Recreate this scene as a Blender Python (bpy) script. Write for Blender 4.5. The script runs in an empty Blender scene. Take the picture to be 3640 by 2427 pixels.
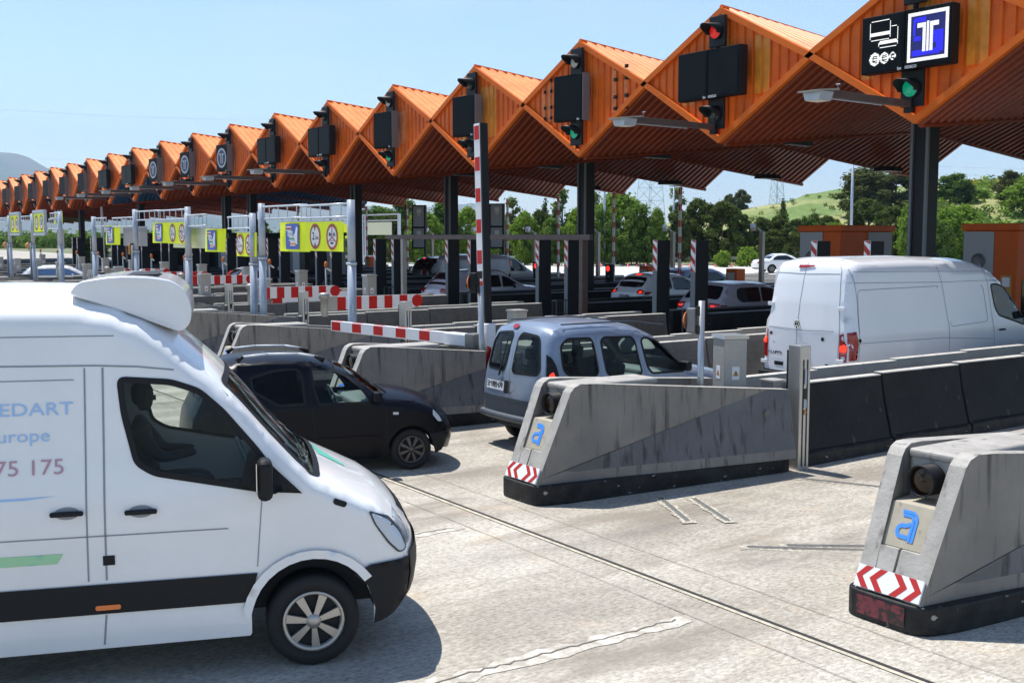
import bpy, bmesh, math, random
from math import sin, cos, pi, radians, sqrt, atan2
from mathutils import Vector, Matrix, geometry
rnd = random.Random(7)
sc = bpy.context.scene
col = sc.collection
# ------------------------------------------------------------ camera, sky, sun, exposure
cd = bpy.data.cameras.new('camera'); cam = bpy.data.objects.new('camera', cd); col.objects.link(cam)
cam.location = (0, 0, 3.2)
cam.rotation_euler = (radians(90 - 5.4), 0, radians(55.6))
cd.sensor_width = 36; cd.lens = 39.18; cd.clip_end = 20000
sc.camera = cam
SUN_EL, SUN_AZ = 68.0, -99.0      # azimuth clockwise from +Y; the sun stands over -X
w = bpy.data.worlds.new("World"); sc.world = w; w.use_nodes = True
nt = w.node_tree; bg = nt.nodes['Background']
sky = nt.nodes.new('ShaderNodeTexSky'); sky.sky_type = 'NISHITA'; sky.sun_disc = False
sky.sun_elevation = radians(SUN_EL); sky.sun_rotation = radians(SUN_AZ)
sky.air_density = 1.0; sky.dust_density = 0.2; sky.ozone_density = 1.6
wtc = nt.nodes.new('ShaderNodeTexCoord'); wmp = nt.nodes.new('ShaderNodeMapping'); wmp.inputs['Scale'].default_value = (1, 1, 4.5); nt.links.new(wtc.outputs['Generated'], wmp.inputs[0])
wn = nt.nodes.new('ShaderNodeTexNoise'); wn.inputs['Scale'].default_value = 3.2; wn.inputs['Detail'].default_value = 7; wn.inputs['Roughness'].default_value = .6; nt.links.new(wmp.outputs[0], wn.inputs[0])
wr = nt.nodes.new('ShaderNodeMapRange'); wr.inputs[1].default_value = .50; wr.inputs[2].default_value = .80; wr.inputs[4].default_value = .28; nt.links.new(wn.outputs[0], wr.inputs[0])
wm = nt.nodes.new('ShaderNodeMix'); wm.data_type = 'RGBA'; wm.inputs[7].default_value = (5.2, 5.8, 6.4, 1); nt.links.new(wr.outputs[0], wm.inputs[0]); nt.links.new(sky.outputs[0], wm.inputs[6])
nt.links.new(wm.outputs[2], bg.inputs[0]); bg.inputs[1].default_value = 0.128
sd = bpy.data.lights.new('sun', 'SUN'); sd.energy = 4.8; sd.angle = radians(0.5); sd.color = (1, .955, .88)
so = bpy.data.objects.new('sun', sd); col.objects.link(so)
sv = Vector((sin(radians(SUN_AZ)) * cos(radians(SUN_EL)), cos(radians(SUN_AZ)) * cos(radians(SUN_EL)), sin(radians(SUN_EL))))
so.rotation_euler = sv.to_track_quat('Z', 'Y').to_euler()
sc.view_settings.view_transform = 'Standard'; sc.view_settings.look = 'None'
sc.view_settings.exposure = 0.58; sc.view_settings.gamma = 1
sc.cycles.max_bounces = 6; sc.cycles.diffuse_bounces = 3; sc.cycles.glossy_bounces = 3
sc.cycles.transmission_bounces = 4; sc.cycles.transparent_max_bounces = 12
# ------------------------------------------------------------ helpers
def tag(o, label=None, cat=None, group=None, kind=None):
    if label: o['label'] = label
    if cat: o['category'] = cat
    if group: o['group'] = group
    if kind: o['kind'] = kind
    return o
def thing(name, label, cat, loc=(0, 0, 0), rz=0, group=None):
    o = bpy.data.objects.new(name, None); col.objects.link(o); o.empty_display_size = .3
    o.location = loc; o.rotation_euler = (0, 0, rz)
    return tag(o, label, cat, group)
def kids(o): return [c for c in bpy.data.objects if c.parent == o]
KID = {}
def reg(o, parent):
    if parent is not None:
        o.parent = parent; KID.setdefault(parent.name, []).append(o)
def copy_tree(o, parent=None):
    c = o.copy(); col.objects.link(c)
    if parent is not None:
        c.parent = parent; KID.setdefault(parent.name, []).append(c)
    for ch in list(KID.get(o.name, [])): copy_tree(ch, c)
    return c
def dup(o, loc, rz=None, label=None, group=None, scale=None):
    c = copy_tree(o); c.location = loc
    if rz is not None: c.rotation_euler = (0, 0, rz)
    if label: c['label'] = label
    if group: c['group'] = group
    if scale: c.scale = scale
    return c
class MB:
    def __init__(s): s.v = []; s.f = []; s.sm = []
    def add(s, vs, fs, smooth=False):
        n = len(s.v); s.v += [tuple(p) for p in vs]
        for f in fs: s.f.append(tuple(n + i for i in f)); s.sm.append(smooth)
        return s
    def box(s, c, d, rz=0, rx=0, ry=0):
        M = Matrix.Rotation(rz, 3, 'Z') @ Matrix.Rotation(ry, 3, 'Y') @ Matrix.Rotation(rx, 3, 'X'); c = Vector(c)
        vs = [c + M @ Vector((d[0] / 2 * i, d[1] / 2 * j, d[2] / 2 * k)) for i in (-1, 1) for j in (-1, 1) for k in (-1, 1)]
        return s.add(vs, [(0, 1, 3, 2), (4, 6, 7, 5), (0, 4, 5, 1), (2, 3, 7, 6), (0, 2, 6, 4), (1, 5, 7, 3)])
    def bx(s, x0, x1, y0, y1, z0, z1): return s.box(((x0 + x1) / 2, (y0 + y1) / 2, (z0 + z1) / 2), (x1 - x0, y1 - y0, z1 - z0))
    def cyl(s, p0, p1, r0, r1=None, n=12, caps=True):
        r1 = r0 if r1 is None else r1; p0 = Vector(p0); p1 = Vector(p1); d = (p1 - p0).normalized()
        a = d.orthogonal().normalized(); b = d.cross(a)
        vs = [p0 + (a * cos(2 * pi * i / n) + b * sin(2 * pi * i / n)) * r0 for i in range(n)] + \
             [p1 + (a * cos(2 * pi * i / n) + b * sin(2 * pi * i / n)) * r1 for i in range(n)]
        s.add(vs, [(i, (i + 1) % n, n + (i + 1) % n, n + i) for i in range(n)], n > 6)
        if caps: s.add(vs[:n], [tuple(range(n - 1, -1, -1))]); s.add(vs[n:], [tuple(range(n))])
        return s
    def tube(s, pts, r, n=8):
        for i in range(len(pts) - 1): s.cyl(pts[i], pts[i + 1], r, r, n)
        return s
    def lathe(s, prof, n=24, axis='Z', c=(0, 0, 0), smooth=True):
        c = Vector(c); vs = []
        for r, h in prof:
            for i in range(n):
                a = 2 * pi * i / n
                p = {'Z': (r * cos(a), r * sin(a), h), 'X': (h, r * cos(a), r * sin(a)), 'Y': (r * sin(a), h, r * cos(a))}[axis]
                vs.append(c + Vector(p))
        m = len(prof)
        return s.add(vs, [(j * n + i, j * n + (i + 1) % n, (j + 1) * n + (i + 1) % n, (j + 1) * n + i) for j in range(m - 1) for i in range(n)], smooth)
    def prism(s, poly, z0, z1, ax='Z'):
        n = len(poly)
        def P(u, v, t): return {'Z': (u, v, t), 'X': (t, u, v), 'Y': (u, t, v)}[ax]
        vs = [P(u, v, z0) for u, v in poly] + [P(u, v, z1) for u, v in poly]
        return s.add(vs, [tuple(range(n - 1, -1, -1)), tuple(range(n, 2 * n))] + [(i, (i + 1) % n, n + (i + 1) % n, n + i) for i in range(n)])
    def build(s, name, m, parent=None, bevel=0, seg=2, label=None, tf=None, auto=None):
        me = bpy.data.meshes.new(name); vs = s.v
        if tf: vs = [tf(Vector(p)) for p in vs]
        me.from_pydata([tuple(p) for p in vs], [], s.f); me.update()
        for p, q in zip(me.polygons, s.sm): p.use_smooth = q
        bm = bmesh.new(); bm.from_mesh(me); bmesh.ops.remove_doubles(bm, verts=bm.verts, dist=1e-5) if any(s.sm) else None
        bmesh.ops.recalc_face_normals(bm, faces=bm.faces); bm.to_mesh(me); bm.free()
        if m is not None: me.materials.append(m)
        o = bpy.data.objects.new(name, me); col.objects.link(o); reg(o, parent)
        if bevel:
            b = o.modifiers.new('bevel', 'BEVEL'); b.width = bevel; b.segments = seg; b.limit_method = 'ANGLE'; b.angle_limit = radians(35)
        if label: o['label'] = label
        return o
def text_mesh(body, size=1.0, bold=0.0, font_sx=1.0, align='CENTER'):
    cu = bpy.data.curves.new('t', 'FONT'); cu.body = body; cu.size = size; cu.align_x = align; cu.align_y = 'CENTER'; cu.offset = bold; cu.resolution_u = 3
    o = bpy.data.objects.new('t', cu); col.objects.link(o)
    dg = bpy.context.evaluated_depsgraph_get(); dg.update()
    me = bpy.data.meshes.new_from_object(o.evaluated_get(dg))
    vs = [(v.co.x * font_sx, v.co.y) for v in me.vertices]; fs = [tuple(p.vertices) for p in me.polygons]
    bpy.data.objects.remove(o); bpy.data.curves.remove(cu)
    return vs, fs
# ------------------------------------------------------------ materials
M = {}
def mat(name, c, rough=.6, metal=0, var=0, vscale=3, c2=None, bump=0, bscale=40, coat=0, emit=None, es=1, spec=None, streak=None, stretch=(1, 1, 1), detail=6, thr=None):
    m = bpy.data.materials.new(name); m.use_nodes = True; n = m.node_tree; b = n.nodes['Principled BSDF']; L = n.links
    b.inputs['Base Color'].default_value = (*c, 1); b.inputs['Roughness'].default_value = rough; b.inputs['Metallic'].default_value = metal
    if coat: b.inputs['Coat Weight'].default_value = coat; b.inputs['Coat Roughness'].default_value = .06
    if spec is not None: b.inputs['Specular IOR Level'].default_value = spec
    if emit: b.inputs['Emission Color'].default_value = (*emit, 1); b.inputs['Emission Strength'].default_value = es
    tc = None; out = None
    if var or bump or streak:
        tc = n.nodes.new('ShaderNodeTexCoord'); mp = n.nodes.new('ShaderNodeMapping'); mp.inputs['Scale'].default_value = stretch
        L.new(tc.outputs['Object'], mp.inputs[0])
    if var:
        t = n.nodes.new('ShaderNodeTexNoise'); t.inputs['Scale'].default_value = vscale; t.inputs['Detail'].default_value = detail; t.inputs['Roughness'].default_value = .62
        L.new(mp.outputs[0], t.inputs[0])
        r = n.nodes.new('ShaderNodeValToRGB'); lo, hi = thr or (.35, .65)
        r.color_ramp.elements[0].position = lo; r.color_ramp.elements[1].position = hi
        cc = c2 or tuple(x * (1 - var) for x in c)
        r.color_ramp.elements[0].color = (*cc, 1); r.color_ramp.elements[1].color = (*c, 1)
        L.new(t.outputs[0], r.inputs[0]); out = r.outputs[0]
    if streak:   # (colour, scale, lo, hi, stretch)
        sc_, ss, lo, hi, st = streak
        mp2 = n.nodes.new('ShaderNodeMapping'); mp2.inputs['Scale'].default_value = st; L.new(tc.outputs['Object'], mp2.inputs[0])
        t2 = n.nodes.new('ShaderNodeTexNoise'); t2.inputs['Scale'].default_value = ss; t2.inputs['Detail'].default_value = 4; L.new(mp2.outputs[0], t2.inputs[0])
        r2 = n.nodes.new('ShaderNodeMapRange'); r2.inputs[1].default_value = lo; r2.inputs[2].default_value = hi; L.new(t2.outputs[0], r2.inputs[0])
        mx = n.nodes.new('ShaderNodeMix'); mx.data_type = 'RGBA'; L.new(r2.outputs[0], mx.inputs[0])
        if out: L.new(out, mx.inputs[6])
        else: mx.inputs[6].default_value = (*c, 1)
        mx.inputs[7].default_value = (*sc_, 1); out = mx.outputs[2]
    if out: L.new(out, b.inputs['Base Color'])
    if bump:
        t3 = n.nodes.new('ShaderNodeTexNoise'); t3.inputs['Scale'].default_value = bscale; t3.inputs['Detail'].default_value = 5
        L.new(mp.outputs[0], t3.inputs[0]); bp = n.nodes.new('ShaderNodeBump'); bp.inputs['Strength'].default_value = bump; bp.inputs['Distance'].default_value = .02
        L.new(t3.outputs[0], bp.inputs['Height']); L.new(bp.outputs[0], b.inputs['Normal'])
    M[name] = m; return m
OR = (.70, .135, .010)
mat('orange', OR, .42, var=.22, vscale=1.3, c2=(.56, .095, .008), spec=.22, streak=((.50, .085, .008), 5, .60, .74, (1, 1, .2)))
mat('orange_trim', (.70, .145, .014), .5, spec=.2, var=.15, vscale=2)
mat('orange_roof', (.82, .30, .07), .45, var=.15, vscale=1.2, c2=(.68, .20, .035))
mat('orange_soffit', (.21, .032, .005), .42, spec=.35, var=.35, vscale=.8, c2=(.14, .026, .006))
mat('blue_soffit', (.012, .05, .12), .4, var=.3, vscale=1)
mat('green_soffit', (.10, .26, .09), .4)
mat('amber_patch', (.66, .225, .012), .45, var=.2, vscale=6)
mat('bleached_patch', (.72, .20, .05), .5, var=.3, vscale=8)
mat('black_hole', (.01, .01, .01), .9)
mat('black_panel', (.006, .008, .010), .6, spec=.1)
mat('screen', (.004, .006, .008), .5, spec=.12)
mat('grey_side', (.16, .16, .165), .5)
mat('housing', (.008, .010, .012), .5, spec=.25)
mat('led_white', (.8, .8, .8), .5, emit=(1, .98, .93), es=.72)
mat('led_blue', (.01, .01, .5), .5, emit=(.03, .03, .75), es=.9)
mat('led_navy', (.01, .012, .10), .4, emit=(.01, .01, .2), es=.25)
mat('navy', (.018, .024, .09), .4); mat('silver', (.42, .45, .50), .5)
mat('red_lens_on', (.6, .02, .02), .3, emit=(1, .03, .02), es=1.3)
mat('red_lens_dim', (.5, .02, .015), .3, emit=(1, .02, .01), es=.22)
mat('red_lens', (.22, .012, .01), .2); mat('green_lens', (.01, .16, .09), .2, emit=(.0, .25, .14), es=.5)
mat('dark_lens', (.02, .03, .03), .15); mat('clear_lens', (.45, .46, .45), .15)
mat('amber_lens', (.55, .13, .01), .25); mat('amber_dark', (.018, .007, .002), .15, spec=.4)
mat('amber_box', (.55, .24, .04), .45, var=.2, vscale=8)
mat('column', (.010, .012, .017), .5, spec=.3, var=.2, vscale=2)
mat('column_edge', (.13, .15, .17), .45)
mat('arm_brown', (.10, .07, .062), .5, var=.3, vscale=5); mat('lum_grey', (.33, .30, .25), .5); mat('lum_glass', (.62, .56, .44), .3)
mat('gantry', (.42, .47, .54), .38, .25, var=.15, vscale=4)
mat('gantry_light', (.50, .54, .60), .35, .2)
mat('steel', (.50, .50, .49), .3, .75, var=.15, vscale=5, stretch=(1, 1, .2))
mat('steel_dark', (.20, .20, .20), .4, .6)
mat('cabinet', (.40, .39, .37), .45, .3, var=.15, vscale=3)
mat('yellow', (.84, .95, .0), .6, var=.05, vscale=5)
mat('sign_red', (.36, .022, .016), .45); mat('sign_white', (.72, .74, .76), .45); mat('sign_blue', (.04, .09, .44), .45); mat('black', (.012, .012, .012), .5)
mat('sign_orange', (.75, .25, .06), .5); mat('sign_green', (.05, .3, .12), .5); mat('sign_grey', (.36, .41, .48), .5); mat('board_grey', (.26, .25, .27), .55)
mat('pale_yellow', (.62, .66, .48), .6)
mat('bar_red', (.52, .012, .008), .5, spec=.25, var=.1, vscale=5); mat('bar_white', (.74, .74, .76), .4, var=.06, vscale=6)
mat('logo_blue', (.05, .25, .85), .45); mat('chev_red', (.42, .018, .014), .45)
mat('beige', (.40, .36, .28), .6, var=.15, vscale=6, streak=((.16, .13, .10), 14, .66, .74, (1, 1, .2)))
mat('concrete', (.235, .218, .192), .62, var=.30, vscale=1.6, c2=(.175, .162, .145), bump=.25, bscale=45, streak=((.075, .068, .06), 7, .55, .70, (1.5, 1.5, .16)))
mat('concrete_darker', (.135, .135, .14), .55, var=.3, vscale=1.8, c2=(.10, .10, .105), bump=.2, bscale=45, streak=((.04, .04, .04), 8, .56, .70, (1.5, 1.5, .16)))  # darker concrete for the lower facet of the nose sides
mat('concrete_sunlit', (.40, .38, .35), .55, var=.22, vscale=4, c2=(.29, .275, .25), bump=.2, bscale=40, streak=((.16, .145, .13), 9, .60, .72, (1, 1, .25)))  # paler copy of the concrete; sunlight on nose fronts and tops put into colour
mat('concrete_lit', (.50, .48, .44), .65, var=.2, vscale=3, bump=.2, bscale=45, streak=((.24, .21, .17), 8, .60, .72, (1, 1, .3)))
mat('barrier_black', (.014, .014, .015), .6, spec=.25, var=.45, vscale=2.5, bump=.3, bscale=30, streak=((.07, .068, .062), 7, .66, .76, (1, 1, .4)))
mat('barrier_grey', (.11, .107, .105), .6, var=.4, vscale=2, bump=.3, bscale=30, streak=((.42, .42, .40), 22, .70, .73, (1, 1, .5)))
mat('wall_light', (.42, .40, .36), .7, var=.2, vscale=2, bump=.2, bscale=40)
mat('kerb_black', (.009, .009, .010), .55, spec=.25, var=.3, vscale=4, c2=(.03, .03, .03), bump=.25, bscale=25, streak=((.30, .29, .26), 11, .675, .71, (.8, .8, 1.6)))
mat('kerb_top', (.17, .165, .155), .7, var=.4, vscale=6)
mat('red_paint_wear', (.20, .03, .045), .5, var=.6, vscale=10, c2=(.02, .016, .017), thr=(.44, .54))
mat('guard_white', (.62, .62, .60), .5); mat('rail_steel', (.42, .44, .45), .4, .5); mat('dark_rail', (.03, .033, .037), .45)
mat('plate_dark', (.013, .015, .019), .6, spec=.3); mat('plate_edge', (.12, .145, .165), .45)
mat('booth_orange', (.62, .105, .009), .5, spec=.25, var=.15, vscale=2); mat('booth_grey', (.34, .36, .38), .6); mat('booth_dark', (.018, .020, .023), .5, spec=.3, var=.3, vscale=2)
mat('dark_window', (.012, .015, .018), .08, coat=.5)
mat('hiviz', (.85, .13, .02), .6); mat('skin', (.35, .19, .13), .5); mat('hair', (.02, .015, .012), .6); mat('dark_cloth', (.02, .022, .03), .8)
mat('cone_red', (.6, .04, .02), .5)
mat('rock', (.2, .18, .16), .8)
# car paints
def paint(n, c, r=.28, coat=.8, metal=0, dirt=.06): return mat(n, c, r, metal, var=dirt, vscale=1.6, coat=coat)
paint('white_paint', (.78, .79, .80)); mat('black_paint', (.003, .0035, .007), .30, spec=.16, coat=.04); paint('silver_blue', (.20, .25, .335), .32, .5, .25)
paint('white_warm', (.76, .77, .80), dirt=.03); paint('grey_paint', (.33, .34, .36), .32, .6, .2); paint('mauve_white', (.55, .54, .60), .3); paint('dark_paint', (.01, .01, .013), .25); paint('blue_paint', (.10, .2, .4), .25)
mat('trim_black', (.010, .011, .013), .55, spec=.25); mat('trim_grey', (.055, .065, .08), .5, var=.1, vscale=4); mat('tyre', (.011, .011, .012), .8, bump=.2, bscale=60); mat('alloy', (.42, .40, .37), .35, .7); mat('alloy_dark', (.10, .09, .085), .4, .6)
mat('seam', (.25, .27, .30), .5); mat('chrome', (.7, .7, .72), .12, 1); mat('lamp_glass', (.50, .55, .62), .08, coat=1); mat('lamp_red', (.30, .006, .006), .15, coat=.6); mat('lamp_lit', (.9, .05, .01), .2, emit=(1, .03, .01), es=1.0)
mat('lamp_orange', (.75, .16, .01), .2, coat=1); mat('plate_white', (.75, .76, .78), .4); mat('interior', (.022, .024, .027), .8); mat('dash', (.22, .27, .27), .6); mat('text_blue', (.34, .54, .84), .4); mat('text_red', (.46, .27, .32), .4); mat('text_green', (.34, .62, .36), .4)
def glass(name, tint, gloss=.12, t=.75):
    m = bpy.data.materials.new(name); m.use_nodes = True; n = m.node_tree; n.nodes.clear(); L = n.links
    o = n.nodes.new('ShaderNodeOutputMaterial'); tr = n.nodes.new('ShaderNodeBsdfTransparent'); tr.inputs[0].default_value = (*tint, 1)
    g = n.nodes.new('ShaderNodeBsdfGlossy'); g.inputs['Roughness'].default_value = .02
    fr = n.nodes.new('ShaderNodeFresnel'); fr.inputs[0].default_value = 1.28; mx = n.nodes.new('ShaderNodeMixShader')
    L.new(fr.outputs[0], mx.inputs[0]); L.new(tr.outputs[0], mx.inputs[1]); L.new(g.outputs[0], mx.inputs[2]); L.new(mx.outputs[0], o.inputs[0])
    M[name] = m
glass('glass', (.55, .62, .60)); mat('glass_black', (.004, .005, .006), .05, spec=.35)
glass('glass_dark', (.10, .12, .12)); glass('glass_clear', (.75, .8, .78))
mat('glass_opaque', (.008, .010, .013), .06, spec=.6)
HAZE = 1.1e-4
SL = .013
def gz(y): return 0 if y < 8 else SL * (min(y, 42) - 8)
SP = 5.38
def IX(n): return -10.95 - SP * n        # island centre lines
def DX(n): return -13.9 - SP * n         # canopy gable / lane lines
# ------------------------------------------------------------ ground
def sheet(name, x0, x1, y0, y1, z, m, nx=1, ny=1, zf=None, kind='structure'):
    b = MB(); vs = []
    for j in range(ny + 1):
        for i in range(nx + 1):
            x = x0 + (x1 - x0) * i / nx; y = y0 + (y1 - y0) * j / ny
            vs.append((x, y, z + (zf(x, y) if zf else 0)))
    b.add(vs, [(j * (nx + 1) + i, j * (nx + 1) + i + 1, (j + 1) * (nx + 1) + i + 1, (j + 1) * (nx + 1) + i) for j in range(ny) for i in range(nx)])
    o = b.build(name, m); o['kind'] = kind; return o
def ground_mat():
    m = bpy.data.materials.new('slab'); m.use_nodes = True; n = m.node_tree; b = n.nodes['Principled BSDF']; L = n.links; b.inputs['Roughness'].default_value = .75
    tc = n.nodes.new('ShaderNodeTexCoord')
    def noise(scale, st=(1, 1, 1), det=6, ro=.6, off=(0, 0, 0), rz=0):
        mp = n.nodes.new('ShaderNodeMapping'); mp.inputs['Scale'].default_value = st; mp.inputs['Location'].default_value = off; mp.inputs['Rotation'].default_value = (0, 0, rz); L.new(tc.outputs['Object'], mp.inputs[0])
        t = n.nodes.new('ShaderNodeTexNoise'); t.inputs['Scale'].default_value = scale; t.inputs['Detail'].default_value = det; t.inputs['Roughness'].default_value = ro; L.new(mp.outputs[0], t.inputs[0]); return t.outputs[0]
    def ramp(src, lo, hi, c0, c1):
        r = n.nodes.new('ShaderNodeValToRGB'); r.color_ramp.elements[0].position = lo; r.color_ramp.elements[1].position = hi
        r.color_ramp.elements[0].color = (*c0, 1); r.color_ramp.elements[1].color = (*c1, 1); L.new(src, r.inputs[0]); return r.outputs[0]
    def mix(fac, a, bb, mode='MIX'):
        x = n.nodes.new('ShaderNodeMix'); x.data_type = 'RGBA'; x.blend_type = mode
        if isinstance(fac, float): x.inputs[0].default_value = fac
        else: L.new(fac, x.inputs[0])
        L.new(a, x.inputs[6])
        if isinstance(bb, tuple): x.inputs[7].default_value = (*bb, 1)
        else: L.new(bb, x.inputs[7])
        return x.outputs[2]
    base = ramp(noise(.55, (1, .5, 1), 8, .65), .34, .64, (.335, .305, .26), (.60, .57, .505))
    fine = ramp(noise(30, (1, .5, 1), 6, .75), .38, .58, (.48, .45, .41), (1, 1, 1))
    c = mix(.85, base, fine, 'MULTIPLY')
    # broomed texture and wheel-worn dark bands along the lanes
    br = ramp(noise(60, (1, .07, 1), 3, .6, rz=.25), .35, .6, (.72, .70, .67), (1, 1, 1)); c = mix(.6, c, br, 'MULTIPLY')
    st = ramp(noise(1.3, (1, .28, 1), 6, .65, (3, 1, 0)), .50, .66, (0, 0, 0), (1, 1, 1)); sm = n.nodes.new('ShaderNodeMath'); sm.operation = 'MULTIPLY'; sm.inputs[1].default_value = .8; L.new(st, sm.inputs[0])
    c = mix(sm.outputs[0], c, (.20, .17, .135))
    tn = ramp(noise(.9, (1, 1, 1), 4, .6, (9, 4, 0)), .58, .72, (0, 0, 0), (.5, .5, .5)); c = mix(tn, c, (.46, .35, .23))
    trk = n.nodes.new('ShaderNodeSeparateXYZ'); L.new(tc.outputs['Object'], trk.inputs[0])
    def mth(op, a, b_=None, c_=None):
        q = n.nodes.new('ShaderNodeMath'); q.operation = op
        for i, v in enumerate((a, b_, c_)):
            if v is None: continue
            if isinstance(v, (int, float)): q.inputs[i].default_value = v
            else: L.new(v, q.inputs[i])
        return q.outputs[0]
    ph = mth('FRACT', mth('MULTIPLY', mth('ADD', trk.outputs[0], 13.64 + 538), 1 / 5.38))          # lane phase, 0 at the lane middle
    dd = mth('ABSOLUTE', mth('SUBTRACT', mth('ABSOLUTE', mth('SUBTRACT', mth('FRACT', mth('ADD', ph, .5)), .5)), .15))
    tm = n.nodes.new('ShaderNodeMapRange'); L.new(dd, tm.inputs[0]); tm.inputs[1].default_value = .10; tm.inputs[2].default_value = .0
    ym = n.nodes.new('ShaderNodeMapRange'); L.new(trk.outputs[1], ym.inputs[0]); ym.inputs[1].default_value = 3; ym.inputs[2].default_value = 9
    rub = ramp(noise(1.1, (1, .35, 1), 7, .7, (5, 5, 0)), .40, .62, (0, 0, 0), (1, 1, 1))
    c = mix(mth('MULTIPLY', mth('MULTIPLY', mth('MULTIPLY', tm.outputs[0], ym.outputs[0]), rub), .85), c, (.15, .135, .115))
    sp = ramp(noise(16, (1, 1, 1), 2, .5, (2, 7, 0)), .70, .74, (0, 0, 0), (.6, .6, .6)); c = mix(sp, c, (.12, .11, .10))
    L.new(c, b.inputs['Base Color'])
    bp = n.nodes.new('ShaderNodeBump'); bp.inputs['Strength'].default_value = .55; bp.inputs['Distance'].default_value = .012
    L.new(noise(48, (1, .5, 1), 5, .7), bp.inputs['Height']); L.new(bp.outputs[0], b.inputs['Normal'])
    M['slab'] = m
ground_mat()
mat('band', (.52, .48, .405), .75, var=.3, vscale=1.1, c2=(.36, .325, .265), bump=.3, bscale=60, streak=((.24, .21, .18), 2, .56, .72, (.4, 1, 1)))
mat('patch_white', (.57, .54, .48), .8, var=.45, vscale=5, c2=(.36, .33, .28), bump=.6, bscale=60, thr=(.42, .58))
mat('crack', (.16, .14, .12), .9); mat('groove', (.018, .017, .016), .8)
mat('sealant', (.50, .47, .38), .6, var=.5, vscale=20, c2=(.25, .23, .19), thr=(.42, .6)); mat('seal_beige', (.54, .49, .38), .7, var=.4, vscale=12)
def zg(x, y): return gz(y)
sheet('ground', -420, 60, -30, 8, 0, M['slab'])
sheet('ground', -420, 60, 8, 42, 0, M['slab'], 1, 1, zg)
mat("far_ground", (.52, .50, .46), .8, var=.15, vscale=.3); mat('dry_grass', (.09, .12, .045), .9, var=.5, vscale=.15, c2=(.16, .16, .08), bump=.5, bscale=6)
sheet('ground', -9000, 4000, 42.0, 9000, SL * 34 - .02, M['dry_grass'])
sheet('ground', -9000, -420, -3000, 42, -.3, M['dry_grass']); sheet('ground', -420, 4000, -3000, -30, -.1, M['dry_grass']); sheet('ground', 60, 4000, -30, 42, -.1, M['dry_grass'])
mat('bounce_cut_dark', (.055, .055, .056), .8, var=.4, vscale=1.2, bump=.3, bscale=50)
sheet('bounce_cut_sheet', -150, 6, 19.4, 37.0, .006, M['bounce_cut_dark'], 1, 1, zg)  # added dark sheet under the canopy; cuts bounce light to deepen the shade
# joint band and groove across all lanes
sheet('ground_seam', -60, 8, 6.845, 6.895, .003, M['groove'])
sheet('ground_seam', -60, 8, 6.79, 6.835, .008, M['seal_beige'])
def ribbon(name, pts, wd, z, m, jit=0.0, seg=14):
    b = MB(); vs = []; P = []
    for i in range(len(pts) - 1):
        a = Vector((*pts[i], 0)); c = Vector((*pts[i + 1], 0))
        for k in range(seg): P.append(a + (c - a) * k / seg)
    P.append(Vector((*pts[-1], 0)))
    for i, p in enumerate(P):
        d = (P[min(i + 1, len(P) - 1)] - P[max(i - 1, 0)]).normalized(); nn = Vector((-d.y, d.x, 0))
        o = nn * rnd.uniform(-jit, jit); ww = wd * rnd.uniform(.6, 1.25) if jit else wd
        for s in (-1, 1): q = p + o + nn * s * ww / 2; vs.append((q.x, q.y, z + gz(q.y)))
    b.add(vs, [(2 * i, 2 * i + 1, 2 * i + 3, 2 * i + 2) for i in range(len(P) - 1)])
    o = b.build(name, m); o['kind'] = 'structure'; return o
for y in (6.40, 7.36): ribbon('ground_crack', [(-40, y), (4, y + .03)], .007, .0075, M['crack'], .006, 260)
for x, y0, y1, y2, w_ in ((-6.72, -3, 6.36, 8.3, .20), (-10.3, -3, 6.36, 7.6, .16), (-3.1, -3, 6.36, 8.0, .2), (-13.9, -3, 6.36, 7.5, .16), (1.6, -3, 6.3, 7.5, .2)):
    ribbon('ground_patch', [(x - .04, y0), (x + .04, y1)], w_, .0045, M['patch_white'], .02, 90)
    ribbon('ground_crack', [(x - .07, y0), (x + .0, (y0 + y1) / 2), (x + .01, y1 - .1)], .016, .0095, M['crack'], .022, 70)
for x in (-8.5, -12.1): ribbon('ground_crack', [(x, -2), (x + .1, 6.3)], .004, .0095, M['crack'], .02, 60)
# inductive loop rails set in the pavement
def rails(pts, label, grp):
    for p, q, off in pts:
        a = Vector((*p, 0)); c = Vector((*q, 0)); d = (c - a).normalized(); nn = Vector((-d.y, d.x, 0)); L_ = (c - a).length
        t = thing('ground_rail', label[off], 'ground rail', (a.x, a.y, gz(a.y)), atan2(d.y, d.x), grp)
        b = MB(); b.bx(0, L_, -.028, -.012, 0, .016); b.bx(0, L_, .012, .028, 0, .016); b.bx(0, L_, -.012, .012, 0, .006); b.build('rail', M['steel'], t)
        s = MB(); vs = []
        for i in range(13):
            for sgn in (-1, 1): vs.append((-.08 + (L_ + .16) * i / 12, sgn * rnd.uniform(.05, .10), .005))
        s.add(vs, [(2 * i, 2 * i + 1, 2 * i + 3, 2 * i + 2) for i in range(12)]); s.build('sealant', M['sealant'], t)
G = 'steel sensor rails set in the lane pavement'
rails([((-10.02, 9.05), (-9.0, 8.55), 0), ((-9.75, 9.35), (-8.75, 8.92), 1), ((-7.9, 8.35), (-6.85, 9.6), 2), ((-7.7, 8.72), (-6.95, 9.72), 3), ((-9.7, 11.2), (-7.9, 12.1), 4), ((-15.9, 9.0), (-15.0, 8.35), 5), ((-15.75, 9.5), (-14.85, 8.85), 6)],
      ['left steel sensor rail of the pair lying below the middle concrete island', 'right steel sensor rail of the pair lying below the middle concrete island',
       'nearer thin steel rail running to the right concrete island', 'farther thin steel rail running to the right concrete island', 'long steel rail starting at the steel channel post of the middle island',
       'steel sensor rail left of the silver van nearest to the camera', 'steel sensor rail left of the silver van partly in its shadow'], G)
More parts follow.
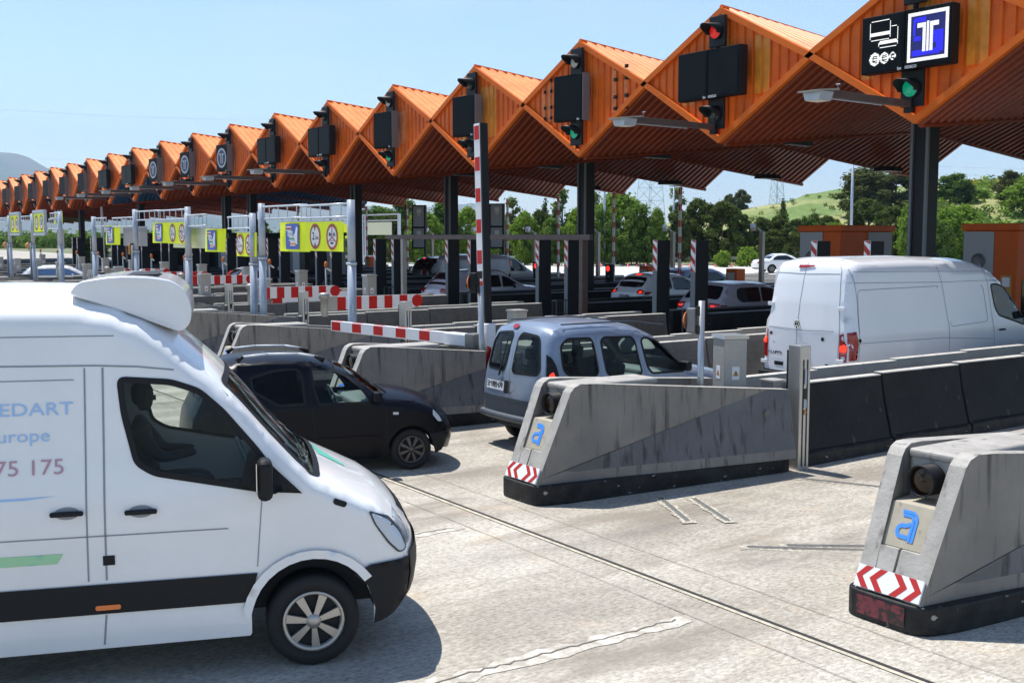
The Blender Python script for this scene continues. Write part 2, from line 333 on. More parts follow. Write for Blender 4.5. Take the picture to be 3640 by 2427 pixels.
# ------------------------------------------------------------ canopy
YF, YM, YB = 19.14, 26.8, 34.4
ZD = lambda x: (x + 13.9) * .0034            # the plaza falls slightly to the left
def sec(y, a, m, b): return a + (m - a) * (y - YF) / (YM - YF) if y < YM else m + (b - m) * (y - YM) / (YB - YM)
zr = lambda y: sec(y, 8.55, 7.75, 8.5); zc = lambda y: sec(y, 7.17, 7.05, 7.17)
zv = lambda y: sec(y, 5.4, 6.1, 5.3); zp = lambda y: sec(y, 7.02, 6.92, 7.02)
N0, N1 = -2, 26
canopy = thing('toll_canopy', 'long zigzag orange corrugated metal canopy over the toll lanes', 'canopy', (0, 0, 0))
def facets(zA, zB, XA, XB, step, amp, up):
    b = MB(); ys = []; prof = [(0, 0), (.45, 0), (.55, 1), (.9, 1)]
    y = YF + .04
    while y < YB:
        for u, h in prof:
            yy = y + u * step
            if yy < YB: ys.append((yy, h))
        y += step
    vs = []
    for yy, h in ys:
        A = Vector((XA, yy, zA(yy) + ZD(XA))); B_ = Vector((XB, yy, zB(yy) + ZD(XB)))
        nn = Vector((-(B_ - A).z, 0, (B_ - A).x)).normalized()
        if (nn.z < 0) == up: nn = -nn
        vs += [A + nn * amp * h, B_ + nn * amp * h]
    b.add(vs, [(2 * i, 2 * i + 1, 2 * i + 3, 2 * i + 2) for i in range(len(ys) - 1)])
    return b
roof = MB(); sof = {'orange_soffit': MB(), 'blue_soffit': MB(), 'green_soffit': MB()}
for n in range(N0, N1 + 1):
    for s in (-1, 1):
        f = facets(zr, zc, DX(n), DX(n) + s * SP / 2, .33, .045, True); roof.add(f.v, f.f)
        k = 'orange_soffit'
        gap = n - s * .5
        if gap in (9.5, 10.5): k = 'blue_soffit'
        if gap in (22.5, 23.5): k = 'green_soffit'
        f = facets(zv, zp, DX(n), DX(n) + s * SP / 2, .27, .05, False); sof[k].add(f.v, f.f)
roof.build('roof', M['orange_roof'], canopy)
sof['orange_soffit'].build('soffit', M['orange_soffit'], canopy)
sof['blue_soffit'].build('soffit', M['blue_soffit'], canopy, label='dark blue painted underside between two gables')
sof['green_soffit'].build('soffit', M['green_soffit'], canopy, label='green painted underside far along the canopy')
ridge = MB(); valley = MB()
for n in range(N0, N1 + 1):
    for y0, y1 in ((YF, YM), (YM, YB)):
        ridge.cyl((DX(n), y0, zr(y0) + ZD(DX(n)) + .01), (DX(n), y1, zr(y1) + ZD(DX(n)) + .01), .06, n=6)
        valley.cyl((DX(n), y0 + (.2 if y0 == YF else 0), zv(y0) + ZD(DX(n)) - .0), (DX(n), y1, zv(y1) + ZD(DX(n)) - .03), .07, n=6)
ridge.build('ridge_cap', M['orange_trim'], canopy)['kind'] = 'stuff'
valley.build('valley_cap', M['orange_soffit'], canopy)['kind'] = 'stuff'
mb = MB()
for n in range(N0, N1):
    x = DX(n) - SP / 2; mb.box((x, YM, 6.75 + ZD(x)), (SP, .30, .30))
mb.build('cross_beam', M['column'], canopy)
def corr(x0, x1, cx, zb_, zt_, y, amp=.04, step=.265, dirn=-1, zlo=None, zhi=None, zmap=None):
    """vertical corrugated sheet between the lower and upper edge lines of a gable"""
    b = MB(); prof = [(0, 0), (.60, 0), (.68, 1), (.92, 1)]; xs = []
    k0 = int(math.floor((x0 - cx) / step)) - 1
    x = cx + k0 * step
    while x < x1 + step:
        for u, h in prof: xs.append((x + u * step, h))
        x += step
    xs = [(x, h) for x, h in xs if x0 < x < x1]
    if not xs: return b
    xs = [(x0, xs[0][1])] + xs + [(x1, xs[-1][1])]
    vs = []
    for x, h in xs:
        t = abs(x - cx) / (SP / 2); lo = zb_ + (7.09 - zb_) * t; hi = zt_ + (7.09 - zt_) * t
        if zlo is not None: lo = max(lo, zlo); hi = min(hi, zhi); hi = max(hi, lo)
        vs += [(x, y - dirn * amp * h * -1, lo + ZD(x)), (x, y - dirn * amp * h * -1, hi + ZD(x))]
    b.add(vs, [(2 * i, 2 * i + 1, 2 * i + 3, 2 * i + 2) for i in range(len(xs) - 1)])
    return b
for n in range(N0, N1 + 1):
    cx = DX(n)
    corr(cx - SP / 2, cx + SP / 2, cx, 5.4, 8.55, YF + .06).build('gable_panel', M['orange'], canopy, tf=lambda p: Vector((p.x, 2 * (YF + .06) - p.y, p.z)))
    b = corr(cx - SP / 2, cx + SP / 2, cx, 5.3, 8.5, YB - .05); b.build('rear_gable_panel', M['orange'], canopy)
    t = MB()
    for zz, d in ((8.55, -1), (5.4, 1)):
        for s in (-1, 1):
            A = Vector((cx, YF - .03, zz + ZD(cx))); B_ = Vector((cx + s * SP / 2, YF - .03, 7.17 - (.17 if d > 0 else 0) + ZD(cx)))
            wd = .14 / abs(cos(atan2(abs(A.z - B_.z), SP / 2)))
            vs = [A, B_, B_ + Vector((0, 0, d * wd)), A + Vector((0, 0, d * wd))]
            vs2 = [v + Vector((0, .12, 0)) for v in vs]; t.add(vs + vs2, [(0, 1, 2, 3), (7, 6, 5, 4), (0, 4, 5, 1), (1, 5, 6, 2), (2, 6, 7, 3), (3, 7, 4, 0)])
    t.build('edge_trim', M['orange_trim'], canopy)
# repainted and patched areas of the gable sheets
def patch(n, x0, x1, z0, z1, m, nm):
    cx = DX(n); b = corr(cx + x0, cx + x1, cx, 5.4, 8.55, YF + .055, zlo=z0, zhi=z1)
    b.build(nm, M[m], canopy, tf=lambda p: Vector((p.x, 2 * (YF + .055) - p.y, p.z)))
patch(0, -1.40, -1.1, 6.4, 7.5, 'amber_patch', 'paint_patch'); patch(0, 1.05, 1.5, 6.4, 7.6, 'amber_patch', 'paint_patch'); patch(0, -.3, .3, 7.4, 7.75, 'amber_patch', 'paint_patch')
patch(1, -1.35, -.9, 6.4, 7.55, 'amber_patch', 'paint_patch'); patch(1, 1.0, 1.5, 6.45, 7.75, 'amber_patch', 'paint_patch'); patch(1, -.35, .3, 7.5, 7.8, 'amber_patch', 'paint_patch')
patch(3, -.95, -.55, 6.2, 7.75, 'amber_patch', 'paint_patch'); patch(3, .2, 1.15, 6.3, 7.85, 'amber_patch', 'paint_patch'); patch(4, -.6, .85, 6.5, 7.6, 'bleached_patch', 'paint_patch')
for x in (-1.75, -1.45, 1.4, 1.85):
    patch(2, x - .10, x + .10, 6.5, 7.9 if x > 0 else 7.6, 'bleached_patch', 'paint_patch')
    b = MB()
    for z in (6.55, 6.85, 7.3, 7.6): b.box((DX(2) + x + .12, YF + .01, z), (.10 if x > 0 else .05, .05, .09))
    b.build('sheet_hole', M['black_hole'], canopy)
# columns
def column(x, y, wd=.44, h=6.95, lab=''):
    t = thing('canopy_column', lab, 'column', (x, y, 0), 0, 'dark steel columns under the canopy')
    MB().bx(-wd / 2, wd / 2, -.2, .2, 0, h).build('post', M['column'], t, .01)
    b = MB(); b.bx(-wd / 2 - .02, -wd / 2 + .05, -.26, -.2, 0, h); b.bx(wd / 2 - .05, wd / 2 + .02, -.26, -.2, 0, h); b.build('flange', M['column_edge'], t)
    MB().bx(-wd / 2 - .1, wd / 2 + .1, -.3, .3, 0, .35).build('base', M['concrete'], t)
for x, y, lab in ((-16.3, 22.9, 'black canopy column behind the tall white van on the right'), (-32.4, 25.5, 'black canopy column in the middle left of the white crossover with its brake lights on'),
                  (-43.2, 26.3, 'black canopy column behind the white estate car and grey van'), (-53.9, 26.9, 'black canopy column behind the nearest yellow height sign pair'),
                  (-64.9, 25.4, 'right one of the two close black columns behind the yellow signs'), (-67.6, 24.8, 'left one of the two close black columns behind the yellow signs'),
                  (-86.2, 24.9, 'black canopy column behind the white mast at the left'), (-107, 25.5, 'farthest black canopy column at the left edge')):
    column(x, y, lab=lab)
# ------------------------------------------------------------ lane signals and message boards on the gables
def signal(lens, n, z, up, lab):
    t = thing('lane_signal', lab, 'traffic light', (DX(n), YF - .03, z + ZD(DX(n))), 0, 'lane signals on the canopy gables')
    MB().bx(-.26, .26, -.10, -.03, -.36, .36).build('back_board', M['housing'], t, .02)
    MB().cyl((0, -.10, .0), (0, -.16, 0), .19, .19, 24).build('lens_ring', M['housing'], t)
    MB().lathe([(.0, -.205), (.09, -.198), (.15, -.175), (.17, -.16)], 24, 'Y').build('lens', M[lens], t)
    b = MB(); n_ = 18; vs = []
    for i in range(n_ + 1):
        a = -radians(20) + radians(220) * i / n_
        L_ = .20 + .26 * max(0, sin(a)) ** .6 if sin(a) > 0 else .20
        for r_ in (.20, .185):
            vs += [(r_ * cos(a), -.10, r_ * sin(a)), (r_ * cos(a), -.10 - L_, r_ * sin(a) - .05 * max(0, sin(a)))]
    for i in range(n_):
        a = 4 * i; b.add([vs[a], vs[a + 1], vs[a + 4], vs[a + 5], vs[a + 2], vs[a + 3], vs[a + 6], vs[a + 7]], [(0, 1, 3, 2), (4, 6, 7, 5), (1, 5, 7, 3)], True)
    b.build('visor', M['housing'], t)
    MB().cyl((0, -.05, -.36), (0, -.05, -.45), .05, .05, 8).build('bracket', M['housing'], t)
    return t
NAME = ['first', 'second', 'third', 'fourth', 'fifth', 'sixth', 'seventh', 'eighth', 'ninth', 'tenth', 'eleventh', 'twelfth', 'thirteenth', 'fourteenth', 'fifteenth', 'sixteenth', 'seventeenth', 'eighteenth', 'nineteenth', 'twentieth']
for n in range(0, 19):
    g = f'{NAME[n]} canopy gable from the right'
    top = {1: 'red_lens_dim', 0: 'red_lens', 2: 'clear_lens', 4: 'clear_lens', 3: 'dark_lens'}.get(n, 'dark_lens')
    signal(top, n, 7.98 if n else 8.06, 1, f'black hooded signal above the message board on the {g}')
    signal('green_lens' if n in (0, 2, 4) else 'dark_lens', n, 6.08, 0, f'black hooded signal below the message board on the {g}')
def lit_cells(b, cells, cw, y, x0, z0):
    for (i, j) in cells: b.bx(x0 + i * cw, x0 + (i + .60) * cw, y - .004, y, z0 + j * cw, z0 + (j + .8) * cw)
def line_cells(x0, y0, x1, y1, w=1):
    s = set(); k = max(abs(x1 - x0), abs(y1 - y0), 1)
    for t in range(k + 1):
        x = round(x0 + (x1 - x0) * t / k); y = round(y0 + (y1 - y0) * t / k)
        for a in range(w):
            for c in range(w): s.add((x + a, y + c))
    return s
def fill(x0, y0, x1, y1): return {(x, y) for x in range(x0, x1 + 1) for y in range(y0, y1 + 1)}
def board(n, kind, lab):
    t = thing('message_board', lab, 'electronic sign', (DX(n), YF - .1, 6.98 + ZD(DX(n))), 0 if kind in ('double', 'lit') else radians(7), 'electronic message boards on the canopy gables')
    if kind in ('double', 'lit'):
        for s in (-1, 1):
            MB().bx(min(0, s * 1.02) + .006, max(0, s * 1.02) - .006, -.30, -.05, -.56, .56).build('panel', M['black_panel'], t, .02)
            MB().bx(min(0, s * 1.02) + .06, max(0, s * 1.02) - .06, -.306, -.302, -.50, .48).build('screen', M['screen'], t)
        MB().bx(1.015, 1.025, -.29, -.06, -.55, .55).build('side_plate', M['housing'], t)
        for s, tx in ((-1, 'Sys'), (1, 'ODECO')):
            vs, fs = text_mesh(tx, .075, .002)
            x = -.10 if s < 0 else .16
            MB().add([(x + a, -.309, -.53 + b_) for a, b_ in vs], fs).build('maker_plate', M['sign_white'], t)
        if kind == 'double':
            return t
        cw = .0175; y = -.31
        # left screen: bank cards and coins
        c = set(); x0, z0 = -.98, -.47
        def rr(a, b_, c_, d): return line_cells(a + 2, b_, c_ - 2, b_) | line_cells(a + 2, d, c_ - 2, d) | line_cells(a, b_ + 2, a, d - 2) | line_cells(c_, b_ + 2, c_, d - 2)
        c |= rr(10, 31, 37, 52) | fill(11, 36, 36, 39) | rr(22, 22, 47, 29) | fill(23, 26, 46, 28) | line_cells(47, 29, 47, 42) | line_cells(39, 44, 45, 44)
        for cx_, r_, hz in ((17, 7, 10), (30, 6, 10), (41, 4, 11)):
            disc = {(i, j) for i in range(cx_ - r_, cx_ + r_ + 1) for j in range(hz - r_, hz + r_ + 1) if (i - cx_) ** 2 + (j - hz) ** 2 <= r_ * r_ + 1}
            e = {(i, j) for i in range(cx_ - r_ // 2, cx_ + r_ // 2 + 1) for j in (hz - 2, hz + 1)} | line_cells(cx_ - r_ // 3, hz - r_ // 2, cx_ + r_ // 2, hz - r_ // 2 - 1) | line_cells(cx_ - r_ // 3, hz + r_ // 2, cx_ + r_ // 2, hz + r_ // 2) | line_cells(cx_ - r_ // 3, hz - r_ // 2, cx_ - r_ // 3, hz + r_ // 2)
            c |= disc - e
        b = MB(); lit_cells(b, c, cw, y, x0, z0); b.build('lit_symbol', M['led_white'], t)
        x0, z0 = .08, -.45
        c = fill(0, 0, 50, 52) - fill(4, 4, 46, 48)
        T = fill(12, 36, 22, 40) | fill(19, 10, 22, 40) | fill(24, 10, 26, 41) | fill(28, 10, 31, 40) | fill(28, 36, 38, 40)
        b = MB(); lit_cells(b, c | T, cw, y, x0, z0); b.build('lit_symbol', M['led_white'], t)
        blue = fill(7, 28, 9, 45) | fill(9, 42, 22, 46) | fill(32, 18, 44, 30) | fill(8, 22, 16, 26) | fill(6, 6, 40, 11) | fill(36, 8, 44, 24)
        b = MB(); lit_cells(b, blue - T, cw, y, x0, z0); b.build('lit_symbol', M['led_blue'], t)
        b = MB(); b.bx(x0 + 4 * cw, x0 + 47 * cw, -.309, -.3075, z0 + 4 * cw, z0 + 49 * cw); b.build('lit_ground', M['led_navy'], t)
    else:
        MB().bx(-.56, .56, -.34, -.09, -.62, .62).build('panel', M['black_panel'], t, .02)
        MB().bx(-.50, .50, -.346, -.342, -.56, .56).build('screen', M['screen'], t)
        MB().bx(.562, .58, -.345, -.08, -.63, .63).build('side_plate', M['grey_side'], t)
        vs, fs = text_mesh('Sys', .075, .002); MB().add([(.40 + a, -.349, -.59 + b_) for a, b_ in vs], fs).build('maker_plate', M['sign_white'], t)
        if kind == 'T':
            b = MB(); 
            def ring(r0, r1): return [(a, -.349, b_) for k in range(40) for a, b_ in ((r0 * cos(k * pi / 20), r0 * sin(k * pi / 20)), (r1 * cos(k * pi / 20), r1 * sin(k * pi / 20)))]
            v = ring(.37, .46); b.add(v, [(2 * k, 2 * k + 1, (2 * k + 3) % 80, (2 * k + 2) % 80) for k in range(40)])
            for p in (((-.21, .13), (-.21, .21), (-.04, .21), (-.04, -.25), (-.11, -.25), (-.11, .13)), ((.21, .13), (.21, .21), (.04, .21), (.04, -.25), (.11, -.25), (.11, .13))): b.add([(u, -.352, v_) for u, v_ in p], [tuple(range(6))])
            b.build('ring_symbol', M['silver'], t)
            d = MB(); d.add([(.37 * cos(k * pi / 20), -.3485, .37 * sin(k * pi / 20)) for k in range(40)], [tuple(range(40))]); d.build('disc', M['navy'], t)
    return t
for n in range(0, 19):
    k = {0: 'lit', 1: 'double', 5: 'double', 6: 'double', 7: 'T', 8: 'T', 9: 'T', 10: 'double', 11: 'double'}.get(n, 'single')
    what = {'lit': 'lit board with bank cards, coins and a T', 'double': 'dark double message board', 'T': 'black board with a round T symbol', 'single': 'dark single message board'}[k]
    board(n, k, f'{what} on the {NAME[n]} gable from the right')
# floodlights on long arms
def flood(n, L_=2.75):
    x = DX(n) - .05; z = 5.78 + ZD(x)
    t = thing('floodlight_arm', f'floodlight on a long brown arm at the foot of the {NAME[n]} canopy gable', 'floodlight', (x, YF - .06, z), radians(4), 'floodlights reaching out from the canopy gables')
    MB().bx(-.07, .07, -L_, -.08, -.065, .065).build('arm', M['arm_brown'], t, .01)
    MB().cyl((.0, -L_ + .1, -.085), (0, -1.0, -.085), .014, n=6).build('cable_pipe', M['gantry_light'], t)
    MB().bx(-.09, .09, -.12, .0, -.17, .17).build('bracket', M['housing'], t)
    b = MB(); b.box((0, -L_ - .22, .03), (.46, .62, .03), rx=radians(6)); b.build('hood_plate', M['lum_grey'], t)
    b = MB(); b.prism([(-.20, -.0), (.20, .0), (.15, -.15), (-.15, -.15)], -L_ - .42, -L_ - .05, 'Y'); h = b.build('lamp_body', M['gantry'], t)
    MB().box((0, -L_ - .235, -.155), (.27, .32, .012)).build('lamp_glass', M['lum_glass'], h)
    MB().cyl((-.0, -L_ + .35, .06), (0, -L_ + .35, .19), .006, n=5).cyl((-.04, -L_ + .35, .19), (.05, -L_ + .35, .19), .012, n=5).build('bird_spike', M['gantry'], t)
for n in (0, 1, 5, 6, 7, 8, 9, 10, 11): flood(n)
# lamps under the rear edge and small beacons along the waist
for i, n in enumerate((0, 1, 2, 3, 4, 5)):
    x = DX(n) + .6; t = thing('canopy_lamp', f'dark bell lamp hanging under the rear canopy edge, {NAME[i]} from the right', 'lamp', (x, YB - 2.6, zv(YB - 2.6) + .1 + ZD(x)), 0, 'lamps hanging under the rear canopy edge')
    MB().prism([(-.28, -.28), (.28, -.28), (.16, -.12), (-.16, -.12)], -.45, .45, 'Y').build('shade', M['housing'], t)
    MB().tube([(0, -.3, -.12), (0, -.3, .1)], .012, 6).tube([(0, .3, -.12), (0, .3, .1)], .012, 6).build('bracket', M['housing'], t)
for i, n in enumerate((1, 2, 3, 4)):
    x = DX(n) - .4; t = thing('soffit_box', f'dark light box fixed under the canopy fold, {NAME[i]} from the right', 'light fitting', (x, YF + 3.2, 5.62 + ZD(x)), radians(10), 'light boxes under the front canopy fold')
    MB().bx(-.12, .12, -.55, .55, -.09, .09).build('casing', M['housing'], t, .02); MB().bx(-.10, .10, -.5, .5, -.10, -.091).build('diffuser', M['grey_side'], t)
# ------------------------------------------------------------ vehicles: surfaces in charts, features cut and laid on them
cdt = geometry.delaunay_2d_cdt
def pip(x, y, poly):
    c = False; j = len(poly) - 1
    for i in range(len(poly)):
        xi, yi = poly[i]; xj, yj = poly[j]
        if (yi > y) != (yj > y) and x < (xj - xi) * (y - yi) / (yj - yi) + xi: c = not c
        j = i
    return c
def dseg(px_, py_, a, b):
    dx = b[0] - a[0]; dy = b[1] - a[1]; l = dx * dx + dy * dy
    t = 0 if l == 0 else max(0, min(1, ((px_ - a[0]) * dx + (py_ - a[1]) * dy) / l))
    return math.hypot(px_ - a[0] - t * dx, py_ - a[1] - t * dy)
def resample(poly, h, closed=True):
    out = []; n = len(poly)
    for i in range(n if closed else n - 1):
        a = poly[i]; b = poly[(i + 1) % n]; L_ = math.hypot(b[0] - a[0], b[1] - a[1]); k = max(1, int(math.ceil(L_ / h)))
        for t in range(k): out.append((a[0] + (b[0] - a[0]) * t / k, a[1] + (b[1] - a[1]) * t / k))
    if not closed: out.append(poly[-1])
    return out
def rounded(poly, r, n=4):
    out = []; N = len(poly)
    for i in range(N):
        p = Vector(poly[i]); a = Vector(poly[i - 1]) - p; b = Vector(poly[(i + 1) % N]) - p
        rr = min(r, a.length * .45, b.length * .45)
        if rr < 1e-4: out.append(tuple(p)); continue
        A = p + a.normalized() * rr; B = p + b.normalized() * rr
        for k in range(n + 1):
            t = k / n; q = A * (1 - t) ** 2 + p * 2 * t * (1 - t) + B * t * t; out.append(tuple(q))
    return out
def inset(poly, d):
    """move every edge of a polygon inwards by d (outwards if negative)"""
    n = len(poly); ar = sum(poly[i][0] * poly[(i + 1) % n][1] - poly[(i + 1) % n][0] * poly[i][1] for i in range(n)); s = 1 if ar > 0 else -1
    out = []
    for i in range(n):
        p0 = Vector(poly[i - 1]); p = Vector(poly[i]); p1 = Vector(poly[(i + 1) % n])
        e0 = (p - p0); e1 = (p1 - p)
        if e0.length < 1e-6 or e1.length < 1e-6: out.append(tuple(p)); continue
        e0.normalize(); e1.normalize()
        n0 = Vector((-e0.y, e0.x)) * s; n1 = Vector((-e1.y, e1.x)) * s; m = n0 + n1
        m = m / max(.3, m.length_squared) * 2 if m.length > 1e-6 else n0
        out.append(tuple(p + m * d))
    return out
def chart_mesh(outline, holes, h, f, eps=None):
    """triangulated panel: 2-D outline (with holes) filled with grid points, mapped by f(u, v) -> xyz"""
    pts = []; loops = []
    for L_ in [outline] + holes:
        R_ = resample(L_, h); k = len(pts); pts += R_; loops.append(list(range(k, k + len(R_))))
    xs = [p[0] for p in outline]; ys = [p[1] for p in outline]
    segs = [(outline[i], outline[(i + 1) % len(outline)]) for i in range(len(outline))]
    for H_ in holes: segs += [(H_[i], H_[(i + 1) % len(H_)]) for i in range(len(H_))]
    x = min(xs) + h / 2
    while x < max(xs):
        y = min(ys) + h / 2
        while y < max(ys):
            if pip(x, y, outline) and not any(pip(x, y, H_) for H_ in holes) and min(dseg(x, y, a, b) for a, b in segs) > h * .35: pts.append((x, y))
            y += h
        x += h
    edges = [(L_[i], L_[(i + 1) % len(L_)]) for L_ in loops for i in range(len(L_))]
    r = cdt([Vector(p) for p in pts], edges, [], 0, 1e-5)
    V2 = r[0]; F = []
    for t in r[2]:
        cx = sum(V2[i].x for i in t) / len(t); cy = sum(V2[i].y for i in t) / len(t)
        if pip(cx, cy, outline) and not any(pip(cx, cy, H_) for H_ in holes): F.append(tuple(t))
    return [f(p.x, p.y) for p in V2], F
class Car:
    """s runs forward, z up, y across; origin at the given reference point on the ground under the middle line"""
    def __init__(c, name, label, cat, loc, heading, half, E, bottom, belt, tum, paint, r=.10, crown=.06, bulge=.10, group=None, h=.11, tuck=.03, plan=None, scale=1):
        c.root = thing(name, label, cat, loc, -radians(heading), group); c.root.scale = (scale,) * 3
        c.half = half; c.E = E; c.bot = bottom; c.belt = belt; c.tum = tum; c.r = r; c.crown = crown; c.bulge = bulge; c.h = h; c.tuck = tuck; c.paint = paint; c.plan = plan
        c.side_holes = []; c.top_holes = []; c.zmin = min(p[1] for p in E)
        c.q = [0]
        for i in range(len(E) - 1): c.q.append(c.q[-1] + math.hypot(E[i + 1][0] - E[i][0], E[i + 1][1] - E[i][1]))
        c.smin = min(p[0] for p in E); c.smax = max(p[0] for p in E)
    def wid(c, s, z, d=None):
        w_ = c.half - max(0, z - c.belt) * c.tum - c.tuck * max(0, (.5 - z) / .3) ** 2 + .02 * max(0, 1 - abs(z - c.belt + .15) / .5)
        if c.plan: w_ -= c.plan(s)
        if d is None: d = min(dseg(s, z, c.E[i], c.E[i + 1]) for i in range(len(c.E) - 1))
        r = c.rr(s, z)
        if d < r: w_ -= r * (1 - sqrt(max(0, 1 - (1 - d / r) ** 2))) * .9
        return w_
    def rr(c, s, z): return c.r(s, z) if callable(c.r) else c.r
    def side(c, s, z, off=0, sgn=1):
        w_ = c.wid(s, z) + off
        return Vector((sgn * w_, s, z))
    def Eat(c, q):
        q = max(0, min(c.q[-1], q)); i = 0
        while i < len(c.q) - 2 and c.q[i + 1] < q: i += 1
        t = (q - c.q[i]) / max(1e-9, c.q[i + 1] - c.q[i]); a = c.E[i]; b = c.E[i + 1]
        return a[0] + (b[0] - a[0]) * t, a[1] + (b[1] - a[1]) * t
    def nrm(c, q):
        e = .12; a = c.Eat(q - e); b = c.Eat(q + e); d = Vector((b[0] - a[0], b[1] - a[1]))
        d.normalize(); return Vector((-d.y, d.x))        # E runs rear-bottom -> over the roof -> front-bottom
    def top(c, q, v, off=0):
        """v in -1..1 across"""
        s, z = c.Eat(q); n = c.nrm(q); w_ = c.wid(s, z, 0)
        up = max(0, n.y)
        b = c.crown(s, z, n) if callable(c.crown) else c.crown * up + c.bulge * (1 - up)
        k = b * (1 - abs(v) ** 2.6) + off
        return Vector((v * w_ + (0), s + n.x * k, z + n.y * k))
    def topy(c, q, y, off=0):
        s, z = c.Eat(q); return c.top(q, max(-1, min(1, y / c.wid(s, z, 0))), off)
    def q_of(c, z=None, s=None, rear=True):
        """arc length for a height on the rear (or front) face, or for a station s on the upper side"""
        best = None
        N = 400; rng = range(N + 1) if rear else range(N, -1, -1)
        for k in rng:
            q = c.q[-1] * k / N; p = c.Eat(q)
            e = abs(p[1] - z) if z is not None else abs(p[0] - s)
            if best is None or e < best[0] - 1e-4: best = (e, q)
            if best[0] < .02 and e > best[0] + .05: break
        return best[1]
    def body(c, opaque=False, floor=True):
        out = c.E + c.bot; b = MB()
        for s in (1, -1):
            vs, fs = chart_mesh(out, c.side_holes if s == 1 or True else [], c.h, lambda u, v: c.side(u, v, 0, s)); b.add(vs, fs, True)
        nq = max(8, int(c.q[-1] / c.h)); qs = sorted(set([c.q[-1] * i / nq for i in range(nq + 1)] + c.q)); nv = 12
        if not c.top_holes:
            g = [[c.top(q, -1 + 2 * j / nv) for j in range(nv + 1)] for q in qs]
            vs = [p for r_ in g for p in r_]; b.add(vs, [(i * (nv + 1) + j, i * (nv + 1) + j + 1, (i + 1) * (nv + 1) + j + 1, (i + 1) * (nv + 1) + j) for i in range(len(qs) - 1) for j in range(nv)], True)
        else:
            # chart in (q, v*half)
            L_ = c.half
            o = [(q, -L_) for q in qs] + [(qs[-1], -L_ + 2 * L_ * j / nv) for j in range(1, nv)] + [(q, L_) for q in reversed(qs)] + [(qs[0], L_ - 2 * L_ * j / nv) for j in range(1, nv)]
            hs = [[(q, y * L_ / c.wid(*c.Eat(q), 0)) for q, y in H_] for H_ in c.top_holes]
            vs, fs = chart_mesh(o, hs, c.h, lambda q, v: c.top(q, v / L_)); b.add(vs, fs, True)
        me = b.build('body', M[c.paint], c.root)
        bm = bmesh.new(); bm.from_mesh(me.data); bmesh.ops.remove_doubles(bm, verts=bm.verts, dist=.004); bmesh.ops.recalc_face_normals(bm, faces=bm.faces)
        for f_ in bm.faces: f_.smooth = True
        bm.to_mesh(me.data); bm.free()
        if floor:
            z0 = c.zmin + .02; zt = c.belt - .25; u = MB(); u.bx(-c.half + .27, c.half - .27, c.smin + .12, c.smax - .25, z0, max(z0 + .2, zt)); u.build('underbody', M['interior'], c.root)
        return me
    def panel(c, name, outline, m, off=.004, holes=(), parent=None, sides=(1,), h=None, label=None, merge=True):
        b = MB()
        for s in sides:
            vs, fs = chart_mesh(outline, list(holes), h or c.h, lambda u, v: c.side(u, v, off, s)); b.add(vs, fs, True)
        return b.build(name, M[m], parent or c.root, label=label)
    def tpanel(c, name, outline, m, off=.004, holes=(), parent=None, h=None, label=None):
        """outline in (q, y metres)"""
        vs, fs = chart_mesh(outline, list(holes), h or c.h, lambda q, y: c.topy(q, y, off)); b = MB().add(vs, fs, True)
        return b.build(name, M[m], parent or c.root, label=label)
    def rear(c, name, yz, m, off=.004, holes=(), parent=None, h=None, label=None):
        f = lambda P: [(c.q_of(z=z), y) for y, z in P]
        return c.tpanel(name, f(yz), m, off, [f(H_) for H_ in holes], parent, h, label)
    def front(c, name, yz, m, off=.004, parent=None, h=None, label=None):
        return c.tpanel(name, [(c.q_of(z=z, rear=False), y) for y, z in yz], m, off, (), parent, h, label)
    def window(c, outline, m='glass', sides=(1, -1), frame=.03, hole=True, r=.06, fm='trim_black', name='window'):
        o = rounded(outline, r)
        if hole: c.side_holes.append(o)
        for s in sides:
            g = c.panel(name, inset(o, -.012) if hole else o, m, -.006 if hole else .004, sides=(s,))
            if frame: c.panel('window_frame', inset(o, -frame * .4), fm, .006, holes=[inset(o, frame * .7)], parent=g, sides=(s,), h=.3)
    def twindow(c, outline, m='glass', frame=.03, hole=True, r=.07, rearface=True, name='rear_window', fm='trim_black'):
        """outline in (y, z) on the rear or (y, s) on the windscreen"""
        f = (lambda P: [(c.q_of(z=z), y) for y, z in P]) if rearface else (lambda P: [(c.q_of(s=s), y) for y, s in P])
        o = rounded(f(outline), r)
        if hole: c.top_holes.append(o)
        g = c.tpanel(name, inset(o, -.012) if hole else o, m, -.006 if hole else .004)
        if frame: c.tpanel('window_frame', inset(o, -frame * .4), fm, .006, holes=[inset(o, frame * .7)], parent=g, h=.3)
        return g
    def seam(c, pts, wd=.010, m='seam', off=.003, sides=(1,), name='door_seam', parent=None):
        b = MB()
        for s in sides:
            P = resample(pts, .12, False); vs = []
            for i, p in enumerate(P):
                a = P[max(0, i - 1)]; d = P[min(len(P) - 1, i + 1)]; L_ = math.hypot(d[0] - a[0], d[1] - a[1]) or 1; nx = -(d[1] - a[1]) / L_; nz = (d[0] - a[0]) / L_
                for k in (-1, 1): vs.append(c.side(p[0] + nx * wd / 2 * k, p[1] + nz * wd / 2 * k, off, s))
            b.add(vs, [(2 * i, 2 * i + 1, 2 * i + 3, 2 * i + 2) for i in range(len(P) - 1)])
        return b.build(name, M[m], parent or c.root)
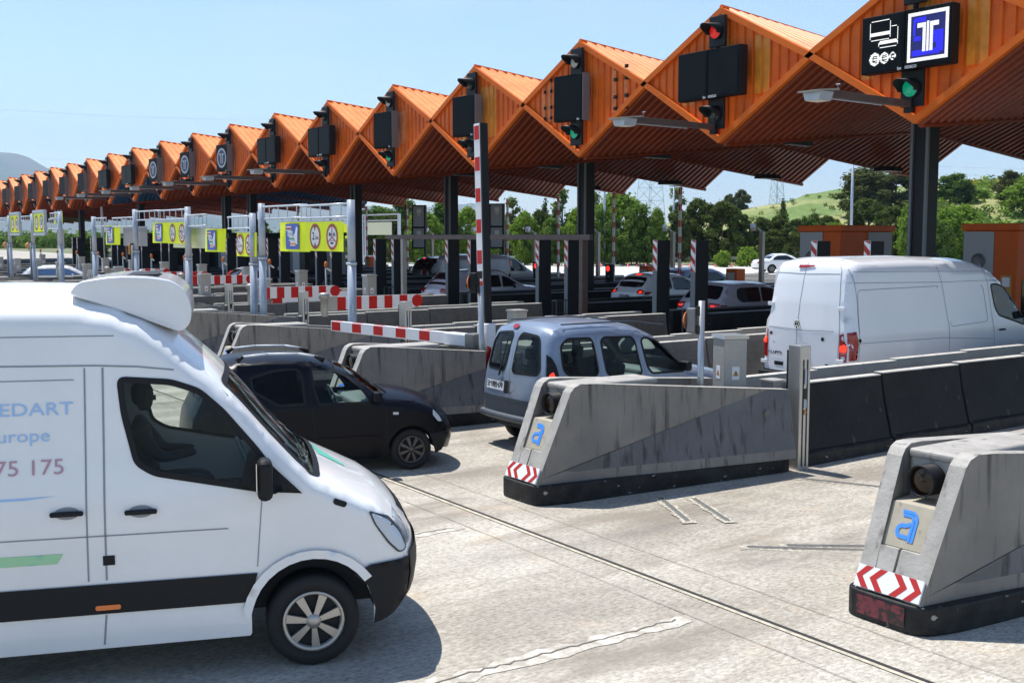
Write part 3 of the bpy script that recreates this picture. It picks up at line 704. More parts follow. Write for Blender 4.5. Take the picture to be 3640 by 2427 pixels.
    def tseam(c, pts, wd=.010, m='seam', off=.003, name='door_seam', parent=None):
        P = resample(pts, .12, False); vs = []
        for i, p in enumerate(P):
            a = P[max(0, i - 1)]; d = P[min(len(P) - 1, i + 1)]; L_ = math.hypot(d[0] - a[0], d[1] - a[1]) or 1; nx = -(d[1] - a[1]) / L_; nz = (d[0] - a[0]) / L_
            for k in (-1, 1): vs.append(c.topy(p[0] + nx * wd / 2 * k, p[1] + nz * wd / 2 * k, off))
        return MB().add(vs, [(2 * i, 2 * i + 1, 2 * i + 3, 2 * i + 2) for i in range(len(P) - 1)]).build(name, M[m], parent or c.root)
    def wheels(c, ss, R_, wd=.20, rim=.62, spokes=7, m='alloy', trk=None, sides=(1, -1), cover=False):
        for s in ss:
            for sd_ in sides:
                x = sd_ * ((trk or c.half - .03) - wd / 2)
                tp = [(R_ * rim, -wd / 2), (R_ * .93, -wd / 2 - .005), (R_, -wd / 2 + .03), (R_, wd / 2 - .03), (R_ * .93, wd / 2 + .005), (R_ * rim, wd / 2), (R_ * rim, -wd / 2)]
                w_ = MB().lathe([(r_, h_ * sd_) for r_, h_ in tp], 36, 'X', (x, s, R_)).build('wheel', M['tyre'], c.root)
                b = MB(); xo = x + sd_ * wd / 2
                ro = R_ * rim
                b.lathe([(ro, 0), (ro, sd_ * .008), (ro * .90, sd_ * .004), (ro * .86, -sd_ * .035)], 36, 'X', (xo, s, R_))
                b.lathe([(ro * .26, -.03 * sd_), (ro * .24, sd_ * .006), (ro * .10, sd_ * .018), (0.0001, sd_ * .018)], 20, 'X', (xo, s, R_))
                for k in range(spokes):
                    a = 2 * pi * k / spokes + .3
                    def P(rad, da, dx): return (xo + dx * sd_, s + rad * cos(a + da), R_ + rad * sin(a + da))
                    w0, w1 = .9 / spokes * 1.2, .9 / spokes * 1.0
                    if cover: w0, w1 = 1.2 / spokes * 1.6, 1.2 / spokes * 1.5
                    q = [P(ro * .2, -w0 * 1.4, .004), P(ro * .2, w0 * 1.4, .004), P(ro * .9, w1 * .62, -.004), P(ro * .9, -w1 * .62, -.004)]
                    b.add(q + [Vector(p) + Vector((-.03 * sd_, 0, 0)) for p in q], [(0, 1, 2, 3), (0, 3, 7, 4), (1, 5, 6, 2), (2, 6, 7, 3), (0, 4, 5, 1)])
                b.build('rim', M[m], w_)
                MB().lathe([(0.0001, -.06 * sd_), (ro * .9, -.06 * sd_)], 24, 'X', (xo, s, R_)).build('brake_disc', M['interior'], w_)
        return
    def liners(c, arches):
        b = MB()
        for s, R_, zc_ in arches:
            for sd_ in (1, -1):
                n = 14; vs = []
                for k in range(n + 1):
                    a = pi * k / n
                    for x in (c.half - .34, c.half - .035): vs.append((sd_ * x, s + (R_ + .01) * cos(a), zc_ + (R_ + .01) * sin(a)))
                b.add(vs, [(2 * k, 2 * k + 1, 2 * k + 3, 2 * k + 2) for k in range(n)])
        b.build('wheel_arch', M['interior'], c.root)
    def text(c, body, s0, z0, size, m, off=.006, sx=1.0, face='side', bold=.0, name='lettering', parent=None, sgn=1):
        vs, fs = text_mesh(body, size, bold, sx)
        if face == 'side': P = [c.side(s0 + a, z0 + b_, off, sgn) for a, b_ in vs]
        else: P = [c.topy(c.q_of(z=z0 + b_), s0 + a, off) for a, b_ in vs]
        return MB().add(P, fs).build(name, M[m], parent or c.root)
    def arch_pts(c, s, R_, zc_, zb, n=10):
        """bottom outline over one wheel arch, walking backwards (front to rear)"""
        a0 = math.asin(max(-1, min(1, (zb - zc_) / R_)))
        return [(s + R_ * cos(a0 + (pi - 2 * a0) * k / n), zc_ + R_ * sin(a0 + (pi - 2 * a0) * k / n)) for k in range(n + 1)]
    def mirror(c, s, z, m='trim_black', sides=(1,), size=1):
        for sd_ in sides:
            x = sd_ * (c.wid(s, z) + .11 * size); b = MB(); b.box((x, s, z + .05), (.20 * size, .11 * size, .15 * size)); o = b.build('mirror', M[m], c.root, .035, 3)
            MB().box((x, s - .058 * size, z + .05), (.16 * size, .006, .12 * size)).build('mirror_glass', M['glass_opaque'], o)
def seat(c, x, s, z=.55, m='interior', hz=1):
    b = MB(); b.box((x, s, z), (.46, .48, .16)); b.box((x, s - .27, z + .34), (.44, .13, .58), rx=radians(-12)); b.box((x, s - .35, z + .74), (.24, .09, .18), rx=radians(-8))
    return b.build('seat', M[m], c.root, .04, 2)
def cockpit(c, s, z, steer_x=-.36, m='dash', wdt=None):
    wd = wdt or c.half * .9
    b = MB(); b.box((0, s + .18, z - .06), (wd * 2, .40, .22)); b.box((0, s - .02, z - .22), (.34, .25, .36)); d = b.build('dashboard', M[m], c.root, .05, 3)
    v = []; n = 20; b = MB(); tl = radians(62)
    for i in range(n):
        a0, a1 = 2 * pi * i / n, 2 * pi * (i + 1) / n
        P = lambda a: (steer_x + .18 * cos(a), s - .14 - .18 * sin(a) * cos(tl) * .8, z + .02 + .18 * sin(a) * sin(tl))
        b.cyl(P(a0), P(a1), .016, n=6, caps=False)
    b.cyl((steer_x, s - .14, z + .02), (steer_x, s + .05, z - .04), .05, .03, 8)
    b.build('steering_wheel', M['dash'] if m == 'dash' else M['interior'], d)
FH = Vector((-sin(radians(55.6)), cos(radians(55.6)), 0)); RH = Vector((cos(radians(55.6)), sin(radians(55.6)), 0))
def at(x, D, z=0.0):
    p = FH * D + RH * ((x - 1176) / 2560 * D); return Vector((p.x, p.y, z))
# ============================ foreground high-roof van (moving right)
E = [(-4.95, .45), (-4.97, 1.2), (-4.95, 2.2), (-4.90, 2.55), (-4.78, 2.68), (-4.4, 2.71), (-2.06, 2.71), (-1.6, 2.70), (-1.4, 2.665), (-1.18, 2.58), (-1.0, 2.455), (-.84, 2.31), (-.68, 2.16),
     (-.50, 1.97), (-.30, 1.74), (-.12, 1.54), (.0, 1.42), (.16, 1.34), (.34, 1.25), (.50, 1.165), (.61, 1.07), (.68, .96), (.72, .82), (.725, .66), (.70, .50), (.62, .38)]
bot = [(.44, .31)]
E_spr = E
def spr_r(s, z):
    if z > 2.2: return .13
    if s < -.6: return .10
    if z > 1.45: return .05
    if z > 1.05: return .07
    return .10
spr = Car('cargo_van', 'white high-roof refrigerated van passing in the left foreground, cooling unit on its roof', 'van', (-7.49 - .98 * cos(radians(19.5)) , 3.34 + .98 * sin(radians(19.5)), 0), 19.5, .99,
          E, [], 1.35, .11, 'white_paint', r=spr_r, crown=.13, bulge=.13, h=.055)
spr.crown = lambda s, z, n: (.14 if s < -1.3 else (.08 if z > 1.46 else .055)) * max(0, n.y) + (.15 if s > 0 else .05) * (1 - max(0, n.y))
A1 = spr.arch_pts(0, .455, .38, .30); A2 = spr.arch_pts(-3.66, .455, .38, .28)
spr.bot = [(.5, .33)] + A1 + [(-.46, .28)] + A2 + [(-4.2, .30)]
spr.window([(-1.325, 2.20), (-.97, 2.17), (-.78, 2.10), (-.62, 1.95), (-.40, 1.68), (-.24, 1.46), (-.24, 1.34), (-1.10, 1.52), (-1.22, 1.60), (-1.30, 1.95)], 'glass_clear', r=.05, frame=.04)
spr.twindow([(-.72, -.64), (.72, -.64), (.80, -.3), (.86, .04), (-.86, .04), (-.80, -.3)], rearface=False, name='windscreen', frame=.05)
spr.body(); spr.liners([(0, .455, .38), (-3.66, .455, .38)])
spr.wheels([0, -3.66], .345, .235, .66, 7, 'alloy', trk=.97, cover=True)
spr.panel('side_moulding', [(-4.9, .755), (-.40, .755), (-.455, .54), (-4.9, .54)], 'trim_black', .012)
spr.panel('bumper', [(.30, .685), (.42, .755), (.58, .775), (.722, .79), (.727, .66), (.704, .50), (.625, .375), (.50, .315), (.445, .30), (.458, .42), (.40, .60)], 'trim_black', .020, h=.05)
q0, q1 = spr.q_of(z=.80, rear=False), spr.q[-1]
spr.tpanel('bumper', [(q0, -.99), (q1, -.99), (q1, .99), (q0, .99)], 'trim_black', .020, h=.06)
spr.panel('headlight_surround', rounded([(.41, 1.17), (.57, 1.11), (.66, .995), (.715, .85), (.64, .825), (.555, .91), (.455, 1.06)], .03), 'trim_grey', .009, h=.03)
spr.panel('headlight', rounded([(.43, 1.155), (.56, 1.09), (.645, .99), (.70, .86), (.65, .84), (.57, .92), (.47, 1.06)], .03), 'lamp_glass', .016, h=.03)
spr.tpanel('headlight', [(spr.q_of(z=1.08, rear=False), .70), (spr.q_of(z=1.08, rear=False), .90), (spr.q_of(z=.86, rear=False), .92), (spr.q_of(z=.88, rear=False), .78)], 'lamp_glass', .005)
spr.front('grille', [(-.5, 1.04), (.5, 1.04), (.42, .84), (-.42, .84)], 'trim_black', .006)
spr.front('number_plate', [(-.26, .62), (.26, .62), (.26, .51), (-.26, .51)], 'plate_white', .02)
spr.panel('arch_trim', [( .52 * cos(a), .38 + .52 * sin(a)) for a in [pi * k / 16 for k in range(3, 16)]] + [(-.47, .40)] + [(.455 * cos(pi - a), .38 + .455 * sin(pi - a)) for a in [pi * k / 16 for k in range(1, 14)]], 'white_paint', .028, h=.08)
# doors: the cab door carries its handle, the sliding door too
d = spr.seam([(-1.43, 2.28), (-1.44, .78)], .014); spr.seam([(-1.45, .53), (-1.47, .31)], .014, parent=d); spr.seam([(-.36, 1.30), (-.40, .80)], .008, parent=d); spr.seam([(-1.55, 2.28), (-1.56, .78)], .012, parent=d)
spr.seam([(-4.9, 2.34), (-2.4, 2.31), (-1.48, 2.295), (-1.2, 2.28), (-.95, 2.25)], .012, 'seam', name='gutter')
spr.seam([(-4.9, 1.12), (-.6, 1.10)], .010, 'seam', name='crease'); spr.seam([(-4.9, 2.22), (-1.62, 2.20)], .008, 'seam', name='crease'); spr.seam([(-4.9, 2.52), (-1.35, 2.50)], .008, 'seam', name='crease')
for a, b_ in ((-1.79, 1.28), (-1.30, 1.265)):
    o = MB(); p = spr.side(a, b_); q_ = spr.side(a + .21, b_)
    o.box((p.x + .028, (p.y + q_.y) / 2, b_), (.03, .22, .036)); hdl = o.build('door_handle', M['trim_black'], spr.root, .012, 2)
    spr.panel('handle_cup', [(a + .105 + .085 * cos(k * pi / 8), b_ + .045 * sin(k * pi / 8)) for k in range(16)], 'seam', .004, parent=hdl, h=.1)
spr.panel('side_marker', rounded([(-1.52, .605), (-1.35, .605), (-1.35, .57), (-1.52, .57)], .015), 'lamp_orange', .022)
spr.panel('fuel_flap', [(-1.46, .96), (-1.38, .96), (-1.38, .89), (-1.46, .89)], 'trim_black', .006)
spr.panel('mirror_base', [(-.44, 1.66), (-.34, 1.60), (-.07, 1.33), (-.34, 1.355), (-.52, 1.385)], 'trim_black', .02)
m_ = MB(); p = spr.side(-.36, 1.45); m_.box((p.x + .13, -.34, 1.47), (.20, .11, .30)); o = m_.build('mirror', M['trim_black'], spr.root, .05, 3)
MB().box((p.x + .14, -.40, 1.50), (.16, .006, .20)).build('mirror_glass', M['chrome'], o)
spr.panel('washer_vent', rounded([(.16, 1.28), (.26, 1.24), (.24, 1.20), (.15, 1.235)], .02), 'trim_black', .006, h=.05)
spr.tseam([(spr.q_of(s=.0) + .02, -.85), (spr.q_of(s=.02), 0), (spr.q_of(s=.0) + .02, .85)], .03, 'trim_black', name='cowl')
mat('livery_green', (.10, .45, .35), .4); spr.tpanel('livery_stripe', [(spr.q_of(s=.05), -.45), (spr.q_of(s=.10), .05), (spr.q_of(s=.30), .12), (spr.q_of(s=.31), .05), (spr.q_of(s=.15), -.2)], 'livery_green', .004)
spr.text('NEEDART', -1.97, 2.0, .125, 'text_blue', sx=1.25); spr.text('europe', -1.99, 1.82, .12, 'text_blue', sx=1.2); spr.text('975 175', -1.96, 1.60, .15, 'text_red', sx=1.1)
spr.panel('lettering', [(-4.5, 1.38), (-1.95, 1.385), (-1.75, 1.405), (-1.95, 1.40), (-4.5, 1.395)], 'text_blue', .004); spr.panel('lettering', [(-4.5, 1.0), (-1.72, .995), (-1.76, .925), (-4.5, .92)], 'text_green', .004)
# refrigeration unit on the roof front
b = MB(); prof = [(-1.66, 2.79), (-1.60, 2.875), (-1.35, 2.915), (-1.10, 2.905), (-.95, 2.875), (-.86, 2.80), (-.82, 2.68), (-.83, 2.56), (-.90, 2.49), (-1.02, 2.54), (-1.3, 2.66), (-1.6, 2.76)]
b.prism(rounded(prof, .09, 4), -.68, .68, 'X'); ru = b.build('cooling_unit', M['white_paint'], spr.root, .10, 5)
for p_ in ru.data.polygons: p_.use_smooth = True
ru.modifiers.new('wn', 'WEIGHTED_NORMAL')
for i_ in range(len(ru.data.vertices)):
    v = ru.data.vertices[i_].co; k = 1 - .16 * max(0, (v.y + 1.3) / .5) ** 2; v.x *= k
MB().prism([(-1.34, 2.899), (-1.08, 2.905), (-1.06, 2.917), (-1.32, 2.911)], -.42, .42, 'X').build('intake_grille', M['trim_black'], ru)
seat(spr, -.45, -1.22, .80); seat(spr, .45, -1.28, .66); cockpit(spr, -.30, 1.32, -.45)
# ============================ silver-blue leisure van (middle lane)
E = [(-.10, .42), (-.11, .8), (-.07, 1.2), (.0, 1.55), (.06, 1.73), (.12, 1.80), (.25, 1.84), (.6, 1.865), (1.08, 1.86), (1.5, 1.82), (1.8, 1.755), (2.05, 1.65), (2.25, 1.50), (2.5, 1.27), (2.68, 1.13), (3.0, 1.08), (3.5, .98), (3.75, .85), (3.83, .65), (3.82, .4), (3.75, .28)]
kg = Car('passenger_van', 'silver blue leisure van with round-cornered windows waiting between two concrete islands', 'van', (-13.66, 9.48, .012), 0, .85, E, [], 1.05, .15, 'silver_blue', r=lambda s, z: .12 if s > .3 else .09, crown=.08, bulge=.10, h=.085, tuck=.06)
kg.crown = lambda s, z, n: .07 * max(0, n.y) + (.07 if s < 1 else .2) * (1 - max(0, n.y))
kg.bot = [(3.5, .25)] + kg.arch_pts(3.08, .36, .31, .26) + [(2.6, .24)] + kg.arch_pts(.55, .36, .31, .28) + [(.0, .36)]
kg.window([(.20, 1.60), (.33, 1.70), (.76, 1.69), (.81, 1.60), (.86, 1.18), (.78, 1.11), (.30, 1.16), (.21, 1.25)], 'glass', r=.05)
kg.window([(.95, 1.64), (1.02, 1.69), (1.54, 1.67), (1.61, 1.61), (1.70, 1.12), (1.63, 1.07), (1.08, 1.10), (1.01, 1.16)], 'glass', r=.05)
kg.window([(1.73, 1.60), (1.79, 1.65), (2.03, 1.60), (2.20, 1.48), (2.54, 1.20), (2.56, 1.08), (1.90, 1.09), (1.82, 1.18)], 'glass_clear', r=.04)
kg.twindow([(-.70, 1.24), (-.66, 1.58), (-.58, 1.70), (-.14, 1.72), (-.10, 1.68), (-.15, 1.24), (-.19, 1.16), (-.66, 1.17)], 'glass', r=.05)
kg.twindow([(.02, 1.19), (.05, 1.66), (.12, 1.72), (.50, 1.70), (.56, 1.62), (.66, 1.24), (.62, 1.16), (.08, 1.15)], 'glass', r=.05)
kg.twindow([(-.60, 2.02), (.60, 2.02), (.68, 2.35), (.70, 2.6), (-.70, 2.6), (-.68, 2.35)], 'glass_clear', rearface=False, name='windscreen')
kg.body(); kg.liners([(3.08, .36, .31), (.55, .36, .31)]); kg.wheels([3.08, .55], .30, .17, .62, 6, 'alloy_dark', trk=.80)
kg.panel('tail_light', rounded([(-.065, 1.50), (.02, 1.45), (.09, 1.32), (.13, 1.14), (.13, .98), (-.085, .98)], .03), 'trim_black', .008, h=.06)
kg.panel('lamp_lens', rounded([(-.045, 1.20), (.02, 1.24), (.05, 1.15), (.055, 1.06), (-.05, 1.06)], .02), 'lamp_lit', .016, h=.05)
kg.panel('tail_light', rounded([(-.065, 1.50), (.02, 1.45), (.09, 1.32), (.13, 1.14), (.13, .98), (-.085, .98)], .03), 'lamp_red', .008, h=.06, sides=(-1,))
kg.rear('bumper', [(-.84, .72), (.84, .72), (.84, .43), (-.84, .43)], 'trim_grey', .015); kg.panel('bumper', [(-.10, .72), (.18, .70), (.22, .5), (.2, .42), (.0, .38), (-.08, .42)], 'trim_grey', .012)
b = MB()
for k in range(12):
    a = -.80 + 1.6 * k / 12; p0 = kg.topy(kg.q_of(z=.5), a, .05); p1 = kg.topy(kg.q_of(z=.5), a + 1.6 / 12, .05); b.cyl(p0, p1, .055, n=10, caps=k in (0, 11))
b.build('bumper_bar', M['trim_grey'], kg.root)
kg.tseam([(kg.q_of(z=1.80), -.02), (kg.q_of(z=1.2), -.05), (kg.q_of(z=.62), -.02)], .012); kg.rear('lower_trim', [(-.82, .78), (.82, .78), (.82, .70), (-.82, .70)], 'trim_grey', .006)
pl = kg.rear('number_plate', [(-.67, 1.0), (-.14, 1.0), (-.14, .87), (-.67, .87)], 'plate_white', .012); kg.text('SE·1885·DV', -.405, .937, .125, 'black', .018, .80, 'rear', .003, parent=pl)
kg.rear('plate_lamp', rounded([(-.60, 1.05), (-.24, 1.05), (-.22, 1.015), (-.62, 1.015)], .02), 'silver_blue', .03)
kg.rear('door_latch', rounded([(-.12, 1.02), (.0, 1.02), (.0, .84), (-.12, .84)], .02), 'trim_black', .03); kg.rear('latch_recess', rounded([(.0, 1.0), (.10, .99), (.12, .9), (.0, .85)], .03), 'seam', .003)
kg.rear('brake_light', rounded([(-.20, 1.795), (-.06, 1.80), (-.06, 1.76), (-.20, 1.755)], .02), 'lamp_red', .018)
b = MB(); b.cyl(kg.topy(kg.q_of(z=1.08), -.28, .03), kg.topy(kg.q_of(z=1.22), -.24, .03), .014, n=6); b.cyl(kg.topy(kg.q_of(z=1.16), -.26, .03), kg.topy(kg.q_of(z=1.62), -.20, .02), .009, n=6); b.build('wiper', M['trim_black'], kg.root)
for a in ([(.90, 1.12), (.86, 1.5), (.87, 1.72), (.95, 1.775), (1.5, 1.765), (1.62, 1.74), (1.79, 1.05), (1.80, .3)], [(2.62, 1.1), (2.64, .5)], [(.90, 1.12), (.90, .62)]): kg.seam(a, .009)
kg.panel('side_moulding', [(.95, .72), (2.6, .72), (2.6, .60), (.95, .60)], 'trim_grey', .012)
for s_ in (-1, 1):
    b = MB(); P = [(0.10 + .2 * i) for i in range(11)]
    pts = [(s_ * (kg.wid(x, 1.7) - .10), x + .2, (1.915 if x < 1.4 else 1.915 - (x - 1.4) * .13) - .018) for x in P]; b.tube(pts, .012, 6); b.build('roof_gutter', M['trim_grey'], kg.root)
kg.mirror(2.50, 1.13, sides=(1, -1)); kg.panel('hinge', [(-.075, 1.36), (-.04, 1.36), (-.04, 1.31), (-.075, 1.31)], 'silver_blue', .02)
seat(kg, -.38, 1.75, .62); seat(kg, .38, 1.75, .62); seat(kg, -.4, .85, .62); seat(kg, .4, .85, .62); cockpit(kg, 2.25, 1.02)
# ============================ tall white delivery van on the right
E = [(-.10, .55), (-.10, 1.4), (-.06, 1.9), (.0, 2.3), (.05, 2.50), (.12, 2.60), (.3, 2.64), (2.0, 2.65), (3.6, 2.60), (3.95, 2.53), (4.35, 2.38), (4.75, 2.10), (5.1, 1.74), (5.4, 1.42), (5.7, 1.30), (6.1, 1.12), (6.3, .85), (6.3, .5), (6.2, .35)]
cr = Car('delivery_van', 'tall white panel van seen from behind with red tail lights lit, on the right', 'van', (-13.62, 15.86, gz(15.9)), 0, 1.0, E, [], 1.35, .085, 'white_warm', r=lambda s, z: .14 if z > 1.2 else .06, crown=.06, bulge=.06, h=.13)
cr.crown = lambda s, z, n: .08 * max(0, n.y) + (.05 if s < 1 else .25) * (1 - max(0, n.y))
cr.bot = [(6.0, .3)] + cr.arch_pts(5.35, .45, .38, .3) + [(4.8, .3)] + cr.arch_pts(1.35, .45, .38, .3) + [(.3, .35)]
cr.window([(4.14, 2.16), (4.35, 2.17), (4.60, 2.10), (5.05, 1.68), (5.24, 1.45), (5.24, 1.33), (4.38, 1.55), (4.26, 1.72)], 'glass_opaque', hole=False, frame=.03)
cr.twindow([(-.8, 4.5), (.8, 4.5), (.9, 5.3), (-.9, 5.3)], 'glass_opaque', hole=False, rearface=False, name='windscreen')
cr.body(); cr.liners([(5.35, .45, .38), (1.35, .45, .38)]); cr.wheels([5.35, 1.35], .345, .22, .62, 6, 'steel_dark')
Z = lambda y, z: (y, z - .06)
lr = cr.rear('tail_light', rounded([(.80, 1.38), (.985, 1.42), (.985, .90), (.80, .87)], .02), 'lamp_red', .010, label='right red tail light lit in its middle')
cr.rear('reversing_lens', [(.89 + .045 * cos(k * pi / 8), 1.31 + .045 * sin(k * pi / 8)) for k in range(16)], 'lamp_glass', .02, parent=lr, h=.04); cr.rear('reversing_lens', [(.89 + .045 * cos(k * pi / 8), .96 + .045 * sin(k * pi / 8)) for k in range(16)], 'lamp_glass', .02, parent=lr, h=.04)
cr.rear('brake_lens', rounded([(.82, 1.19), (.96, 1.20), (.96, 1.08), (.82, 1.07)], .03), 'lamp_lit', .018, parent=lr, h=.05)
ll = cr.rear('tail_light', rounded([(-.985, 1.42), (-.86, 1.38), (-.86, .84), (-.985, .87)], .02), 'lamp_red', .010, label='left red tail light lit in its middle'); cr.rear('brake_lens', rounded([(-.97, 1.24), (-.88, 1.24), (-.88, 1.12), (-.97, 1.12)], .02), 'lamp_lit', .018, parent=ll, h=.05)
cr.panel('tail_light', [(-.09, 1.41), (.07, 1.43), (.12, 1.2), (.10, .93), (-.09, .92)], 'lamp_red', .010, h=.08)
cr.tseam([(cr.q_of(z=2.58), -.07), (cr.q_of(z=1.4), -.14), (cr.q_of(z=.6), -.15)], .012)
cr.tseam([(cr.q_of(z=.6), .76), (cr.q_of(z=1.38), .79), (cr.q_of(z=2.1), .73), (cr.q_of(z=2.5), .69), (cr.q_of(z=2.58), .60), (cr.q_of(z=2.60), -.68), (cr.q_of(z=2.5), -.76), (cr.q_of(z=2.0), -.84), (cr.q_of(z=1.4), -.9)], .012)
for z_ in (2.42, 1.42): cr.tseam([(cr.q_of(z=z_), -.80 if z_ > 2 else -.86), (cr.q_of(z=z_ - .02), -.2), (cr.q_of(z=z_ - .02), .1), (cr.q_of(z=z_), .68)], .012, 'seam', name='pressing')
cr.seam(rounded([(.16, 1.3), (.16, 2.15), (2.52, 2.17)], .10)[4:], .012, name='side_pressing'); cr.seam(rounded([(2.70, 2.14), (3.90, 2.14), (4.02, 1.45), (2.80, 1.40)], .10)[5:], .012, name='side_pressing')
for a in ([(.06, 2.52), (.14, 1.95), (.16, .5)], [(2.42, 2.62), (2.60, 2.2), (2.76, 1.4), (2.78, .5)], [(3.88, 2.56), (4.05, 2.2), (4.24, 1.0), (4.24, .5)], [(4.05, 2.24), (4.4, 2.24)]): cr.seam(a, .011)
cr.seam([(.0, 2.28), (2.5, 2.24), (4.05, 2.24), (4.4, 2.22)], .011, name='gutter'); cr.seam([(.16, 1.22), (2.6, 1.20), (4.2, 1.10)], .010, name='crease'); cr.seam([(.10, 2.47), (3.9, 2.42)], .008, name='crease')
em = cr.rear('emblem', [(-.14 + .082 * cos(k * pi / 10), 1.50 + .082 * sin(k * pi / 10)) for k in range(20)], 'chrome', .012, h=.05)
cr.rear('emblem_ground', [(-.14 + .068 * cos(k * pi / 10), 1.50 + .068 * sin(k * pi / 10)) for k in range(20)], 'trim_black', .016, parent=em, h=.05)
def bar2(x0, z0, x1, z1, wd=.013):
    d = Vector((x1 - x0, z1 - z0)).normalized(); n_ = Vector((-d.y, d.x)) * wd / 2; return [(x0 + n_.x, z0 + n_.y), (x1 + n_.x, z1 + n_.y), (x1 - n_.x, z1 - n_.y), (x0 - n_.x, z0 - n_.y)]
b = MB()
for p0, p1 in (((-.03, .062), (0, .008)), ((.03, .062), (0, .008)), ((-.058, .03), (-.028, -.055)), ((-.028, -.055), (0, -.004)), ((0, -.004), (.028, -.055)), ((.028, -.055), (.058, .03))):
    q_ = bar2(-.14 + p0[0], 1.50 + p0[1], -.14 + p1[0], 1.50 + p1[1]); b.add([cr.topy(cr.q_of(z=z), y, .020) for y, z in q_], [(0, 1, 2, 3)])
b.build('emblem_letters', M['chrome'], em)
cr.text('CRAFTER', -.66, .93, .085, 'trim_black', .012, 1.05, 'rear'); cr.text('TDI', .58, .80, .06, 'trim_black', .012, 1.2, 'rear')
for y_, z_ in ((-.77, 1.30), (.46, 1.27)): cr.rear('door_buffer', [(y_ + .035 * cos(k * pi / 6), z_ + .035 * sin(k * pi / 6)) for k in range(12)], 'trim_black', .02, h=.05)
cr.panel('door_buffer', [(.15 + .035 * cos(k * pi / 6), 1.27 + .035 * sin(k * pi / 6)) for k in range(12)], 'trim_black', .02, h=.05)
p = cr.topy(cr.q_of(z=1.12), -.01, .02); MB().box(p, (.26, .035, .035)).build('door_handle', M['trim_black'], cr.root, .01)
p = cr.side(4.46, 1.27, .02); MB().box(p, (.03, .20, .035)).build('door_handle', M['trim_black'], cr.root, .01)
cr.rear('handle_recess', [(-.68, .78), (-.45, .78), (-.45, .71), (-.68, .71)], 'trim_black', .006); cr.rear('number_plate', [(-.7, .66), (-.15, .66), (-.15, .56), (-.7, .56)], 'plate_white', .015)
cr.rear('brake_light', [(-.24, 2.535), (.12, 2.54), (.12, 2.505), (-.24, 2.50)], 'lamp_red', .02)
for y_, z_ in ((.80, 1.83), (.83, .9), (-.93, 1.85), (-.97, .77)):
    p = cr.topy(cr.q_of(z=z_), y_, .015); MB().box(p, (.15, .03, .07)).build('hinge', M['white_warm'], cr.root, .008)
cr.rear('bumper', [(-.98, .62), (.98, .62), (.98, .56), (-.98, .56)], 'trim_black', .03)
b = MB(); b.bx(-1.0, 1.0, -.22, -.05, .42, .60); b.build('step', M['trim_black'], cr.root, .03)
cr.mirror(5.2, 1.5)
# ============================ black small car left of the middle
E = [(-2.86, .35), (-2.92, .6), (-2.88, .85), (-2.80, 1.0), (-2.68, 1.28), (-2.52, 1.48), (-2.3, 1.535), (-1.9, 1.555), (-1.4, 1.535), (-1.1, 1.47), (-.88, 1.36), (-.68, 1.21), (-.50, 1.07), (-.36, 1.0), (-.18, .985), (.05, .945), (.22, .885), (.34, .82), (.44, .70), (.50, .58), (.51, .42), (.47, .28)]
pd = Car('hatchback', 'small black hatchback with silver roof rails right behind the foreground van', 'car', (-13.26 - .74 * cos(radians(14)), 7.4 + .74 * sin(radians(14)), 0), 14, .78, E, [], .95, .22, 'black_paint', r=lambda s, z: .11 if z > 1.3 else .07, crown=.06, bulge=.1, h=.08)
pd.crown = lambda s, z, n: (.07 if z > 1.3 else .10) * max(0, n.y) + (.22 if s > -1 else .08) * (1 - max(0, n.y))
pd.bot = [(.36, .22)] + pd.arch_pts(0, .335, .29, .22) + [(-.5, .19)] + pd.arch_pts(-2.30, .335, .29, .22) + [(-2.7, .24)]
pd.window([(-2.15, 1.36), (-1.85, 1.44), (-1.54, 1.455), (-1.47, 1.36), (-1.45, .985), (-1.80, .985), (-2.12, 1.18)], 'glass_dark', frame=.03, r=.04)
pd.window([(-1.36, 1.45), (-1.04, 1.42), (-.87, 1.33), (-.70, 1.18), (-.58, 1.02), (-.58, .965), (-1.27, .975), (-1.33, 1.18)], 'glass_clear', frame=.03, r=.03)
pd.twindow([(-.60, -1.02), (.60, -1.02), (.66, -.7), (.70, -.42), (-.70, -.42), (-.66, -.7)], 'glass', rearface=False, name='windscreen')
pd.twindow([(-.55, 1.40), (.55, 1.40), (.60, 1.08), (-.60, 1.08)], 'glass_dark')
pd.body(); pd.liners([(0, .335, .29), (-2.30, .335, .29)]); pd.wheels([0, -2.3], .285, .175, .66, 8, 'alloy_dark', trk=.76, cover=True)
for sd_ in (1, -1):
    b = MB(); x = sd_ * .585; pts = [(x, -2.22, 1.63), (x, -1.9, 1.655), (x, -1.5, 1.645), (x, -1.28, 1.605)]
    for k in range(3): b.cyl(pts[k], pts[k + 1], .014, n=8)
    o = b.build('roof_rail', M['sign_white'], pd.root)
    b = MB(); b.cyl((x, -2.30, 1.57), pts[0], .035, .022, 8).cyl((x, -1.16, 1.54), pts[3], .035, .022, 8); b.build('rail_foot', M['trim_black'], o)
pd.panel('headlight', rounded([(.30, .83), (.39, .735), (.43, .66), (.37, .66), (.29, .76)], .02), 'lamp_glass', .006, h=.04); pd.panel('indicator', rounded([(-.27, .825), (-.19, .82), (-.19, .785), (-.27, .79)], .012), 'lamp_glass', .01, h=.04)
for a in ([(-1.375, 1.47), (-1.37, .98), (-1.33, .72), (-1.33, .26)], [(-.46, 1.02), (-.36, .85), (-.35, .45), (-.42, .26)], [(-2.1, 1.15), (-2.05, .75)]): pd.seam(a, .008, 'trim_black')
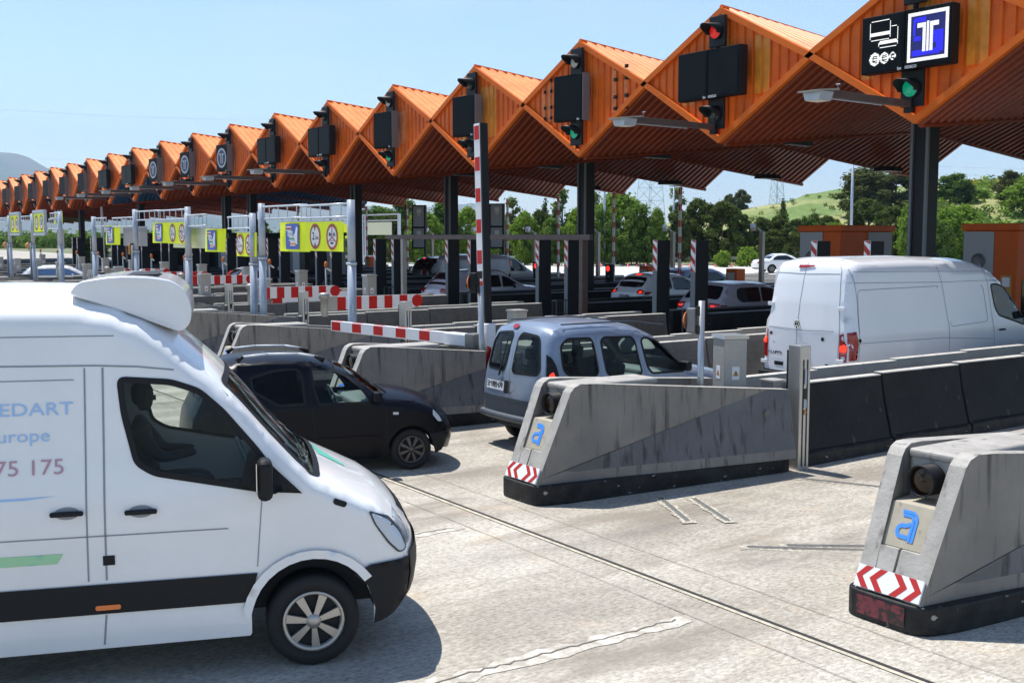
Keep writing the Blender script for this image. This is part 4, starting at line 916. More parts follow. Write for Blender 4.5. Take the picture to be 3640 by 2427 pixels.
pd.panel('side_moulding', [(-1.95, .52), (-.40, .52), (-.40, .46), (-1.95, .46)], 'black_paint', .018); pd.panel('door_handle', rounded([(-1.28, .87), (-1.10, .87), (-1.10, .835), (-1.28, .835)], .01), 'black_paint', .025)
pd.panel('bumper', [(.25, .50), (.50, .52), (.49, .36), (.42, .25), (.33, .25)], 'trim_black', .010, h=.06)
pd.front('grille', [(-.4, .62), (.4, .62), (.4, .45), (-.4, .45)], 'trim_black', .006)
pd.mirror(-.50, 1.0, 'black_paint', (1, -1), .95)
b = MB(); b.cyl(pd.topy(pd.q_of(s=-.36), .6, .01), pd.topy(pd.q_of(s=-.52), -.05, .015), .009, n=6).cyl(pd.topy(pd.q_of(s=-.30), .5, .01), pd.topy(pd.q_of(s=-.40), .1, .015), .008, n=6); b.build('wiper', M['trim_black'], pd.root)
seat(pd, -.34, -1.62, .48); seat(pd, .34, -1.45, .48, hz=1); cockpit(pd, -.72, .90, -.34)
# ============================ cars farther up the lanes: same surfaces, closed dark glass
def simple(name, label, loc, heading, half, E, arches, wb, R_, belt, tum, paint_, windows, rearw, scr, lamps=(), extra=None, scale=1, r=None, cat='car', rail=False, cw=None, glass_m='glass_opaque'):
    c = Car(name, label, cat, loc, heading, half, E, [], belt, tum, paint_, r=r or (lambda s, z: .11 if z > belt + .2 else .08), crown=.06, bulge=.1, h=.14, scale=scale)
    c.crown = lambda s, z, n: (.06 if z > belt + .2 else .08) * max(0, n.y) + (.10 if s < 1.5 else .25) * (1 - max(0, n.y))
    Lf = c.smax; b_ = [(Lf - .25, .24)] + c.arch_pts(wb[1], R_ + .06, R_, .25) + [(wb[1] - .6, .22)] + c.arch_pts(wb[0], R_ + .06, R_, .25) + [(.15, .28)]
    c.bot = b_; c.smin_ = 0
    for w_ in windows: c.window(w_, glass_m, hole=False, frame=.02)
    if rearw: c.twindow(rearw, glass_m, hole=False, frame=.02)
    if scr: c.twindow(scr, glass_m, hole=False, rearface=False, name='windscreen', frame=.02)
    c.body(); c.liners([(wb[0], R_ + .06, R_), (wb[1], R_ + .06, R_)]); c.wheels(wb, R_, .2, .64, 7, 'alloy')
    for kind, pts, m_, nm in lamps:
        if kind == 'r': c.rear(nm, rounded(pts, .02), m_, .010, h=.08)
        if kind == 'r2':
            c.rear(nm, rounded(pts, .02), m_, .010, h=.08); c.rear(nm, rounded([(-y, z) for y, z in pts], .02), m_, .010, h=.08)
        if kind == 's': c.panel(nm, rounded(pts, .02), m_, .010, h=.08, sides=(1, -1))
    c.mirror(c.Eat(c.q_of(s=wb[1] - .85))[0] , belt + .02, paint_, (1, -1))
    return c
E = [(-.05, .35), (-.12, .6), (-.08, .95), (.05, 1.08), (.22, 1.33), (.42, 1.50), (.60, 1.575), (1.2, 1.60), (1.8, 1.55), (2.2, 1.42), (2.6, 1.22), (2.95, 1.06), (3.4, 1.02), (3.8, .95), (4.05, .80), (4.1, .5), (4.0, .3)]
jk = simple('crossover_car', 'white crossover with dark rear window and lit brake lights between the dark walls', (-29.75, 25.3, gz(25.3) + .02), 0, .88, E, None, (.75, 3.25), .34, 1.0, .20, 'white_warm',
            [[(.55, 1.34), (.62, 1.44), (1.15, 1.49), (1.20, 1.12), (1.0, 1.10), (.70, 1.24)], [(1.26, 1.49), (1.75, 1.46), (2.1, 1.33), (2.55, 1.10), (2.5, 1.05), (1.3, 1.08)]],
            [(-.55, 1.46), (.55, 1.46), (.62, 1.34), (.60, 1.16), (.3, 1.11), (-.3, 1.11), (-.60, 1.16), (-.62, 1.34)], [(-.6, 2.15), (.6, 2.15), (.7, 2.8), (-.7, 2.8)],
            [('r2', [(.58, 1.08), (.80, 1.05), (.80, .95), (.62, .93), (.52, .99)], 'lamp_red', 'tail_light'), ('r2', [(.62, 1.03), (.76, 1.02), (.74, .96), (.62, .96)], 'lamp_lit', 'brake_lens'), ('s', [(-.07, 1.04), (.30, 1.02), (.15, .95), (-.05, .93)], 'lamp_red', 'tail_light'),
             ('r', [(-.13, 1.545), (.13, 1.545), (.13, 1.51), (-.13, 1.51)], 'lamp_lit', 'brake_light')], scale=1.02)
pl = jk.rear('number_plate', [(-.26, .90), (.26, .90), (.26, .78), (-.26, .78)], 'plate_white', .012); jk.text('1343 HWM', .02, .84, .12, 'black', .018, .8, 'rear', .003, parent=pl); jk.rear('plate_band', [(-.26, .90), (-.215, .90), (-.215, .78), (-.26, .78)], 'sign_blue', .016, parent=pl)
E = [(-.05, .35), (-.10, .6), (-.07, .9), (.02, 1.0), (.20, 1.22), (.38, 1.40), (.52, 1.455), (1.2, 1.49), (1.9, 1.46), (2.3, 1.34), (2.7, 1.14), (3.05, .99), (3.5, .95), (3.95, .82), (4.15, .65), (4.15, .4), (4.05, .28)]
gf = simple('compact_car', 'white compact hatchback with wide red tail lights behind the amber beacon post', (-24.35, 23.5, gz(23.5)), 0, .89, E, None, (.8, 3.35), .32, .93, .22, 'mauve_white',
            [[(.62, 1.32), (.75, 1.38), (1.5, 1.385), (1.52, .99), (.75, .99), (.60, 1.10)], [(1.58, 1.385), (2.0, 1.34), (2.35, 1.2), (2.65, 1.0), (1.58, .99)]],
            [(-.58, 1.38), (.58, 1.38), (.68, 1.12), (.64, 1.04), (-.64, 1.04), (-.68, 1.12)], [(-.6, 2.25), (.6, 2.25), (.7, 2.95), (-.7, 2.95)],
            [('r2', [(.46, .93), (.84, .94), (.84, .80), (.60, .78), (.48, .82)], 'lamp_red', 'tail_light'), ('r2', [(.55, .90), (.78, .90), (.76, .84), (.58, .83)], 'lamp_lit', 'brake_lens'), ('s', [(-.07, .93), (.16, .92), (.20, .85), (.10, .79), (-.07, .79)], 'lamp_red', 'tail_light')], scale=1.06)
gf.rear('number_plate', [(-.26, .62), (.26, .62), (.26, .51), (-.26, .51)], 'plate_white', .012)
E = [(-.05, .4), (-.12, .7), (-.08, 1.0), (.05, 1.12), (.30, 1.40), (.52, 1.60), (.72, 1.66), (1.4, 1.70), (2.1, 1.66), (2.5, 1.54), (2.95, 1.28), (3.25, 1.12), (3.8, 1.06), (4.3, .92), (4.5, .7), (4.5, .45), (4.4, .3)]
sv_ = simple('suv', 'white sport utility car with pale rear window left of the raised barrier arm', (-35.0, 20.6, gz(20.6)), 0, .92, E, None, (.85, 3.55), .36, 1.08, .2, 'mauve_white',
            [[(.72, 1.30), (.85, 1.50), (1.35, 1.55), (1.35, 1.16), (.66, 1.16)], [(1.42, 1.55), (2.1, 1.54), (2.15, 1.14), (1.42, 1.15)], [(2.22, 1.52), (2.5, 1.44), (2.95, 1.16), (2.22, 1.13)]],
            [(-.60, 1.58), (.60, 1.58), (.70, 1.30), (.66, 1.18), (-.66, 1.18), (-.70, 1.30)], [(-.6, 2.45), (.6, 2.45), (.75, 3.15), (-.75, 3.15)],
            [('r2', [(.50, 1.06), (.88, 1.10), (.88, .96), (.55, .94)], 'lamp_red', 'tail_light'), ('s', [(-.07, 1.09), (.25, 1.07), (.20, .97), (-.07, .96)], 'lamp_red', 'tail_light')], scale=1.04)
for sd_ in (1, -1):
    b = MB(); b.tube([(sd_ * .66, .85, 1.69), (sd_ * .66, 1.5, 1.745), (sd_ * .65, 2.2, 1.70), (sd_ * .64, 2.5, 1.60)], .018, 6); b.build('roof_rail', M['alloy_dark'], sv_.root)
E = [(-.05, .4), (-.08, 1.2), (-.02, 1.75), (.06, 1.92), (.2, 1.97), (1.5, 1.97), (2.9, 1.93), (3.3, 1.84), (3.7, 1.62), (4.1, 1.32), (4.35, 1.18), (4.7, 1.02), (4.95, .8), (5.0, .5), (4.9, .3)]
tf = simple('panel_van', 'grey panel van with two small oval door handles behind the white crossover and column', (-45.7, 27.5, gz(27.5) + .06), 0, .95, E, None, (.95, 4.05), .34, 1.2, .10, 'grey_paint',
            [[(3.0, 1.74), (3.25, 1.78), (3.55, 1.62), (3.95, 1.30), (3.95, 1.18), (3.08, 1.22)]], None, [(-.7, 3.4), (.7, 3.4), (.85, 4.15), (-.85, 4.15)],
            [('r2', [(.80, 1.3), (.92, 1.3), (.92, .85), (.80, .85)], 'lamp_red', 'tail_light'), ('r', [(-.08, 1.88), (.08, 1.88), (.08, 1.84), (-.08, 1.84)], 'lamp_red', 'brake_light')], cat='van')
for s_, z_ in ((2.62, .98), (2.98, .98)): tf.panel('door_handle', [(s_ + .05 * cos(k * pi / 6), z_ + .13 * sin(k * pi / 6)) for k in range(12)], 'trim_black', .02)
tf.tseam([(tf.q_of(z=1.9), 0), (tf.q_of(z=.5), 0)], .02); tf.seam([(2.82, 1.85), (2.82, .4)], .012); tf.panel('door_mirror_patch', [(3.03, 1.70), (3.16, 1.72), (3.16, 1.45), (3.05, 1.42)], 'lamp_orange', .008)
E = [(-.05, .35), (-.10, .6), (-.07, .9), (.05, 1.0), (.35, 1.33), (.52, 1.43), (.75, 1.48), (1.6, 1.51), (2.3, 1.47), (2.7, 1.34), (3.1, 1.13), (3.4, 1.0), (3.9, .95), (4.35, .82), (4.6, .62), (4.6, .4), (4.5, .28)]
vo = simple('estate_car', 'white estate car with upright red tail lights behind the red and white swing barrier', (-51.3, 18.9, gz(18.9)), 0, .91, E, None, (.9, 3.65), .33, .95, .2, 'white_paint',
            [[(.60, 1.15), (.78, 1.33), (1.25, 1.38), (1.25, 1.03), (.60, 1.03)], [(1.31, 1.385), (2.05, 1.38), (2.08, 1.02), (1.31, 1.03)], [(2.14, 1.38), (2.45, 1.33), (3.0, 1.05), (2.14, 1.02)]],
            [(-.60, 1.38), (.60, 1.38), (.66, 1.06), (-.66, 1.06)], [(-.6, 2.65), (.6, 2.65), (.72, 3.3), (-.72, 3.3)],
            [('r2', [(.66, 1.36), (.74, 1.36), (.82, 1.0), (.82, .72), (.72, .74), (.72, 1.0)], 'lamp_lit', 'tail_light'), ('s', [(.30, 1.36), (.40, 1.34), (.12, 1.0), (.0, .85), (-.05, .95)], 'lamp_red', 'tail_light')], scale=1.04)
E2 = [(-.05, .4), (-.12, .7), (-.08, 1.1), (.1, 1.45), (.3, 1.68), (.5, 1.74), (1.5, 1.76), (2.2, 1.70), (2.7, 1.45), (3.1, 1.15), (3.8, 1.08), (4.3, .92), (4.5, .7), (4.5, .45), (4.4, .3)]
simple('suv', 'black sport utility car half hidden by dark panels beside the grey van', (-51.9, 29.6, gz(29.6)), 0, .92, E2, None, (.85, 3.55), .36, 1.1, .15, 'dark_paint',
       [[(.5, 1.3), (.7, 1.6), (2.1, 1.6), (2.7, 1.2), (.5, 1.18)]], [(-.62, 1.62), (.62, 1.62), (.72, 1.2), (-.72, 1.2)], None, [('r2', [(.55, 1.1), (.86, 1.1), (.86, .95), (.6, .95)], 'lamp_red', 'tail_light'), ('r', [(-.1, 1.7), (.1, 1.7), (.1, 1.66), (-.1, 1.66)], 'lamp_lit', 'brake_light')])
simple('saloon_car', 'pale blue car ahead of the white crossover, its windscreen showing past the striped panel', (-35.3, 31.9, gz(31.9)), 0, .89, [(p[0], p[1]) for p in E], None, (.8, 3.4), .32, .93, .22, 'silver_blue',
       [[(.62, 1.15), (.85, 1.33), (2.3, 1.36), (2.95, 1.03), (.62, 1.03)]], [(-.58, 1.36), (.58, 1.36), (.66, 1.04), (-.66, 1.04)], [(-.6, 2.6), (.6, 2.6), (.72, 3.3), (-.72, 3.3)])
simple('hatchback', 'white and blue car at the far left partly hidden by the island cabinets', (-65.2, 12.3, gz(13)), 180 - 168, .89, [(p[0], p[1]) for p in E], None, (.8, 3.4), .32, .93, .22, 'white_paint',
       [[(.62, 1.15), (.85, 1.33), (2.3, 1.36), (2.95, 1.03), (.62, 1.03)]], [(-.58, 1.36), (.58, 1.36), (.66, 1.04), (-.66, 1.04)], [(-.6, 2.6), (.6, 2.6), (.72, 3.3), (-.72, 3.3)], glass_m='blue_paint')
E3 = [(0, .4), (-.04, .75), (.1, .92), (.7, .98), (1.1, 1.25), (1.45, 1.38), (2.1, 1.40), (2.6, 1.28), (3.1, 1.0), (3.9, .9), (4.35, .75), (4.4, .4), (4.3, .28)]
simple('saloon_car', 'silver white saloon driving away on the open road beyond the plaza', (at(1735, 84).x, at(1735, 84).y, .44), 22, .86, E3, None, (.9, 3.5), .31, .88, .25, 'white_paint',
       [[(1.05, 1.12), (1.4, 1.30), (2.1, 1.32), (2.85, .98), (1.0, .98)]], [(-.6, 1.30), (.6, 1.30), (.7, 1.02), (-.7, 1.02)], [(-.6, 2.3), (.6, 2.3), (.7, 2.95), (-.7, 2.95)],
       [('r2', [(.45, .84), (.80, .84), (.80, .72), (.45, .72)], 'lamp_red', 'tail_light')])
# ------------------------------------------------------------ crash nose of an island
ORD = {-1: 'right-hand', 0: 'middle', 1: 'third from the right', 2: 'fourth from the right'}
def nose(n, lab):
    X = IX(n) - .08; t = thing('island_nose', lab, 'concrete barrier end', (X, 8, 0), 0, 'concrete island ends with amber lamps')
    def T(p): return Vector((p.x, p.y - 8, p.z))
    kp = rounded([(-.40, 7.57), (.36, 7.56), (.46, 7.9), (.86, 11.5), (-.86, 11.5), (-.46, 7.9)], .16, 4)
    MB().prism(kp, 0, .24).build('kerb', M['kerb_black'], t, .02, 2, tf=T)
    xv = lambda y: .32 + .12 * max(0, y - 7.6); zd = lambda y: .30 + (y - 7.7) * .8 / 3.3
    def xo(y, z): return xv(y) + .17 * max(0, min(zd(y), 9) - z) * min(1, max(0, (y - 7.9) / 1.5)) 
    slope = [(7.62, .24), (7.67, .36), (8.08, 1.325), (8.13, 1.385), (8.22, 1.42), (8.40, 1.415), (11.45, 1.15)]
    for s in (1, -1):
        U = [(7.645, .30), (7.67, .36), (8.08, 1.325), (8.13, 1.385), (8.22, 1.42), (8.40, 1.415), (11.1, 1.18)]; L_ = [(7.62, .24), (7.645, .30), (11.1, 1.18), (11.45, 1.15), (11.45, .24)]
        b = MB()
        vs, fs = chart_mesh(U, [], .35, lambda y, z: Vector((s * xo(y, z), y, z))); b.add(vs, fs)
        vs, fs = chart_mesh([(7.62, .24), (7.645, .30), (8.15, .36), (11.45, .36), (11.45, .24)], [], .35, lambda y, z: Vector((s * xo(y, z), y, z))); b.add(vs, fs)
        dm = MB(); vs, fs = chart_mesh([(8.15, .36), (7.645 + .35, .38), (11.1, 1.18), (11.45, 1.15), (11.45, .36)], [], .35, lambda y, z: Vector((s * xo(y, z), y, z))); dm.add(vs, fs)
        vs, fs = chart_mesh([(7.645, .30), (7.995, .38), (8.15, .36)], [], .35, lambda y, z: Vector((s * xo(y, z), y, z))); b.add(vs, fs)
        w_ = .15
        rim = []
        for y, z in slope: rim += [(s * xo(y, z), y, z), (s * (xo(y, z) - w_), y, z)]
        rb = MB(); rb.add([(x + (s * .003 if i_ % 2 == 0 else 0), y - .001, z + .001) for i_, (x, y, z) in enumerate(rim)], [(2 * i, 2 * i + 1, 2 * i + 3, 2 * i + 2) for i in range(len(slope) - 1)])  # front and top rim, coloured paler as if sunlit
        inner = [(s * (xo(y, z) - w_), y, z) for y, z in slope] + [(s * (xv(11.45) - w_), 11.45, .24), (s * (xv(7.7) - w_), 7.64, .24)]
        b.add(inner, [tuple(range(len(inner)))])
        b.add([(s * xo(11.45, .24), 11.45, .24), (s * (xv(11.45) - w_), 11.45, .24), (s * (xv(11.45) - w_), 11.45, 1.15), (s * xo(11.45, 1.15), 11.45, 1.15)], [(0, 1, 2, 3)])
        o = b.build('side_wall', M['concrete'], t, tf=T); dm.build('darker_facet', M['concrete_darker'], o, tf=T); rb.build('sunlit_rim', M['concrete_sunlit'], o, tf=T)
        if s == 1: MB().lathe([(.001, .004), (.05, .004), (.055, 0)], 14, 'X', (xo(11.05, .86) + .002, 3.05, .86)).build('drain_plug', M['kerb_top'], o)
    # front infill, cap, recess
    b = MB()
    for s in (1, -1): b.add([(s * .012, 7.63, .24), (s * .175, 7.63, .24), (s * .205, 7.775, .61), (s * .012, 7.775, .61), (s * .012, 8.2, .24), (s * .24, 8.2, .24), (s * .24, 8.2, .61), (s * .012, 8.2, .61)], [(0, 1, 2, 3), (3, 2, 6, 7), (0, 3, 7, 4)])
    b.build('front_block', M['concrete_sunlit'], t, tf=T)
    MB().bx(-.24, .24, 8.17, 9.6, 1.31, 1.39).bx(-.24, .24, 8.19, 8.27, .3, 1.33).build('cap_slab', M['concrete_sunlit'], t, .03, 3, tf=T)
    pn = MB(); pn.add([(-.200, 7.805, .615), (.200, 7.805, .615), (.212, 7.955, .965), (-.212, 7.955, .965), (-.212, 8.19, .985), (.212, 8.19, .985), (-.200, 8.19, .615), (.200, 8.19, .615)], [(0, 1, 2, 3), (3, 2, 5, 4), (0, 3, 4, 6), (1, 7, 5, 2)])
    lp = pn.build('logo_panel', M['beige'], t, .008, tf=T)
    d = Vector((0, .15, .35)).normalized(); nn = Vector((0, -d.z, d.y)); c0 = Vector((0, 7.88, .79)) + nn * .006
    def stroke(pts, wd):
        P = [Vector(p) for p in pts]; vs = []
        for i, p in enumerate(P):
            t_ = (P[min(i + 1, len(P) - 1)] - P[max(0, i - 1)]).normalized(); m_ = Vector((-t_.y, t_.x))
            for k in (-1, 1): q = p + m_ * wd / 2 * k; vs.append(c0 + Vector((q.x, 0, 0)) + d * q.y)
        return vs, [(2 * i, 2 * i + 1, 2 * i + 3, 2 * i + 2) for i in range(len(P) - 1)]
    arc = lambda cx, cy, rx, ry, a0, a1, n_=10: [(cx + rx * cos(radians(a0 + (a1 - a0) * i / n_)), cy + ry * sin(radians(a0 + (a1 - a0) * i / n_))) for i in range(n_ + 1)]
    lg = MB()
    vs, fs = stroke([(-.085, .118)] + [(-.02, .118)] + arc(.0, .055, .066, .063, 80, 0) + [(.066, -.13)], .026); lg.add(vs, fs)
    vs, fs = stroke([(-.075, .088), (-.02, .088)] + arc(.0, .04, .034, .048, 80, 0) + [(.034, -.13)], .026); lg.add(vs, fs)
    vs, fs = stroke([(.02, .02), (-.02, .0)] + arc(-.045, -.048, .048, .048, 80, 270, 12) + [(.018, -.096)], .034); lg.add(vs, fs)
    lg.build('logo', M['logo_blue'], lp, tf=T)
    # amber lamp with ribbed hood
    z = 1.155
    prof = [(.085, 8.2), (.115, 8.195)]
    y = 8.185
    for k in range(4): prof += [(.132, y), (.132, y - .020), (.122, y - .025), (.122, y - .034)]; y -= .038
    prof += [(.136, y), (.136, y - .02), (.124, y - .022), (.118, y + .03)]
    lm = MB().lathe([(r_ , yy) for r_, yy in prof], 32, 'Y', (0, 0, z)).build('lamp_housing', M['trim_black'], t, tf=T)
    MB().lathe([(.0001, y - .004), (.07, y + .004), (.119, y + .02)], 32, 'Y', (0, 0, z)).build('amber_lens', M['amber_dark'], lm, tf=T)
    # chevron plate
    cp = MB(); d2 = Vector((0, .13, .30)).normalized(); n2 = Vector((0, -d2.z, d2.y)); o0 = Vector((0, 7.645, .345)) + n2 * .014
    def PP(u, v, e=0): return o0 + Vector((u, 0, 0)) + d2 * v + n2 * e
    hw, hh = .318, .095
    cp.add([PP(-hw, -hh), PP(hw, -hh), PP(hw, hh), PP(-hw, hh), PP(-hw, -hh, -.02), PP(hw, -hh, -.02), PP(hw, hh, -.02), PP(-hw, hh, -.02)], [(0, 1, 2, 3), (3, 2, 6, 7), (0, 4, 5, 1), (1, 5, 6, 2), (0, 3, 7, 4)])
    cpo = cp.build('chevron_plate', M['sign_white'], t, tf=T)
    ch = MB()
    for s in (-1, 1):
        for u0 in (.075, .215):
            a = .085; w_ = .070
            ch.add([PP(s * (u0 + a - .045), 0, .002), PP(s * (u0 - .045), hh * .98, .002), PP(s * (u0 - .045 + w_), hh * .98, .002), PP(s * min(hw, u0 + a - .045 + w_), 0, .002)], [(0, 1, 2, 3)])
            ch.add([PP(s * (u0 + a - .045), 0, .002), PP(s * (u0 - .045), -hh * .98, .002), PP(s * (u0 - .045 + w_), -hh * .98, .002), PP(s * min(hw, u0 + a - .045 + w_), 0, .002)], [(0, 1, 2, 3)])
    ch.build('red_chevron', M['chev_red'], cpo, tf=T)
    return t
base = nose(-1, 'right-hand concrete island nose with worn red paint on its black kerb')
b = MB(); b.add([(-.26, -.421 - .02, .05), (.22, -.421 - .025, .05), (.22, -.446, .215), (-.26, -.441, .215)], [(0, 1, 2, 3)]); b.build('worn_paint', M['red_paint_wear'], base, label='worn red paint on the kerb front')
proto = nose(0, 'middle concrete island nose below the silver blue van, white scrapes on its black kerb')
proto.location.x += .10
for n in range(1, 15):
    lab = {1: 'concrete island nose directly behind the black hatchback hood', 2: 'concrete island nose behind the roof of the black hatchback', 6: 'small island nose seen above the white roof at the far left', 5: 'small island nose just above the foreground van roof, right of the farther one'}.get(n, f'island nose hidden low behind the foreground van, {NAME[n]} past the middle one')
    dup(proto, (IX(n) - .08, 8, 0), label=lab)
# ------------------------------------------------------------ barrier rows
def segment(name, m, L_=1.9, ribs=True, hgt=1.1, lab='', kerb='kerb_black'):
    t = thing(name, lab, 'concrete barrier')
    g = .007
    MB().prism([(.80, 0), (.80, .17), (.76, .20), (.66, .20), (.66, 0)], g, L_ - g, 'Y').build('foot', M[kerb], t, .01)
    MB().prism([(.74, .20), (.60, .72), (.53, hgt), (.385, hgt), (.37, .20)], g, L_ - g, 'Y').build('wall', M[m], t, .012)
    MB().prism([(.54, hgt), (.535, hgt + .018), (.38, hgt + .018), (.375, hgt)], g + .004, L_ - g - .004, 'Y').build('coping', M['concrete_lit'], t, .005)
    if ribs:
        b = MB()
        for k in range(8):
            z = .60 + k * .055; x = .60 - (z - .72) * .184 if z > .72 else .60 + (.72 - z) * .27
            b.box((x, L_ / 2, z), (.02, L_ * .86, .022))
        b.build('ribs', M[m], t)
    return t
def rot_dup(o, X, y, flip, lab, grp, rzx=0):
    # left rows are the same segment turned round
    c = copy_tree(o); c['label'] = lab; c['group'] = grp
    if flip: c.location = (X, y + 1.9, gz(y)); c.rotation_euler = (0, 0, pi + rzx)
    else: c.location = (X, y, gz(y)); c.rotation_euler = (0, 0, rzx)
    return c
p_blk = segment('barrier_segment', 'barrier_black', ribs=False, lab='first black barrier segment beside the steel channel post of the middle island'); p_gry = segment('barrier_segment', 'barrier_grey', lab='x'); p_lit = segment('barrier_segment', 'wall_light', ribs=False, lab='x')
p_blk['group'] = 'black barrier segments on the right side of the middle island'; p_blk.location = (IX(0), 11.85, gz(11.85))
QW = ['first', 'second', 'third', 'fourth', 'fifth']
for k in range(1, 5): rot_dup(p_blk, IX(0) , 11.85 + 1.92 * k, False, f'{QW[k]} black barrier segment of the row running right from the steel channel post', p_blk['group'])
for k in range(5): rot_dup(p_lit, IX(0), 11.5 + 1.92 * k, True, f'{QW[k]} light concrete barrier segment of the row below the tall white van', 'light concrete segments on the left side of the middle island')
first = True
for n in range(1, 15):
    wh = {1: 'third', 2: 'fourth', 3: 'fifth', 4: 'sixth'}.get(n, NAME[min(n + 1, 19)])
    for k in range(4):
        lab = f'{QW[k]} ribbed grey barrier segment on the {wh} island from the right'; grp = f'ribbed grey barrier segments on the {wh} island from the right'
        if first: p_gry['label'] = lab; p_gry['group'] = grp; p_gry.location = (IX(n), 11.6, gz(11.6)); first = False
        else: rot_dup(p_gry, IX(n), 11.6 + 1.92 * k, False, lab, grp)
    if n < 8:
        for k in range(4): rot_dup(p_lit, IX(n), 11.6 + 1.92 * k, True, f'{QW[k]} pale barrier segment on the far side of the {wh} island', f'pale barrier segments on the far side of the {wh} island')
p_lit.location = (IX(8), 11.6 + 1.9, gz(11.6)); p_lit.rotation_euler = (0, 0, pi); p_lit['label'] = 'pale barrier segment at the start of the ninth island from the right'
# dark booth platforms with railings farther up each island
for n in range(0, 15):
    X = IX(n); wh = 'middle' if n == 0 else {1: 'third', 2: 'fourth', 3: 'fifth', 4: 'sixth'}.get(n, NAME[min(n + 1, 19)]); y0, y1 = 20.6, 37.0
    t = thing('booth_platform', f'dark low platform wall under the canopy on the {wh} island from the right' if n else 'dark low platform wall under the canopy beyond the black barrier segments', 'platform', (X, y0, gz(y0)), 0, 'dark booth platforms under the canopy')
    L_ = y1 - y0; sl = SL * L_
    for s in (-1, 1): MB().bx(s * .74 - .09, s * .74 + .09, 0, L_, -.1, .92 + sl * .5).build('side_wall', M['barrier_black'], t, .02)
    for s in (-1, 1): MB().bx(s * .74 - .10, s * .74 + .10, .02, L_ - .02, .92 + sl * .5, .945 + sl * .5).build('coping', M['column_edge'], t)
    MB().bx(-.65, .65, 0, L_, -.1, .35).build('deck', M['booth_dark'], t)
    rl = thing('guard_railing', f'dark steel railing beside the lane on the {wh} island from the right' if n else 'dark steel railing between the black barrier segments and the booth', 'railing', (X + .78, y0 - 1.0, gz(y0)), 0, 'dark railings under the canopy')
    b = MB(); b.tube([(0, 0, .2), (0, 0, 1.15), (0, 3.4, 1.15), (0, 3.4, .2)], .022, 6); b.build('frame', M['dark_rail'], rl)
    MB().tube([(0, 0, .75), (0, 3.4, .75)], .016, 6).build('middle_rail', M['dark_rail'], rl)
    if n in (3, 4): 
        b = MB(); 
        for k in range(48): b.bx(-.006, .006, .05 + k * .07, .062 + k * .07, .76, 1.14)
        b.build('bars', M['dark_rail'], rl); 
# ------------------------------------------------------------ striped protective panels
def stripes(b, w_, z0, z1, y, x0, period=.30):
    z = z0 - w_
    k = 0
    while z < z1:
        q = [(x0, z + w_), (x0 + w_, z), (x0 + w_, z + period / 2), (x0, z + w_ + period / 2)]
        q = [(x, max(z0, min(z1, zz))) for x, zz in q]
        if max(p[1] for p in q) - min(p[1] for p in q) > .01: b.add([(x, y, zz) for x, zz in q], [(0, 1, 2, 3)])
        z += period
def pplate(lab):
    t = thing('protective_panel', lab, 'bollard', group='dark protective panels with red and white stripes')
    MB().bx(-.075, .075, 0, .46, 0, 2.93).build('panel', M['plate_dark'], t, .006)
    MB().bx(-.08, .08, -.02, .0, 0, 2.12).build('edge', M['plate_edge'], t)
    s = MB().bx(-.08, .08, -.02, .0, 2.12, 2.94).build('striped_plate', M['sign_white'], t)
    b = MB(); stripes(b, .16, 2.125, 2.935, -.022, -.08); b.build('red_stripes', M['sign_red'], s)
    return t
pp = pplate('right striped panel of the pair showing above the roof of the tall white van'); pp.location = (IX(1) + .73, 20, gz(20))
for n in range(1, 15):
    for s in (1, -1):
        if n == 1 and s == 1: continue
        side_ = 'right' if s == 1 else 'left'
        lab = {1: 'left striped panel of the pair showing above the roof of the tall white van', 2: f'{side_} striped panel of the pair beside the white compact hatchback', 3: f'{side_} striped panel of the pair left of the white crossover',
               4: f'{side_} striped panel of the pair by the raised barrier arm and grey van', 5: f'{side_} striped panel of the pair right of the nearest yellow height sign'}.get(n, f'{side_} striped panel on the {NAME[min(n + 1, 19)]} island from the right')
        dup(pp, (IX(n) + s * .73, 20, gz(20)), label=lab)
# height beam across the lane behind the nearest height sign
t = thing('height_beam', 'long dark beam crossing above the lane from the nearest gantry post to the canopy column', 'height barrier', (IX(4) + 1.1, 19.4, gz(19)), 0)
MB().box((.4, .35, 3.02), (12.2, .12, .16)).build('beam', M['arm_brown'], t, .01); MB().bx(6.0, 6.16, .3, .5, 0, 3.0).build('post', M['arm_brown'], t)
MB().bx(-4.6, -4.44, .3, .46, 0, 2.94).build('post', M['wall_light'], t)
# ------------------------------------------------------------ booths
def booth(n, lab, m='booth_orange', y=25.7, h=3.1):
    t = thing('toll_booth', lab, 'toll booth', (IX(n), y, gz(y)), 0, 'toll booths under the canopy')
    MB().bx(-.72, .72, 0, 2.3, 0, h).build('wall', M[m], t, .02)
    MB().bx(-.79, .79, -.07, 2.37, h, h + .18).build('roof', M[m], t, .02)
    MB().bx(-.74, .10, -.03, .0, .1, h - .02).build('grey_panel', M['booth_grey'], t, .01); MB().bx(.72, .75, 1.2, 2.28, .1, h - .02).build('grey_panel', M['booth_grey'], t, .01)
    MB().lathe([(.001, 0), (.17, 0), (.17, -.02), (.19, -.03), (.19, .0)], 20, 'Y', (-.30, -.035, 2.35)).build('vent', M['grey_side'], t)
    MB().bx(.722, .735, .25, 1.05, 1.0, 1.9).build('window', M['dark_window'], t)
    return t
b1 = booth(1, 'orange and grey toll booth at the right edge, a small yellow notice on it')
MB().bx(.30, .62, -.02, -.004, 1.45, 2.0).build('notice', M['amber_box'], b1); MB().bx(.36, .56, -.025, -.02, 1.72, 1.95).build('notice_field', M['sign_white'], b1)
booth(2, 'orange and grey toll booth left of the column behind the white van')
for n in range(8, 15): booth(n, f'dark toll booth on the {NAME[min(n + 1, 19)]} island from the right', 'booth_dark', 23.6, 3.0)
